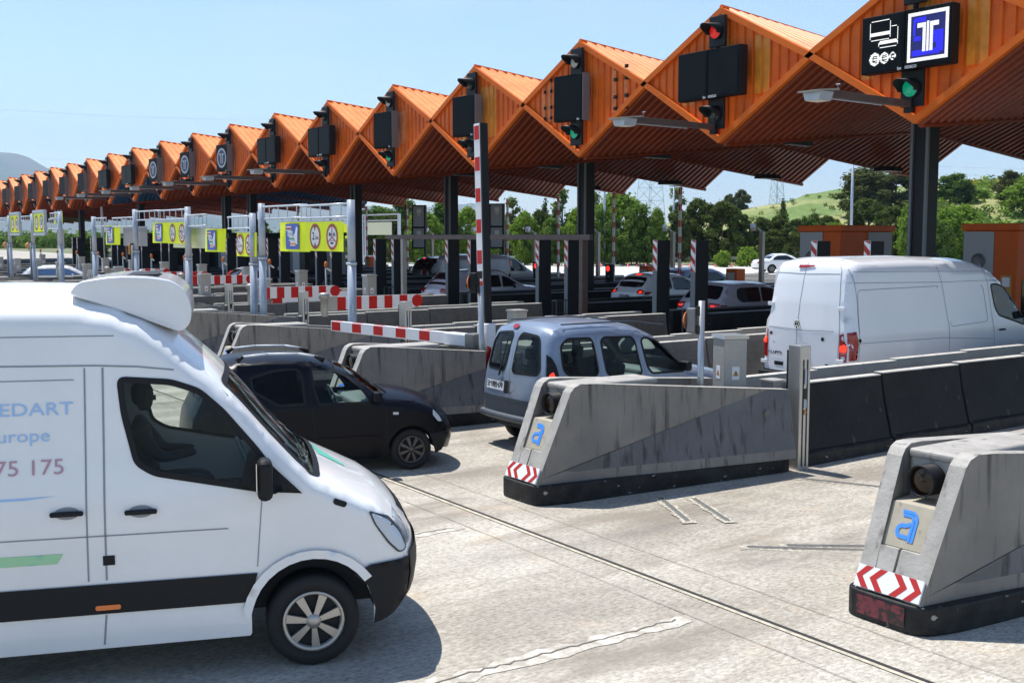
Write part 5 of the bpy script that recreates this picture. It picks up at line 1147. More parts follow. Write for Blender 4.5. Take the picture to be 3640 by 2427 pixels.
# ------------------------------------------------------------ island equipment
def warn(b1_, b2_, x, y, z, s):
    b1_.add([(x - s, y, z - s * .85), (x + s, y, z - s * .85), (x, y, z + s * .9)], [(0, 1, 2)])
    b2_.bx(x - s * .09, x + s * .09, y - .003, y - .001, z - s * .2, z + s * .42); b2_.bx(x - s * .09, x + s * .09, y - .003, y - .001, z - s * .62, z - s * .42)
def cabinet(lab, h=1.8, w_=.36, d=.34, grp='steel cabinets with warning triangles'):
    t = thing('control_cabinet', lab, 'cabinet', group=grp)
    MB().bx(-w_ / 2, w_ / 2, -d / 2, d / 2, 0, h).build('case', M['cabinet'], t, .015); MB().prism([(-d / 2 - .02, h), (d / 2 + .02, h), (d / 2 + .01, h + .05), (-d / 2 - .01, h + .05)], -w_ / 2 - .02, w_ / 2 + .02, 'X').build('lid', M['steel'], t)
    s = MB().bx(w_ / 2, w_ / 2 + .004, -.055, .055, h - .56, h - .38).build('warning_label', M['sign_white'], t)
    a = MB(); c = MB(); warn(a, c, 0, 0, h - .47, .045); R_ = lambda p: Vector((w_ / 2 + .006 - p.y, p.x, p.z))
    a.build('triangle', M['amber_box'], s, tf=R_); c.build('exclamation_mark', M['black'], s, tf=R_)
    s = MB().bx(-.055, .055, -d / 2 - .004, -d / 2, h - .56, h - .38).build('warning_label', M['sign_white'], t); a = MB(); c = MB(); warn(a, c, 0, -d / 2 - .006, h - .47, .045); a.build('triangle', M['amber_box'], s); c.build('exclamation_mark', M['black'], s)
    return t
k0 = cabinet('steel cabinet with a warning triangle on the middle island beside the silver pole'); k0.location = (IX(0), 11.15, 0); k0.rotation_euler = (0, 0, radians(-18))
for n in range(4, 15): dup(k0, (IX(n) + .05, 13.0, gz(13)), rz=0, label=f'small steel cabinet with warning triangle on the {NAME[min(n + 1, 19)]} island from the right')
for n in range(4, 14): dup(k0, (IX(n) + .05, 16.6, gz(16.6)), rz=0, label=f'farther steel cabinet behind the one on the {NAME[min(n + 1, 19)]} island from the right')
def chan(lab):
    t = thing('channel_post', lab, 'post', group='steel channel posts with a slotted face')
    MB().bx(-.13, .12, -.09, .09, 0, 1.74).build('post', M['steel'], t, .012)
    MB().bx(.12, .128, -.035, -.02, .1, 1.55).bx(.12, .128, .03, .045, .1, 1.55).build('slot', M['black'], t); MB().bx(-.165, -.13, -.085, .08, 0, 1.66).build('backing', M['column'], t)
    s = MB().bx(.128, .132, -.018, .028, 1.02, 1.16).build('sticker', M['black'], t); MB().bx(.128, .132, -.018, .028, .90, 1.01).build('sticker', M['sign_grey'], t)
    MB().add([(.133, -.02, .84), (.133, .005, .80), (.133, .03, .84), (.133, .005, .88)], [(0, 1, 2, 3)]).build('sticker', M['amber_box'], t)
    MB().bx(.128, .134, -.012, .022, 1.22, 1.42).build('sticker', M['sign_grey'], t)
    return t
c0 = chan('steel channel post between the middle island nose and the black barriers'); c0.location = (IX(0) + .80, 11.66, 0); c0.rotation_euler = (0, 0, radians(-10))
for n in range(1, 15):
    if n > 0: dup(c0, (IX(n) + .45, 11.75, gz(11.7)), rz=0, label='steel channel post just left of the raised barrier arm, behind the lowered arm' if n == 2 else f'steel channel post on the {NAME[min(n + 1, 19)]} island from the right')
t = thing('junction_box', 'small pale metal box on the middle island between cabinet and channel post', 'box', (IX(0) + .25, 11.75, 0)); MB().bx(-.12, .12, -.12, .12, 0, 1.18).build('case', M['cabinet'], t, .01); MB().bx(-.135, .135, -.135, .135, 1.18, 1.21).build('lid', M['cabinet'], t)
# amber flashing lamp on its silver pole
def lamp_pole(lab, hp, zl, m_case, m_lens, fx=-1, grp=None, pole='steel', cone=False):
    t = thing('flashing_lamp', lab, 'warning lamp', group=grp)
    MB().cyl((0, 0, 0), (0, 0, hp), .045, .045, 16).build('pole', M[pole], t)
    MB().bx(-.06, .0, -.05, .05, zl - .20, zl - .08).bx(-.06, .0, -.05, .05, zl + .05, zl + .18).build('bracket', M['black'], t)
    c = MB().bx(-.19, -.06, -.085, .085, zl - .19, zl + .15).build('case', M[m_case], t, .02)
    y = -.19
    MB().lathe([(.001, y - .06), (.07, y - .055), (.12, y - .03), (.14, y)], 20, 'X', (0, 0, zl - .02)).build('lens', M[m_lens], c) if not cone else MB().lathe([(.13, y - .32), (.135, y - .30), (.09, y), (.001, y)], 20, 'X', (0, 0, zl)).build('hood', M[m_case], c)
    return t
a = lamp_pole('amber flashing lamp on a silver pole on the middle island, behind the silver blue van', 2.33, 2.08, 'steel_dark', 'amber_lens'); a.location = (IX(0), 10.6, 0); a.rotation_euler = (0, 0, radians(22)); [setattr(o.data, 'materials', o.data.materials) for o in []]
a = lamp_pole('amber lamp in a black hooded case beside the raised red and white barrier arm', 2.35, 2.42, 'housing', 'amber_lens'); a.location = (IX(1) + .2, 10.4, 0); a.rotation_euler = (0, 0, radians(30))
for n, lab in ((5, 'yellow lamp box on a grey post behind the foreground van roof'), (8, 'yellow horn-shaped lamp on a grey post near the left edge'), (9, 'yellow horn-shaped lamp on a grey post at the left edge')):
    a = lamp_pole(lab, 2.9, 2.78, 'amber_box', 'amber_lens', pole='column_edge', cone=n > 5, grp='yellow lamps on grey posts'); a.location = (IX(n), 10.6, 0)
# amber beacons on thin posts
def beacon(lab):
    t = thing('beacon_post', lab, 'beacon', group='small amber beacons on steel posts')
    MB().cyl((0, 0, 0), (0, 0, 1.95), .04, .04, 10).build('post', M['steel'], t)
    MB().lathe([(.05, 1.95), (.07, 1.96), (.07, 2.06), (.045, 2.13), (.0001, 2.15)], 12, 'Z').build('beacon', M['amber_lens'], t); MB().box((.22, 0, 1.86), (.44, .05, .05), ry=.25).build('arm', M['steel'], t)
    return t
bc = beacon('amber beacon on a thin steel post on the sixth island from the right'); bc.location = (IX(5), 17.6, gz(17))
for n in range(6, 15): dup(bc, (IX(n), 17.6, gz(17)), label=f'amber beacon on a thin steel post on the {NAME[min(n + 1, 19)]} island from the right')
# ------------------------------------------------------------ barrier arms
def arm(name, L_, wd, dp, nred, m_back='housing', lab='', first_=.12, blk=.5):
    t = thing(name, lab, 'barrier arm')
    MB().bx(-wd / 2, wd / 2, -dp / 2, dp / 2, 0, L_).build('boom', M['bar_white'], t, .008)
    b = MB(); p = (L_ - first_) / nred
    for k in range(nred):
        z1 = L_ - first_ * .0 - k * p - .04; b.bx(-wd / 2 + .02, wd / 2 - .02, -dp / 2 - .004, -dp / 2, z1 - p * blk, z1)
        b.bx(wd / 2, wd / 2 + .003, -dp / 2 + .01, dp / 2 - .01, z1 - p * blk, z1)
    b.build('red_block', M['bar_red'], t)
    return t
t = arm('raised_barrier_arm', 3.88, .19, .10, 7, lab='raised red and white barrier arm standing upright in the middle of the photo', blk=.44); t.location = (IX(1) - .02, 10.60, 1.26); t.rotation_euler = (0, radians(-2.2), 0)
MB().bx(.097, .14, -.05, .09, -.05, 3.88).build('back_channel', M['housing'], t)
MB().bx(-.10, .24, -.08, .10, -.25, .42).build('clamp', M['bar_white'], t, .02)
t = thing('barrier_machine', 'grey barrier housing at the foot of the raised arm, next to the silver blue van', 'barrier housing', (IX(1) + .35, 11.2, 0))
MB().bx(-.42, .45, -.25, .35, 0, 1.28).build('case', M['cabinet'], t, .03); MB().bx(-.44, .47, -.27, .37, 1.28, 1.33).build('lid', M['wall_light'], t, .01); MB().bx(-.2, .15, -.3, -.25, .55, 1.1).build('door', M['cabinet'], t)
t = thing('junction_box', 'square pale box beside the barrier housing, above the van roof', 'box', (IX(2) + .3, 14.8, gz(14.8))); MB().bx(-.17, .17, -.17, .17, 0, 1.36).build('case', M['cabinet'], t, .01); MB().bx(-.19, .19, -.19, .19, 1.36, 1.40).build('lid', M['cabinet'], t)
t = arm('lowered_barrier_arm', 3.75, .21, .09, 5, lab='lowered red and white barrier arm lying across the lane behind the black hatchback', blk=.42)
t.rotation_euler = (0, radians(-90), radians(8)); t.location = (IX(1) - .75, 10.32, 1.38)
for c in []:
    if 'red' in c.name:
        b = MB()
        for k in range(5): z1 = 4.23 - k * .84; b.bx(-.055, .055, -.099, -.095, z1 - .36, z1)
        c.data.clear_geometry(); c.data.from_pydata([tuple(v) for v in b.v], [], b.f); c.data.update()
b = MB(); b.bx(-.11, .11, -.12, .10, -.62, -.0); b.build('clamp', M['bar_white'], t, .02); MB().bx(-.13, .13, -.14, .14, -.85, -.6).build('bearing', M['steel_dark'], t, .02)
# swing barriers along the islands
def swing(lab, L_=2.75, white=False):
    t = thing('swing_barrier', lab, 'swing barrier', group='red and white swing barriers folded along the islands')
    MB().lathe([(.10, 0), (.10, .46), (.14, .46), (.14, .58), (.11, .61), (.0001, .62)], 16).build('post', M['cabinet'], t)
    MB().bx(-.04, .04, .08, .36, .14, .52).build('hinge_plate', M['cabinet'], t, .01)
    p = MB().bx(-.03, .03, .36, L_, .16, .50).lathe([(.0001, -.03), (.17, -.03), (.17, .03), (.0001, .03)], 20, 'X', (0, L_, .33)).build('panel', M['bar_white'], t)
    b = MB(); k = .36
    while k < L_ - .1: b.bx(.03, .034, k, min(k + .24, L_), .16, .50); k += .46
    b.lathe([(.0001, .033), (.17, .033)], 20, 'X', (0, L_, .33)); b.build('red_stripes', M['bar_red'], p)
    return t
s0 = swing('nearest red and white swing barrier, right of the gantry post pair'); s0.location = (IX(3) + .5, 12.3, 1.12)
for n, lab in ((4, 'red and white swing barrier behind the gantry post pair below the white estate car'), (6, 'red and white swing barrier just above the foreground cooling unit'), (7, 'small red and white swing barrier behind the island cabinets'), (8, 'distant red and white swing barrier behind the island cabinets, left one')): dup(s0, (IX(n) + .5, 12.4 if n < 6 else 13.8, 1.16), label=lab)
t = thing('swing_barrier', 'swing barrier seen from its white back, on the island of the gantry post pair', 'swing barrier', (IX(4) + .5, 12.5, .95)); MB().bx(-.02, .02, .9, 3.1, .22, .52).build('panel', M['bar_white'], t, .01); MB().bx(-.03, -.02, .6, 2.9, .12, .6).build('red_stripes', M['bar_red'], t)
# arms raised beyond the booths, their signals and cameras
ra = arm('raised_barrier_arm', 3.9, .12, .08, 6, lab='x', blk=.40)
def sig(lab):
    t = thing('lane_signal', lab, 'traffic light', group='small red lane signals beyond the booths')
    MB().cyl((0, .06, 0), (0, .06, 1.2), .035, .035, 8).build('pole', M['steel'], t); MB().bx(-.19, .19, -.10, .10, .95, 1.72).build('case', M['housing'], t, .03)
    MB().lathe([(.0001, -.125), (.10, -.115), (.12, -.10)], 16, 'Y', (0, 0, 1.52)).build('red_lens', M['red_lens_on'], t); MB().lathe([(.0001, -.125), (.10, -.115), (.12, -.10)], 16, 'Y', (0, 0, 1.16)).build('green_lens', M['dark_lens'], t)
    return t
def camr(lab):
    t = thing('camera_post', lab, 'security camera', group='white cameras on posts beyond the booths')
    MB().bx(-.09, .09, -.07, .07, 0, 3.05).build('post', M['wall_light'], t); MB().box((-.28, -.25, 3.22), (.20, .62, .17), rz=.8, rx=.25).build('camera', M['guard_white'], t, .03); MB().cyl((0, 0, 3.02), (-.15, -.12, 3.18), .03, n=6).build('bracket', M['guard_white'], t)
    return t
sg = sig('x'); cm = camr('x'); f1 = f2 = f3 = True
AL = {4: 'thin raised barrier arm beside the third camera post from the right', 5: 'raised red and white arm right of the big middle column', 6: 'raised red and white arm above the workman', 7: 'raised red and white arm right of the framed black board', 8: 'raised arm hidden by the white upright barrier arm', 9: 'raised white arm left of the grey framed board', 10: 'raised red and white arm above the yellow far sign'}
CL = {4: 'white camera on a post left of the right-hand orange booth', 5: 'white camera on a post left of the striped panel pair', 6: 'white camera on a post right of the big middle column', 7: 'white camera on a post above the red signal left of the middle column', 8: 'white camera on a post between barrier arms', 9: 'white camera on a post above the grey van'}
for n in range(2, 13):
    p_ = (IX(n), {4: 30.2, 5: 31.3, 6: 32.3, 7: 33.0}.get(n, 33.0), gz(31.6) + .9)
    if n == 4: ra.location = p_; ra['label'] = AL[4]; ra['group'] = 'raised barrier arms beyond the booths'
    elif n > 4: dup(ra, p_, label=AL.get(n, f'raised barrier arm beyond the {NAME[min(n + 1, 19)]} island from the right'))
    p_ = (IX(n) + .35, 30.8, gz(30.8) - .02)
    SLB = {2: 'lit red lane signal over the front of the tall white van', 5: 'lit red lane signal left of the white crossover roof', 6: 'lit red lane signal left of the workman'}
    if n == 2: sg.location = (-21.55, 30.8, gz(30) + .62); sg['label'] = SLB[2]
    elif n > 4: dup(sg, p_, label=SLB.get(n, f'lit red lane signal beyond the {NAME[min(n + 1, 19)]} island from the right'))
    p_ = (IX(n) + .2, 34.6, gz(34))
    if n == 4: cm.location = p_; cm['label'] = CL[4]
    elif n > 4 and n < 10: dup(cm, p_, label=CL[n])
# orange machines and boxes beyond the booths
for n in (2, 4, 5, 6, 8, 10, 12):
    t = thing('service_box', f'orange service box on the far end of the {NAME[n + 1]} island from the right', 'box', (IX(n) + .1, 33.2, gz(33)), 0, 'orange service boxes'); MB().bx(-.3, .3, -.25, .25, 0, 1.55).build('case', M['booth_orange'], t, .02); MB().bx(-.2, .2, -.26, -.25, .8, 1.4).build('door', M['cabinet'], t)
# framed grey boards (their backs to us)
for (x, y, lab) in ((at(963, 62).x, at(963, 62).y, 'grey framed two-panel board left of the canopy column, beyond the booths'), (at(1141, 60).x, at(1141, 60).y, 'grey framed two-panel board right of the raised barrier arm, beyond the booths')):
    t = thing('framed_board', lab, 'sign', (x, y, gz(y)), radians(38), 'grey framed boards beyond the booths')
    b = MB(); b.bx(-.40, -.33, -.05, .05, 2.2, 4.6).bx(.33, .42, -.05, .15, 0, 4.6).bx(-.33, .33, -.05, .05, 4.53, 4.6).bx(-.33, .33, -.05, .05, 3.32, 3.42).bx(-.33, .33, -.05, .05, 2.2, 2.28); b.build('frame', M['housing'], t)
    for z0, z1 in ((3.42, 4.53), (2.28, 3.32)):
        p = MB().bx(-.33, .33, -.02, .02, z0, z1).build('panel', M['sign_grey'], t); MB().bx(-.10, .14, -.03, -.02, z1 - .38, z1 - .14).bx(-.05, .08, -.03, -.02, z1 - .5, z1 - .42).build('plate', M['sign_white'], p)
# ------------------------------------------------------------ height-limit gantries and their yellow signs
def disc(b, cx, cz, r0, r1, y, n=36):
    vs = []
    for k in range(n):
        a = 2 * pi * k / n
        vs += [(cx + r0 * cos(a), y, cz + r0 * sin(a)), (cx + r1 * cos(a), y, cz + r1 * sin(a))]
    b.add(vs, [(2 * k, 2 * k + 1, (2 * k + 3) % (2 * n), (2 * k + 2) % (2 * n)) for k in range(n)])
def roundel(t, cx, cz, r, kind):
    a = MB(); disc(a, cx, cz, 0.001, r, -.012); p = a.build('roundel', M['sign_white'], t)
    a = MB(); disc(a, cx, cz, r * .78, r, -.015)
    if kind == 'three':
        for k in (90, 210, 330):
            v = Vector((cos(radians(k)), sin(radians(k)))); m_ = Vector((-v.y, v.x)) * r * .055; e = v * r * .8
            a.add([(cx + m_.x, -.016, cz + m_.y), (cx + e.x + m_.x, -.016, cz + e.y + m_.y), (cx + e.x - m_.x, -.016, cz + e.y - m_.y), (cx - m_.x, -.016, cz - m_.y)], [(0, 1, 2, 3)])
    a.build('ring', M['sign_red'], p)
    b = MB()
    def tx(s_, sz, dx=0, dz=0, sx=1):
        vs, fs = text_mesh(s_, sz, .012 * sz, sx); b.add([(cx + dx + u, -.017, cz + dz + v) for u, v in vs], fs)
    if kind == 'h':
        tx('2', r * .85, -r * .30); tx('.1m', r * .50, r * .28, -r * .10, .9)
        for s in (1, -1): b.add([(cx - r * .18, -.017, cz + s * r * .78), (cx + r * .18, -.017, cz + s * r * .78), (cx, -.017, cz + s * r * .42)], [(0, 1, 2)])
    if kind == '30': tx('30', r * 1.05, sx=.9)
    if kind == 'three':
        b.bx(cx - r * .52, cx - r * .28, -.018, -.017, cz + r * .12, cz + r * .32); b.bx(cx - r * .27, cx - r * .14, -.018, -.017, cz + r * .12, cz + r * .25)
        for dx in (-.46, -.2): disc(b, cx + dx * r, cz + r * .10, .001, r * .06, -.018, 10)
        disc(b, cx + .28 * r, cz + r * .12, r * .05, r * .09, -.018, 12); disc(b, cx + .50 * r, cz + r * .12, r * .05, r * .09, -.018, 12); b.bx(cx + .28 * r, cx + .5 * r, -.018, -.017, cz + r * .17, cz + r * .30)
        b.bx(cx - .28 * r, cx + .25 * r, -.018, -.017, cz - r * .55, cz - r * .40); b.bx(cx - .3 * r, cx + .3 * r, -.018, -.017, cz - r * .30, cz - r * .26)
    b.build('symbol', M['black'], p)
def hsign(kind, W_, H_, lab, loc, rz=0, bend=0):
    t = thing('height_sign' if kind != 'cards' else 'payment_sign', lab, 'road sign', loc, rz, 'yellow lane signs hanging from the gantries')
    def bendf(p): return Vector((p.x, p.y + bend * (p.x / W_) ** 2 * 4 * .1 + (bend * .06 * (p.z + H_ / 2) if bend else 0), p.z))
    b = MB(); N = 8
    vs = [(-W_ / 2 + W_ * i / N, -.006 + dy, z) for i in range(N + 1) for z in (-H_ / 2, H_ / 2) for dy in (0, .012)]
    fs = []
    for i in range(N): k = 4 * i; fs += [(k, k + 4, k + 6, k + 2), (k + 1, k + 3, k + 7, k + 5), (k, k + 1, k + 5, k + 4), (k + 2, k + 6, k + 7, k + 3)]
    fs += [(0, 2, 3, 1), (4 * N, 4 * N + 1, 4 * N + 3, 4 * N + 2)]
    b.add(vs, fs); b.build('banner', M['yellow'], t, tf=bendf)
    b = MB(); b.bx(-W_ / 2, W_ / 2, -.015, .015, H_ / 2, H_ / 2 + .03)
    for k in (-.35, 0, .35): b.bx(k * W_ - .01, k * W_ + .01, -.01, .01, H_ / 2 + .03, H_ / 2 + .10)
    b.build('hanger', M['gantry'], t)
    if kind == 'hr': roundel(t, -W_ * .235, 0, H_ * .44, 'h'); roundel(t, W_ * .22, -.01, H_ * .44, 'three')
    if kind == 'h30': roundel(t, -W_ * .24, 0, H_ * .42, 'h'); roundel(t, W_ * .24, 0, H_ * .42, '30')
    if kind == 'cards':
        c = MB().bx(-W_ * .22, W_ * .22, -.012, -.008, -H_ * .42, H_ * .44).build('blue_panel', M['sign_blue'], t)
        pal = ['sign_red', 'sign_grey', 'sign_green', 'sign_orange', 'sign_orange']
        for k in range(4):
            x0 = -W_ * .19 + k * W_ * .045; z1 = H_ * (.36 - k * .17); q = MB().bx(x0, x0 + W_ * .17, -.016 - k * .002, -.013 - k * .002, z1 - H_ * .16, z1).build('card', M['sign_white'], c); MB().bx(x0, x0 + W_ * .17, -.018 - k * .002, -.0165 - k * .002, z1 - H_ * .12, z1 - H_ * .05).build('card_stripe', M[pal[k]], c)
        b = MB(); b.add([(W_ * .05, -.014, H_ * .1), (W_ * .09, -.014, H_ * .1), (W_ * .14, -.014, H_ * .36), (W_ * .19, -.014, H_ * .30), (W_ * .17, -.014, H_ * .02), (W_ * .17, -.014, -H_ * .25), (W_ * .10, -.014, -H_ * .25)], [tuple(range(7))]); b.build('hand', M['sign_white'], c)
    if kind == 'T':
        b = MB(); disc(b, -W_ * .2, 0, .001, W_ * .2, -.013); b.bx(W_ * .05, W_ * .42, -.013, -.008, -H_ * .28, -H_ * .02); c = b.build('blue_panel', M['navy'], t)
        MB().bx(-W_ * .32, -W_ * .08, -.016, -.014, H_ * .06, H_ * .12).bx(-W_ * .23, -W_ * .17, -.016, -.014, -H_ * .2, H_ * .06).build('symbol', M['sign_white'], c)
    return t
def gpost(x, y, top, lab, arms=()):
    t = thing('gantry_post', lab, 'gantry', (x, y, 0), 0, 'grey steel height gantries over the lanes')
    MB().cyl((0, 0, 0), (0, 0, top * .66), .095, .095, 18).build('lower_tube', M['gantry'], t)
    MB().cyl((0, 0, top * .655), (0, 0, top), .085, .085, 18).build('upper_tube', M['gantry'], t)
    MB().lathe([(.10, top * .65), (.115, top * .65), (.115, top * .664), (.10, top * .664)], 18).build('collar', M['gantry_light'], t)
    b = MB(); b.tube([(.09, -.05, 1.75), (.15, -.06, 1.72), (.15, -.06, 1.55), (.09, -.05, 1.52)], .012, 6); b.build('handle', M['gantry_light'], t)
    for (L_, a, zt, zb_) in arms:
        d = Vector((cos(radians(a)), sin(radians(a)), 0)); b = MB()
        b.cyl(d * .08 + Vector((0, 0, zt)), d * L_ + Vector((0, 0, zt)), .025, n=10).cyl(d * .08 + Vector((0, 0, zb_)), d * L_ + Vector((0, 0, zb_)), .025, n=10)
        k = 5
        for i in range(1, k + 1): p = d * (L_ * i / k - .04); b.cyl(p + Vector((0, 0, zb_)), p + Vector((0, 0, zt)), .014, n=8)
        b.build('arm', M['gantry_light'], t)
    return t
GY = 10.72
gpost(IX(2) - .05, GY, 3.97, 'nearest grey gantry post, right of the yellow height sign', [(2.55, 181, 3.89, 3.61)])
gpost(IX(3) + .05, GY + .1, 4.02, 'taller post of the close gantry post pair, its arm carrying the card payment sign', [(2.6, 2, 3.93, 3.63)])
gpost(IX(3) - .32, GY, 3.78, 'shorter left post of the close gantry post pair', [(1.95, 178, 3.70, 3.40)])
gpost(IX(4), GY, 4.05, 'gantry post right of the second yellow height sign', [(2.7, 181, 3.98, 3.70)])
gpost(IX(4) + .25, GY - .1, 3.86, 'slim gantry post carrying the short arm with a bent yellow banner', [(2.1, -4, 3.79, 3.48)])
gpost(IX(5), GY, 4.08, 'gantry post left of the second yellow height sign', [(2.5, 2, 4.0, 3.72), (2.6, 181, 3.82, 3.52)])
gpost(IX(6), GY, 3.92, 'gantry post just left of the yellow lamp box behind the foreground van', [(1.5, 3, 3.85, 3.55)])
gpost(IX(7), GY, 4.2, 'gantry post with short arm at the left of the parked cabinets', [(1.9, 181, 3.9, 3.5), (1.6, 181, 4.15, 3.95)])
for n, lab in ((8, 'gantry post beside the right-hand framed speed sign'), (9, 'gantry post beside the left-hand framed speed sign'), (10, 'gantry post at the left edge')): gpost(IX(n), GY, 4.2, lab, [(2.2, 181, 4.1, 3.9)])
hsign('hr', 1.96, .66, 'nearest yellow height sign reading 2.1 m beside a three-part vehicle ban', (-23.12, GY, 3.19))
hsign('cards', 1.62, .70, 'yellow banner with blue card payment symbol left of the nearest height sign', (-24.95, GY + .03, 3.18), radians(2), .5)
hsign('hr', 1.52, .62, 'yellow height sign hanging lower, left of the gantry post pair', (-27.97, GY, 2.98), radians(-2), .4)
hsign('cards', 1.36, .64, 'curled yellow banner with blue panel right of the second gantry', (-30.47, GY, 3.08), radians(4), .9)
hsign('hr', 1.94, .64, 'yellow height sign with two roundels on the gantry behind the foreground van', (-33.44, GY, 3.29))
hsign('cards', 1.46, .64, 'yellow banner with blue panel touching the second height sign on its left', (-35.4, GY + .03, 3.30), radians(2), .5)
hsign('cards', 1.55, .68, 'curled yellow banner with blue panel hanging left of the yellow lamp box', (-41.0, GY, 3.23), radians(3), .9)
def framed(kind, n, lab, W_=2.1, H_=.80):
    t = hsign(kind, W_, H_, lab, (IX(n) + W_ / 2 + .35, GY, 3.78)); b = MB()
    for x in (-W_ / 2 - .08, W_ / 2 + .08): b.bx(x - .06, x + .06, -.04, .08, -H_ / 2 - .14, H_ / 2 + .14)
    for z in (-H_ / 2 - .1, H_ / 2 + .1): b.bx(-W_ / 2 - .02, W_ / 2 + .02, -.04, .08, z - .06, z + .06)
    b.build('frame', M['gantry'], t)
framed('h30', 8, 'framed yellow sign with 2.1 m and 30 roundels, the right-hand one'); framed('h30', 9, 'framed yellow sign with 2.1 m and 30 roundels, the left-hand one'); framed('T', 10, 'framed yellow sign with a round blue T at the left edge', 1.8)
hsign('cards', 1.5, .5, 'yellow sign in steel frame on the gantry post left of the mast', (-48.6 - .75, GY + .1, 3.94), 0)
for x, y, z, W_, H_, lab, m_ in ((-38.8, GY + .25, 3.17, 2.8, .62, 'blank grey back of a sign hanging beside the yellow lamp box', 'board_grey'), (-33.0, GY + .3, 3.12, 3.6, .56, 'pale yellow back of a sign behind the second height sign', 'pale_yellow'), (IX(7) - .9, GY + .2, 3.05, 1.2, .8, 'blank grey board below the short arm near the left edge', 'board_grey')):
    t = thing('sign_back', lab, 'sign', (x, y, z)); MB().bx(-W_ / 2, W_ / 2, -.01, .01, -H_ / 2, H_ / 2).build('board', M[m_], t); MB().bx(-W_ / 2, W_ / 2, -.02, .02, H_ / 2, H_ / 2 + .04).bx(-.02, .02, 0, .03, H_ / 2, 3.5 - z).build('hanger', M['gantry'], t)
# far gantry with yellow board beyond the booths
t = thing('far_gantry', 'thin pale gantry with yellow board far beyond the booths', 'gantry', (-88, 46, .4), radians(0)); b = MB()
for x in (-9.5, -3.2, -2.4, 3.8): b.bx(x - .12, x + .12, -.1, .1, 0, 4.7)
b.build('post', M['gantry_light'], t); MB().bx(-9.5, 3.8, -.05, .05, 4.6, 4.72).bx(-9.5, 3.8, -.05, .05, 4.1, 4.2).build('beam', M['gantry_light'], t); MB().bx(-7.5, -3.6, -.12, -.06, 2.6, 3.9).build('board', M['yellow'], t); MB().bx(-1.9, 2.6, -.12, -.06, 2.9, 4.0).build('board', M['pale_yellow'], t)
# white mast and other small posts
t = thing('mast', 'thin white twin mast rising through the canopy gap at the left', 'mast', (-80.5, 20.5, .1)); MB().tube([(0, 0, 0), (.0, 0, 6.4)], .05, 8).tube([(.62, 0, 0), (.15, 0, 6.4)], .05, 8).build('pole', M['guard_white'], t)
# ------------------------------------------------------------ beyond the plaza
def at(x, D, z=0.0):
    """a place D metres out, in the direction the photograph shows at column x (of 2352)"""
    p = FH * D + RH * ((x - 1176) / 2560 * D); return Vector((p.x, p.y, z))
ZF = SL * 34 - .02
def quadsheet(name, pts, z, m):
    o = MB().add([(p.x, p.y, z) for p in pts], [tuple(range(len(pts)))]).build(name, m); o['kind'] = 'structure'; return o
quadsheet('road', [at(200, 70), at(2700, 38), at(2700, 100), at(1900, 108), at(1100, 114), at(200, 118)], ZF + .006, M['far_ground'])
# hill on the right
def interp(x, T):
    for (a, b), (c, d) in zip(T, T[1:]):
        if x <= c: return b + (d - b) * max(0, (x - a)) / (c - a)
    return T[-1][1]
HT = [(1380, 541), (1500, 515), (1650, 492), (1706, 480), (1805, 466), (1840, 452), (1933, 441), (2050, 433), (2150, 428), (2352, 410), (2700, 395), (3100, 380)]
from mathutils import noise as mn
def hill_z(x, t):
    """t 0 at the foot (depth 122) .. 1 at the crest (depth 210)"""
    top = (542 - interp(x, HT)) / 2560 * 210 + 3.2
    k = max(0, min(1, t)); s = k * k * (3 - 2 * k) * .55 + k * .45
    return ZF + (top - ZF) * s
hm = bpy.data.materials.new('hill_grass'); hm.use_nodes = True; n_ = hm.node_tree; b_ = n_.nodes['Principled BSDF']; b_.inputs['Roughness'].default_value = .9
tc = n_.nodes.new('ShaderNodeTexCoord')
def nz(scale, lo, hi, c0, c1, d=6):
    t = n_.nodes.new('ShaderNodeTexNoise'); t.inputs['Scale'].default_value = scale; t.inputs['Detail'].default_value = d; n_.links.new(tc.outputs['Object'], t.inputs[0])
    r = n_.nodes.new('ShaderNodeValToRGB'); r.color_ramp.elements[0].position = lo; r.color_ramp.elements[1].position = hi; r.color_ramp.elements[0].color = (*c0, 1); r.color_ramp.elements[1].color = (*c1, 1); n_.links.new(t.outputs[0], r.inputs[0]); return r.outputs[0]
a_ = nz(.06, .42, .60, (.12, .19, .035), (.32, .31, .12)); c_ = nz(1.2, .35, .65, (.55, .6, .5), (1, 1, 1)); mx_ = n_.nodes.new('ShaderNodeMix'); mx_.data_type = 'RGBA'; mx_.blend_type = 'MULTIPLY'; mx_.inputs[0].default_value = .8
n_.links.new(a_, mx_.inputs[6]); n_.links.new(c_, mx_.inputs[7]); n_.links.new(mx_.outputs[2], b_.inputs['Base Color']); M['hill_grass'] = hm
b = MB(); NX, NY = 70, 26; vs = []
for j in range(NY + 1):
    for i in range(NX + 1):
        x = 1380 + (3100 - 1380) * i / NX; t = j / NY * 1.25; D = 122 + 88 * t
        z = hill_z(x, t) if t <= 1 else hill_z(x, 1) - (t - 1) * 6
        p = at(x, D); z += (mn.noise(Vector((p.x * .06, p.y * .06, 0))) * .9 + mn.noise(Vector((p.x * .25, p.y * .25, 3))) * .3) * min(1, t * 3)
        vs.append((p.x, p.y, z if t > 0 else ZF - .3))
b.add(vs, [(j * (NX + 1) + i, j * (NX + 1) + i + 1, (j + 1) * (NX + 1) + i + 1, (j + 1) * (NX + 1) + i) for j in range(NY) for i in range(NX)], True)
o = b.build('hill', hm); o['kind'] = 'structure'
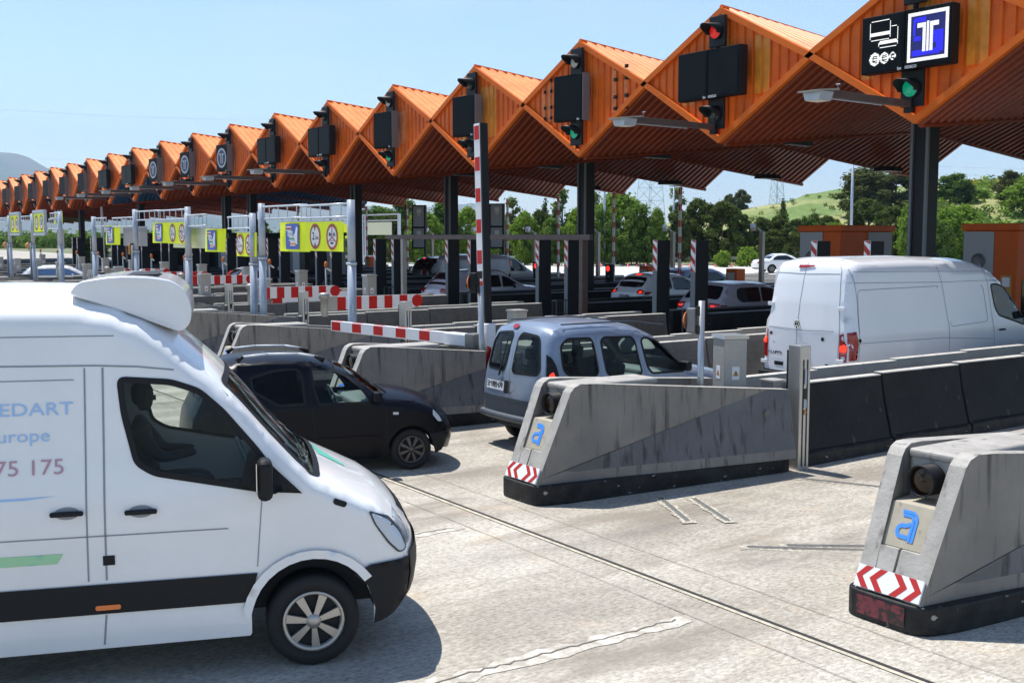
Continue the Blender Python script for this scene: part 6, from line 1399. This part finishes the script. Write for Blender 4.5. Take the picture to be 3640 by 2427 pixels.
# far mountains
mat('mountain', (.06, .09, .05), .95, var=.5, vscale=.002, c2=(.16, .15, .11))
RT = [(-900, 380), (-400, 330), (-150, 338), (-40, 352), (0, 350), (30, 354), (62, 364), (84, 370), (114, 385), (170, 408), (260, 430), (400, 452), (600, 462), (800, 474), (930, 480), (1000, 474), (1060, 466), (1084, 463), (1112, 472), (1138, 486), (1170, 500), (1250, 515), (1400, 524), (1700, 530), (2400, 534)]
b = MB(); NX = 260; vs = []; rows = 9
for j in range(rows):
    for i in range(NX + 1):
        x = -900 + 3300 * i / NX; D = 5200 + 260 * j; k = min(1, j / 6) if j <= 6 else 1 - (j - 6) * .35
        top = (542 - interp(x, RT)) / 2560 * (5200 + 260 * 6) + 3.2
        p = at(x, D); z = top * k ** .8 + mn.noise(Vector((p.x * .004, p.y * .004, 1))) * 26 * k + mn.noise(Vector((p.x * .016, p.y * .016, 5))) * 7 * k
        vs.append((p.x, p.y, z if j else -20))
b.add(vs, [(j * (NX + 1) + i, j * (NX + 1) + i + 1, (j + 1) * (NX + 1) + i + 1, (j + 1) * (NX + 1) + i) for j in range(rows - 1) for i in range(NX)], True)
o = b.build('hills', M['mountain']); o['kind'] = 'structure'
t = thing('broadcast_tower', 'faint tower on the mountain top at the left edge', 'tower', at(-3, 6700, 500)); MB().cyl((0, 0, -60), (0, 0, 110), 9, 2, 8).build('shaft', M['sign_grey'], t)
# ------------------------------------------------------------ trees
def leafmat(name, c, c2):
    m = bpy.data.materials.new(name); m.use_nodes = True; n = m.node_tree; n.nodes.clear(); L = n.links
    o = n.nodes.new('ShaderNodeOutputMaterial'); d = n.nodes.new('ShaderNodeBsdfDiffuse'); t = n.nodes.new('ShaderNodeBsdfTranslucent'); mx = n.nodes.new('ShaderNodeMixShader'); mx.inputs[0].default_value = .38
    g = n.nodes.new('ShaderNodeNewGeometry'); cr = n.nodes.new('ShaderNodeValToRGB'); cr.color_ramp.elements[0].color = (*c2, 1); cr.color_ramp.elements[1].color = (*c, 1)
    L.new(g.outputs['Random Per Island'], cr.inputs[0]); L.new(cr.outputs[0], d.inputs[0]); L.new(cr.outputs[0], t.inputs[0]); L.new(d.outputs[0], mx.inputs[1]); L.new(t.outputs[0], mx.inputs[2]); L.new(mx.outputs[0], o.inputs[0]); M[name] = m
leafmat('leaf_bright', (.24, .36, .05), (.11, .19, .03)); leafmat('leaf_mid', (.16, .25, .05), (.06, .11, .025)); leafmat('leaf_pine', (.13, .165, .045), (.045, .07, .02)); leafmat('leaf_pale', (.24, .30, .10), (.10, .15, .045)); leafmat('leaf_oak', (.15, .165, .055), (.05, .068, .022)); leafmat('leaf_yellow', (.55, .45, .03), (.3, .28, .03))
mat('bark', (.10, .08, .06), .9, var=.4, vscale=5)
def crown(blobs, n, size, rr, flat=.0, out=.75):
    b = MB(); tot = sum(r * r for *_, r in blobs)
    for (x, y, z, r) in blobs:
        for _ in range(max(3, int(n * r * r / tot))):
            v = Vector((rr.gauss(0, 1), rr.gauss(0, 1), rr.gauss(0, 1))).normalized(); rad = r * max(.1, rr.gauss(.82, .30))
            c = Vector((x, y, z)) + Vector((v.x * rad, v.y * rad, v.z * rad * .85))
            nn = (v + Vector((rr.uniform(-.8, .8), rr.uniform(-.8, .8), rr.uniform(-.3, .9)))).normalized(); a = nn.orthogonal().normalized(); d = nn.cross(a); th = rr.uniform(0, 6.3); a, d = a * cos(th) + d * sin(th), d * cos(th) - a * sin(th)
            s = size * rr.uniform(.6, 1.4)
            b.add([c - a * s * .5, c + d * s * .32, c + a * s * .5, c - d * s * .32], [(0, 1, 2, 3)])
    return b
def tree(kind, seed, lab='x'):
    rr = random.Random(seed); K = {'broad': ('leaf_bright', .6), 'mid': ('leaf_mid', .6), 'pine': ('leaf_pine', .5), 'poplar': ('leaf_pale', .45), 'bush': ('leaf_mid', .5), 'cypress': ('leaf_pine', .4), 'oak': ('leaf_oak', .55), 'scrub': ('leaf_bright', .5)}[kind]
    t = thing({'broad': 'broadleaf_tree', 'mid': 'broadleaf_tree', 'pine': 'pine_tree', 'poplar': 'poplar_tree', 'bush': 'bush', 'cypress': 'cypress_tree', 'oak': 'oak_tree', 'scrub': 'bush'}[kind], lab, 'tree' if kind not in ('bush', 'scrub') else 'bush')
    H = 10.0; bl = []
    if kind in ('broad', 'mid', 'oak'):
        for _ in range(64):
            a = rr.uniform(0, 6.28); h = rr.uniform(1.0, 9.3); w_ = 3.9 * sin(pi * min(1, max(.22, (h + .6) / 10.2))) ** .6 * rr.uniform(.3, 1.0); bl.append((w_ * cos(a), w_ * sin(a), h, rr.uniform(.45, 1.25)))
        n = 11000; sz = .50
    elif kind == 'pine':
        for _ in range(70):
            a = rr.uniform(0, 6.28); h = rr.uniform(.8, 9.5); w_ = (3.2 * (1 - ((h - 4.5) / 6.2) ** 2)) * rr.uniform(.3, 1.0); bl.append((w_ * cos(a), w_ * sin(a), h, rr.uniform(.35, .9)))
        n = 11000; sz = .42
    elif kind == 'poplar':
        for _ in range(30):
            a = rr.uniform(0, 6.28); h = rr.uniform(2.0, 9.7); w_ = (1.9 - abs(h - 4.5) * .24) * rr.uniform(.3, 1.1); bl.append((w_ * cos(a), w_ * sin(a), h, rr.uniform(.4, .95)))
        n = 4600; sz = .40
    elif kind == 'cypress':
        for k in range(16): h = .8 + k * .58; bl.append((rr.uniform(-.2, .2), rr.uniform(-.2, .2), h, 1.25 * (1 - (k / 16) ** 1.6) + .2))
        n = 3600; sz = .4
    else:
        for _ in range(16): a = rr.uniform(0, 6.28); w_ = rr.uniform(0, 4.2); bl.append((w_ * cos(a), w_ * sin(a), rr.uniform(1.5, 6.5) * (1 - w_ / 9), rr.uniform(1.3, 2.4)))
        n = 3600; sz = .75
    tr = MB(); tr.cyl((0, 0, -.4), (.1, 0, 4.5), .24 if kind != 'cypress' else .12, .13, 8).cyl((.1, 0, 4.5), (0, .1, 8.0), .13, .04, 7)
    for x, y, z, r in bl[:14]:
        if z > 2: tr.cyl((0.05, 0, max(1.2, z - 1.6 - rr.random())), (x * .9, y * .9, z), .07, .02, 5)
    tr.build('trunk', M['bark'], t)
    crown(bl, n, sz, rr, out=.55 if kind == 'poplar' else .7).build('crown', M[K[0]], t)
    return t
TP = {}
def plant(kind, x, ytop, ybase, wpx, D, lab, grp='trees beyond the plaza'):
    """crown top and foot given as photograph rows, D the distance"""
    zt = 3.2 + (542 - ytop) / 2560 * D
    if ybase == 'hill': t_ = (D - 122) / 88; zb = hill_z(x, t_) - .2
    else: zb = ZF if ybase is None else 3.2 + (542 - ybase) / 2560 * D
    h = max(1, zt - zb); w_ = wpx / 2560 * D
    base_w = {'broad': 8.6, 'mid': 8.6, 'oak': 8.6, 'pine': 7.4, 'poplar': 4.8, 'cypress': 2.6, 'bush': 10, 'scrub': 10}[kind]; hh = {'bush': 7.0, 'scrub': 7.0}.get(kind, 10.2)
    v = rnd.randrange(2); key = (kind, v); p = at(x, D, zb)
    if key not in TP: TP[key] = o = tree(kind, hash((len(TP), 5)) % 1000); o['label'] = lab; o['group'] = grp
    else: o = copy_tree(TP[key]); o['label'] = lab; o['group'] = grp
    o.location = p; o.rotation_euler = (0, 0, rnd.uniform(0, 6.28)); s = w_ / base_w * (1.3 if kind in ('broad', 'mid', 'oak', 'pine') else 1.1); o.scale = (s, s, h / hh)
    return o
TL = [('pine', 600, 500, 55, 118, 'dark pine showing between the two close black columns'), ('broad', 360, 560, 60, 105, 'light green tree low between posts at the left'), ('broad', 215, 545, 60, 110, 'light green tree behind the grey board at the left'),
      ('pine', 838, 478, 70, 120, 'dark pine right of the nearest black column top'), ('pine', 905, 484, 62, 112, 'rounded dark pine behind the far thin gantry'), ('mid', 870, 470, 90, 135, 'mixed green tree behind the rounded pine'),
      ('broad', 972, 484, 78, 112, 'bright green tree behind the grey framed board'), ('mid', 1020, 462, 90, 128, 'tall green tree left of the canopy column'), ('broad', 1075, 476, 70, 115, 'bright green tree just right of the canopy column'), ('mid', 930, 455, 80, 140, 'high green tree below the rear canopy edge, left part'),
      ('broad', 1110, 506, 60, 108, 'low bright tree below the distant blue mountain'), ('cypress', 1128, 492, 20, 125, 'small dark cypress left of the framed board'), ('poplar', 1180, 452, 64, 118, 'pale loose poplar right of the raised barrier arm'), ('broad', 1205, 486, 62, 108, 'bright green tree below the pale poplar'),
      ('pine', 1242, 478, 52, 112, 'dark pine with a pointed top between two barrier arms'), ('cypress', 1252, 448, 26, 118, 'dark narrow cypress above the pine'), ('poplar', 1290, 430, 80, 122, 'tall pale poplar left of the big middle column'), ('mid', 1268, 500, 60, 106, 'mid green tree beneath the tall poplar'),
      ('broad', 1325, 478, 64, 106, 'bright tree hugging the left of the big middle column'), ('poplar', 1365, 440, 60, 124, 'pale poplar behind the big middle column'), ('broad', 1418, 442, 104, 110, 'big bright green tree right of the big middle column'), ('mid', 1462, 468, 84, 106, 'green tree below the steel lattice pylon'), ('mid', 1385, 480, 60, 104, 'dense green tree beside the tall grey lamp pole'),
      ('broad', 1503, 480, 50, 108, 'bright tree right of the pylon'), ('poplar', 1558, 430, 66, 126, 'pale loose poplar above the dark pines'), ('pine', 1560, 478, 70, 108, 'dark pine below the pale loose poplar'), ('pine', 1605, 452, 84, 110, 'tall dark pine in the middle of the pine group'), ('pine', 1655, 460, 92, 108, 'wide dark pine left of the hillside'),
      ('pine', 1690, 478, 70, 112, 'dark pine at the foot of the hillside'), ('scrub', 1715, 562, 60, 102, 'bright green bush at the foot of the dark pines'), ('scrub', 1660, 572, 50, 100, 'low bright bush by the guard rail')]
for i, (k, x, yt, w_, D, lab) in enumerate(TL): plant(k, x, yt, None, w_, D, lab)
HL = [('pine', 1745, 496, 62, 118), ('pine', 1785, 492, 60, 120), ('pine', 1822, 500, 56, 117), ('mid', 1848, 494, 56, 121), ('pine', 1868, 488, 60, 122), ('pine', 1900, 492, 58, 119), ('broad', 1915, 512, 60, 113), ('pine', 1770, 525, 60, 108), ('pine', 1830, 530, 60, 106)]
PW = ['first', 'second', 'third', 'fourth', 'fifth', 'sixth', 'seventh', 'eighth', 'ninth']
for i, (k, x, yt, w_, D) in enumerate(HL): plant(k, x, yt, None, w_, D, f'{PW[i]} tree from the left in the dark hedge below the grassy hill', 'dark hedge of pines below the hill')
RL = [('oak', 1700, 436, 'hill', 36, 205, 'small round tree on the skyline left of the lattice mast'), ('oak', 1672, 446, 'hill', 30, 205, 'low dark bushes on the skyline at the left end of the hill'), ('cypress', 1795, 452, 'hill', 22, 150, 'small pointed tree beside the red lattice mast'),
      ('oak', 1985, 388, 'hill', 118, 165, 'left half of the large dark oak on the hill'), ('oak', 2050, 392, 'hill', 110, 170, 'right half of the large dark oak on the hill'), ('pine', 1990, 452, None, 100, 112, 'grey green pine in front of the large oak'), ('pine', 2040, 470, None, 80, 108, 'dark pine left of the right-hand column'),
      ('broad', 2082, 470, None, 64, 106, 'bright green tree just left of the right-hand column'), ('mid', 2185, 400, 'hill', 84, 175, 'dark bushy tree on the hill right of the column'), ('scrub', 2230, 430, 'hill', 60, 180, 'green bush on the hill crest'), ('broad', 2165, 480, None, 90, 108, 'pale leafy tree right of the column beside the red signal'),
      ('broad', 2215, 472, None, 96, 112, 'leafy tree left of the orange booth at the right'), ('mid', 2150, 500, None, 60, 106, 'dark leafy tree touching the column'), ('oak', 2310, 392, 'hill', 60, 170, 'tree with a pointed top near the right edge'), ('broad', 2350, 400, 'hill', 90, 160, 'broad bright tree at the right edge'), ('mid', 2420, 395, 'hill', 110, 160, 'broad dark tree beyond the right edge'), ('scrub', 2290, 500, 'hill', 90, 135, 'bush above the roof of the right booth'), ('mid', 2340, 505, None, 80, 118, 'bush cut by the right edge above the booth')]
for k, x, yt, yb, w_, D, lab in RL: plant(k, x, yt, yb, w_, D, lab)
b = MB(); rr = random.Random(9)
for _ in range(900):
    x = rr.uniform(-250, 1500); D = rr.uniform(250, 300); p = at(x, D, ZF); s = rr.uniform(1.6, 3.0); q = crown([(p.x, p.y, p.z + s * .6, s)], 26, 1.3, rr); b.add(q.v, q.f)
o = b.build('distant_wood', M['leaf_mid']); tag(o, 'distant low wood along the horizon behind the plaza', 'wood', kind='stuff')
# shrub cover on the slope: nobody could count it
rr = random.Random(3)
def cover(name, m, N, xr, tr, sz, leaves, lf):
    b = MB()
    for _ in range(N):
        x = rr.uniform(*xr); t_ = rr.uniform(*tr); D = 122 + 88 * t_; p = at(x, D, hill_z(x, t_)); s = rr.uniform(.5, 1) * sz
        q = crown([(p.x + rr.uniform(-s, s) * .5, p.y + rr.uniform(-s, s) * .5, p.z + s * .3, s) for _ in range(2)], leaves, lf, rr); b.add(q.v, q.f)
    o = b.build(name, M[m]); o['kind'] = 'stuff'; o['label'] = 'green scrub covering the hillside' if 'scrub' in name else 'ground cover'; o['category'] = 'scrub'
    return o
b = MB()
for _ in range(420):
    x = rr.uniform(560, 2160); D = rr.uniform(119, 125); p = at(x, D, ZF + .4); s = rr.uniform(.7, 1.5); q = crown([(p.x, p.y, p.z + s * .4, s)], 60, .42, rr); b.add(q.v, q.f)
o = b.build('undergrowth', M['leaf_mid']); tag(o, 'low green undergrowth behind the guard rail', 'undergrowth', kind='stuff')
cover('hillside_scrub', 'leaf_mid', 170, (2090, 2700), (.1, 1.0), 1.5, 70, .5); cover('hillside_scrub', 'leaf_bright', 200, (2090, 2700), (.05, 1.0), 1.3, 60, .45); cover('crest_scrub', 'leaf_yellow', 26, (2180, 2420), (.86, 1.0), .9, 60, .4); cover('crest_scrub', 'leaf_pale', 40, (1700, 1950), (.4, 1.0), .6, 30, .35)
# guard rail, fence, cones, lamp poles, pylons, wires
t = thing('guard_rail', 'long steel guard rail along the far side of the road', 'guard rail', (0, 0, 0)); b = MB(); ps = MB()
P = [at(x, D, ZF) for x, D in ((200, 121), (900, 116), (1300, 112), (1700, 111), (2100, 112), (2700, 116))]
for a, c in zip(P, P[1:]):
    b.box(((a + c) / 2 + Vector((0, 0, .62))), ((c - a).length, .06, .32), rz=atan2((c - a).y, (c - a).x)); k = int((c - a).length / 4)
    for i in range(k): q = a + (c - a) * i / k; ps.bx(q.x - .05, q.x + .05, q.y - .05, q.y + .05, q.z, q.z + .75)
b.build('rail', M['rail_steel'], t); ps.build('posts', M['steel_dark'], t)['kind'] = 'stuff'
t = thing('mesh_fence', 'dark green mesh fence behind the guard rail', 'fence', (0, 0, 0)); b = MB(); w2 = MB()
P = [at(x, D, ZF) for x, D in ((800, 121), (1300, 118), (1700, 116), (2150, 116))]
for a, c in zip(P, P[1:]):
    w2.cyl(a + Vector((0, 0, 1.5)), c + Vector((0, 0, 1.5)), .03, n=5); k = int((c - a).length / .35)
    for i in range(k): q = a + (c - a) * i / k; b.bx(q.x - .02, q.x + .02, q.y - .02, q.y + .02, q.z, q.z + 1.5)
w2.build('top_rail', M['dark_rail'], t); b.build('bars', M['dark_rail'], t)['kind'] = 'stuff'
cn = thing('traffic_cone', 'red traffic cone on the open road, leftmost of the row', 'cone', group='row of red cones on the open road'); MB().lathe([(.2, 0), (.2, .04), (.13, .05), (.03, .6), (.0001, .6)], 10).build('body', M['cone_red'], cn)
for i, x in enumerate((1379, 1442, 1463, 1483, 1503, 1544, 1564, 1584, 1642, 1661, 1680)):
    o = cn if i == 0 else copy_tree(cn); o.location = at(x, 101, ZF + .02); o['label'] = 'red traffic cone standing in a row on the far road'; o['group'] = 'row of red cones on the open road'; o.scale = (.7, .7, .6)
for x, D, ztop, lab in ((1387, 104, 9.6, 'tall grey lamp pole beside the big middle column'), (1951, 100, 10.2, 'tall grey lamp pole left of the large oak'), (1545, 118, 8.0, 'thin grey pole left of the dark pines')):
    t = thing('lamp_pole', lab, 'lamp pole', at(x, D, ZF)); MB().cyl((0, 0, 0), (0, 0, ztop), .15, .09, 10).build('pole', M['gantry'], t); MB().box((0, 0, ztop), (1.2, .25, .12)).build('lamp_head', M['gantry'], t)
def pylon(x, D, zb, h, w_, lab, m='gantry_light'):
    t = thing('lattice_pylon', lab, 'pylon', at(x, D, zb)); b = MB(); N = 11
    for i in range(N):
        z0, z1 = h * i / N, h * (i + 1) / N; w0, w1 = w_ * (1 - .75 * i / N), w_ * (1 - .75 * (i + 1) / N); c0 = [(-w0, -w0), (w0, -w0), (w0, w0), (-w0, w0)]; c1 = [(-w1, -w1), (w1, -w1), (w1, w1), (-w1, w1)]
        for k in range(4):
            k2 = (k + 1) % 4; r = D / 2560 * .75
            b.cyl((*c0[k], z0), (*c1[k], z1), r * .8, n=4, caps=False).cyl((*c0[k], z0), (*c1[k2], z1), r * .5, n=4, caps=False).cyl((*c0[k2], z0), (*c1[k], z1), r * .5, n=4, caps=False).cyl((*c1[k], z1), (*c1[k2], z1), r * .5, n=4, caps=False)
    b.build('lattice', M[m], t)
pylon(1491, 190, ZF, 24, 2.2, 'steel lattice pylon behind the bright green trees'); pylon(1780, 215, hill_z(1780, .9) - 6, 18, 1.4, 'thin red and white lattice mast on the hillside')
for pts, lab in ((((-200, 150, 21.0), (760, 150, 18.6)), 'uppermost thin power line in the sky at the left'), (((-200, 160, 15.3), (720, 160, 13.8)), 'second thin power line in the sky at the left'), (((-200, 160, 13.6), (600, 160, 12.4)), 'third thin power line in front of the mountain'), (((-200, 160, 11.5), (400, 160, 10.9)), 'lowest thin power line in front of the mountain'),
                 (((2100, 260, 19.3), (2700, 260, 19.6)), 'upper thin power line right of the column'), (((2100, 260, 17.6), (2700, 260, 17.8)), 'middle thin power line right of the column'), (((1900, 260, 15.2), (2700, 260, 15.0)), 'lower thin power line right of the column')):
    a, c = at(*pts[0]), at(*pts[1]); N = 8; P = [a + (c - a) * i / N - Vector((0, 0, .8 * sin(pi * i / N))) for i in range(N + 1)]
    t = thing('power_line', lab, 'power line', P[0]); MB().tube([p - P[0] for p in P], pts[0][1] / 2560 * .22, 4).build('wire', M['gantry'], t)
# flared concrete walls beyond the canopy
for n, y0, y1, h, dx, lab in ((1, 38, 50, 1.0, .0, 'pale flared concrete wall beyond the white compact hatchback'), (2, 38, 54, .9, .3, 'second pale concrete wall beyond the canopy'), (3, 38, 56, .8, .2, 'third pale concrete wall beyond the canopy'), (4, 38, 52, .7, 0, 'fourth pale concrete wall beyond the canopy'), (5, 38, 50, .7, 0, 'fifth pale concrete wall beyond the canopy'), (6, 38, 50, .7, 0, 'sixth pale concrete wall beyond the canopy')):
    t = thing('exit_wall', lab, 'wall', (IX(n) + dx, y0, gz(y0)), 0, 'pale concrete walls beyond the canopy'); b = MB(); L_ = y1 - y0
    for s in (-1, 1): b.prism([(0, 0), (L_, 0), (L_, h * .35), (L_ * .8, h), (0, h + .1)], s * .85 - .12, s * .85 + .12, 'X')
    b.build('wall', M['wall_light'], t); MB().bx(-.7, .7, .1, L_ * .85, 0, h * .7).build('fill', M['wall_light'], t)
# ------------------------------------------------------------ people
def body(name, lab, J, edges, rad, m, loc, rz=0):
    me = bpy.data.meshes.new(name); me.from_pydata(J, edges, []); o = bpy.data.objects.new(name, me); col.objects.link(o)
    sk = o.modifiers.new('skin', 'SKIN'); sk.use_smooth_shade = True
    for i, r in enumerate(rad): v = me.skin_vertices[0].data[i]; v.radius = (r, r) if not isinstance(r, tuple) else r; v.use_root = (i == 0)
    ss = o.modifiers.new('sub', 'SUBSURF'); ss.levels = 1; ss.render_levels = 1
    dg = bpy.context.evaluated_depsgraph_get(); dg.update(); m2 = bpy.data.meshes.new_from_object(o.evaluated_get(dg)); o.modifiers.clear(); o.data = m2; m2.materials.clear(); m2.materials.append(M[m])
    o.location = loc; o.rotation_euler = (0, 0, rz); tag(o, lab, 'person'); return o
def head(parent, c, hair='hair'):
    h = MB().lathe([(.0001, -.125), (.045, -.118), (.065, -.07), (.074, -.01), (.072, .05), (.05, .10), (.0001, .118)], 20, 'Z', c).build('head', M['skin'], parent)
    MB().lathe([(.05, -.075), (.075, -.045), (.083, .02), (.078, .07), (.055, .112), (.0001, .134)], 16, 'Z', (c[0], c[1] - .022, c[2])).build('hair', M[hair], h); MB().box((c[0], c[1] + .078, c[2] - .02), (.02, .03, .04)).build('nose', M['skin'], h)
    b = MB()
    for s in (-1, 1): b.box((c[0] + s * .027, c[1] + .068, c[2] + .012), (.018, .012, .010))
    b.build('eyes', M['dark_cloth'], h); return h
# workman walking across beyond the booths
J = [(0, 0, .95), (0, 0, 1.15), (0, .02, 1.38), (0, .03, 1.50), (-.19, .02, 1.40), (-.26, -.06, 1.12), (-.24, .08, .90), (.19, .02, 1.40), (.25, .10, 1.13), (.20, .28, .95), (-.09, 0, .90), (-.11, .16, .50), (-.10, .14, .08), (-.10, .27, .04), (.09, 0, .90), (.10, -.10, .50), (.10, -.32, .12), (.10, -.22, .05)]
Ed = [(0, 1), (1, 2), (2, 3), (2, 4), (4, 5), (5, 6), (2, 7), (7, 8), (8, 9), (0, 10), (10, 11), (11, 12), (12, 13), (0, 14), (14, 15), (15, 16), (16, 17)]
Rd = [(.15, .11), (.14, .10), (.17, .11), .055, .065, .048, .035, .065, .048, .035, .09, .065, .05, .045, .09, .065, .05, .045]
w1 = body('person', 'workman in orange high-visibility clothes walking beyond the booths', J, Ed, Rd, 'hiviz', at(1303, 48.5, gz(40)), radians(120)); head(w1, (0, .04, 1.66))
MB().lathe([(.145, .0), (.150, .05), (.145, .05)], 14, 'Z', (0, 0.0, 1.08)).lathe([(.165, 0), (.165, .04)], 14, 'Z', (0, .01, 1.25)).build('reflective_band', M['sign_white'], w1)
# driver of the foreground van
def driver(lab, car, x, s, z, m='dark_cloth', a=0):
    J = [(0, 0, 0), (0, -.06, .22), (0, -.10, .46), (0, -.06, .60), (-.19, -.08, .48), (-.24, .10, .25), (-.14, .36, .26), (.19, -.08, .48), (.24, .10, .25), (.12, .38, .28), (-.1, .05, .0), (-.12, .45, .03), (-.12, .55, -.35), (.1, .05, 0), (.12, .45, .03), (.12, .55, -.35)]
    Ed = [(0, 1), (1, 2), (2, 3), (2, 4), (4, 5), (5, 6), (2, 7), (7, 8), (8, 9), (0, 10), (10, 11), (11, 12), (0, 13), (13, 14), (14, 15)]
    Rd = [(.16, .13), (.15, .12), (.18, .12), .06, .07, .05, .035, .07, .05, .035, .09, .075, .05, .09, .075, .05]
    o = body('person', lab, J, Ed, Rd, m, car.root.matrix_basis @ Vector((x, s, z)), car.root.rotation_euler.z); head(o, (0, -.03, .74)); return o
_s = M['skin']; M['skin'] = mat('skin_shaded', (.07, .04, .03), .6)  # darker skin copy for the drivers; cabin shade put into the colour
driver('driver of the foreground van, dark figure behind the side window', spr, -.45, -1.21, 1.15); driver('driver of the silver blue van seen through its side windows', kg, -.38, 1.85, .68); driver('driver of the black hatchback, a dim figure behind the door pillar', pd, -.34, -1.58, .52)
M['skin'] = _s
# ------------------------------------------------------------ the air
hz = bpy.data.materials.new('haze'); hz.use_nodes = True; n_ = hz.node_tree; n_.nodes.clear(); o_ = n_.nodes.new('ShaderNodeOutputMaterial'); v_ = n_.nodes.new('ShaderNodeVolumePrincipled')
v_.inputs['Color'].default_value = (.50, .72, 1, 1); v_.inputs['Density'].default_value = HAZE; v_.inputs['Anisotropy'].default_value = 0; n_.links.new(v_.outputs[0], o_.inputs['Volume'])
MB().bx(-9500, 4500, -3500, 9500, -60, 800).build('haze', hz)['kind'] = 'stuff'
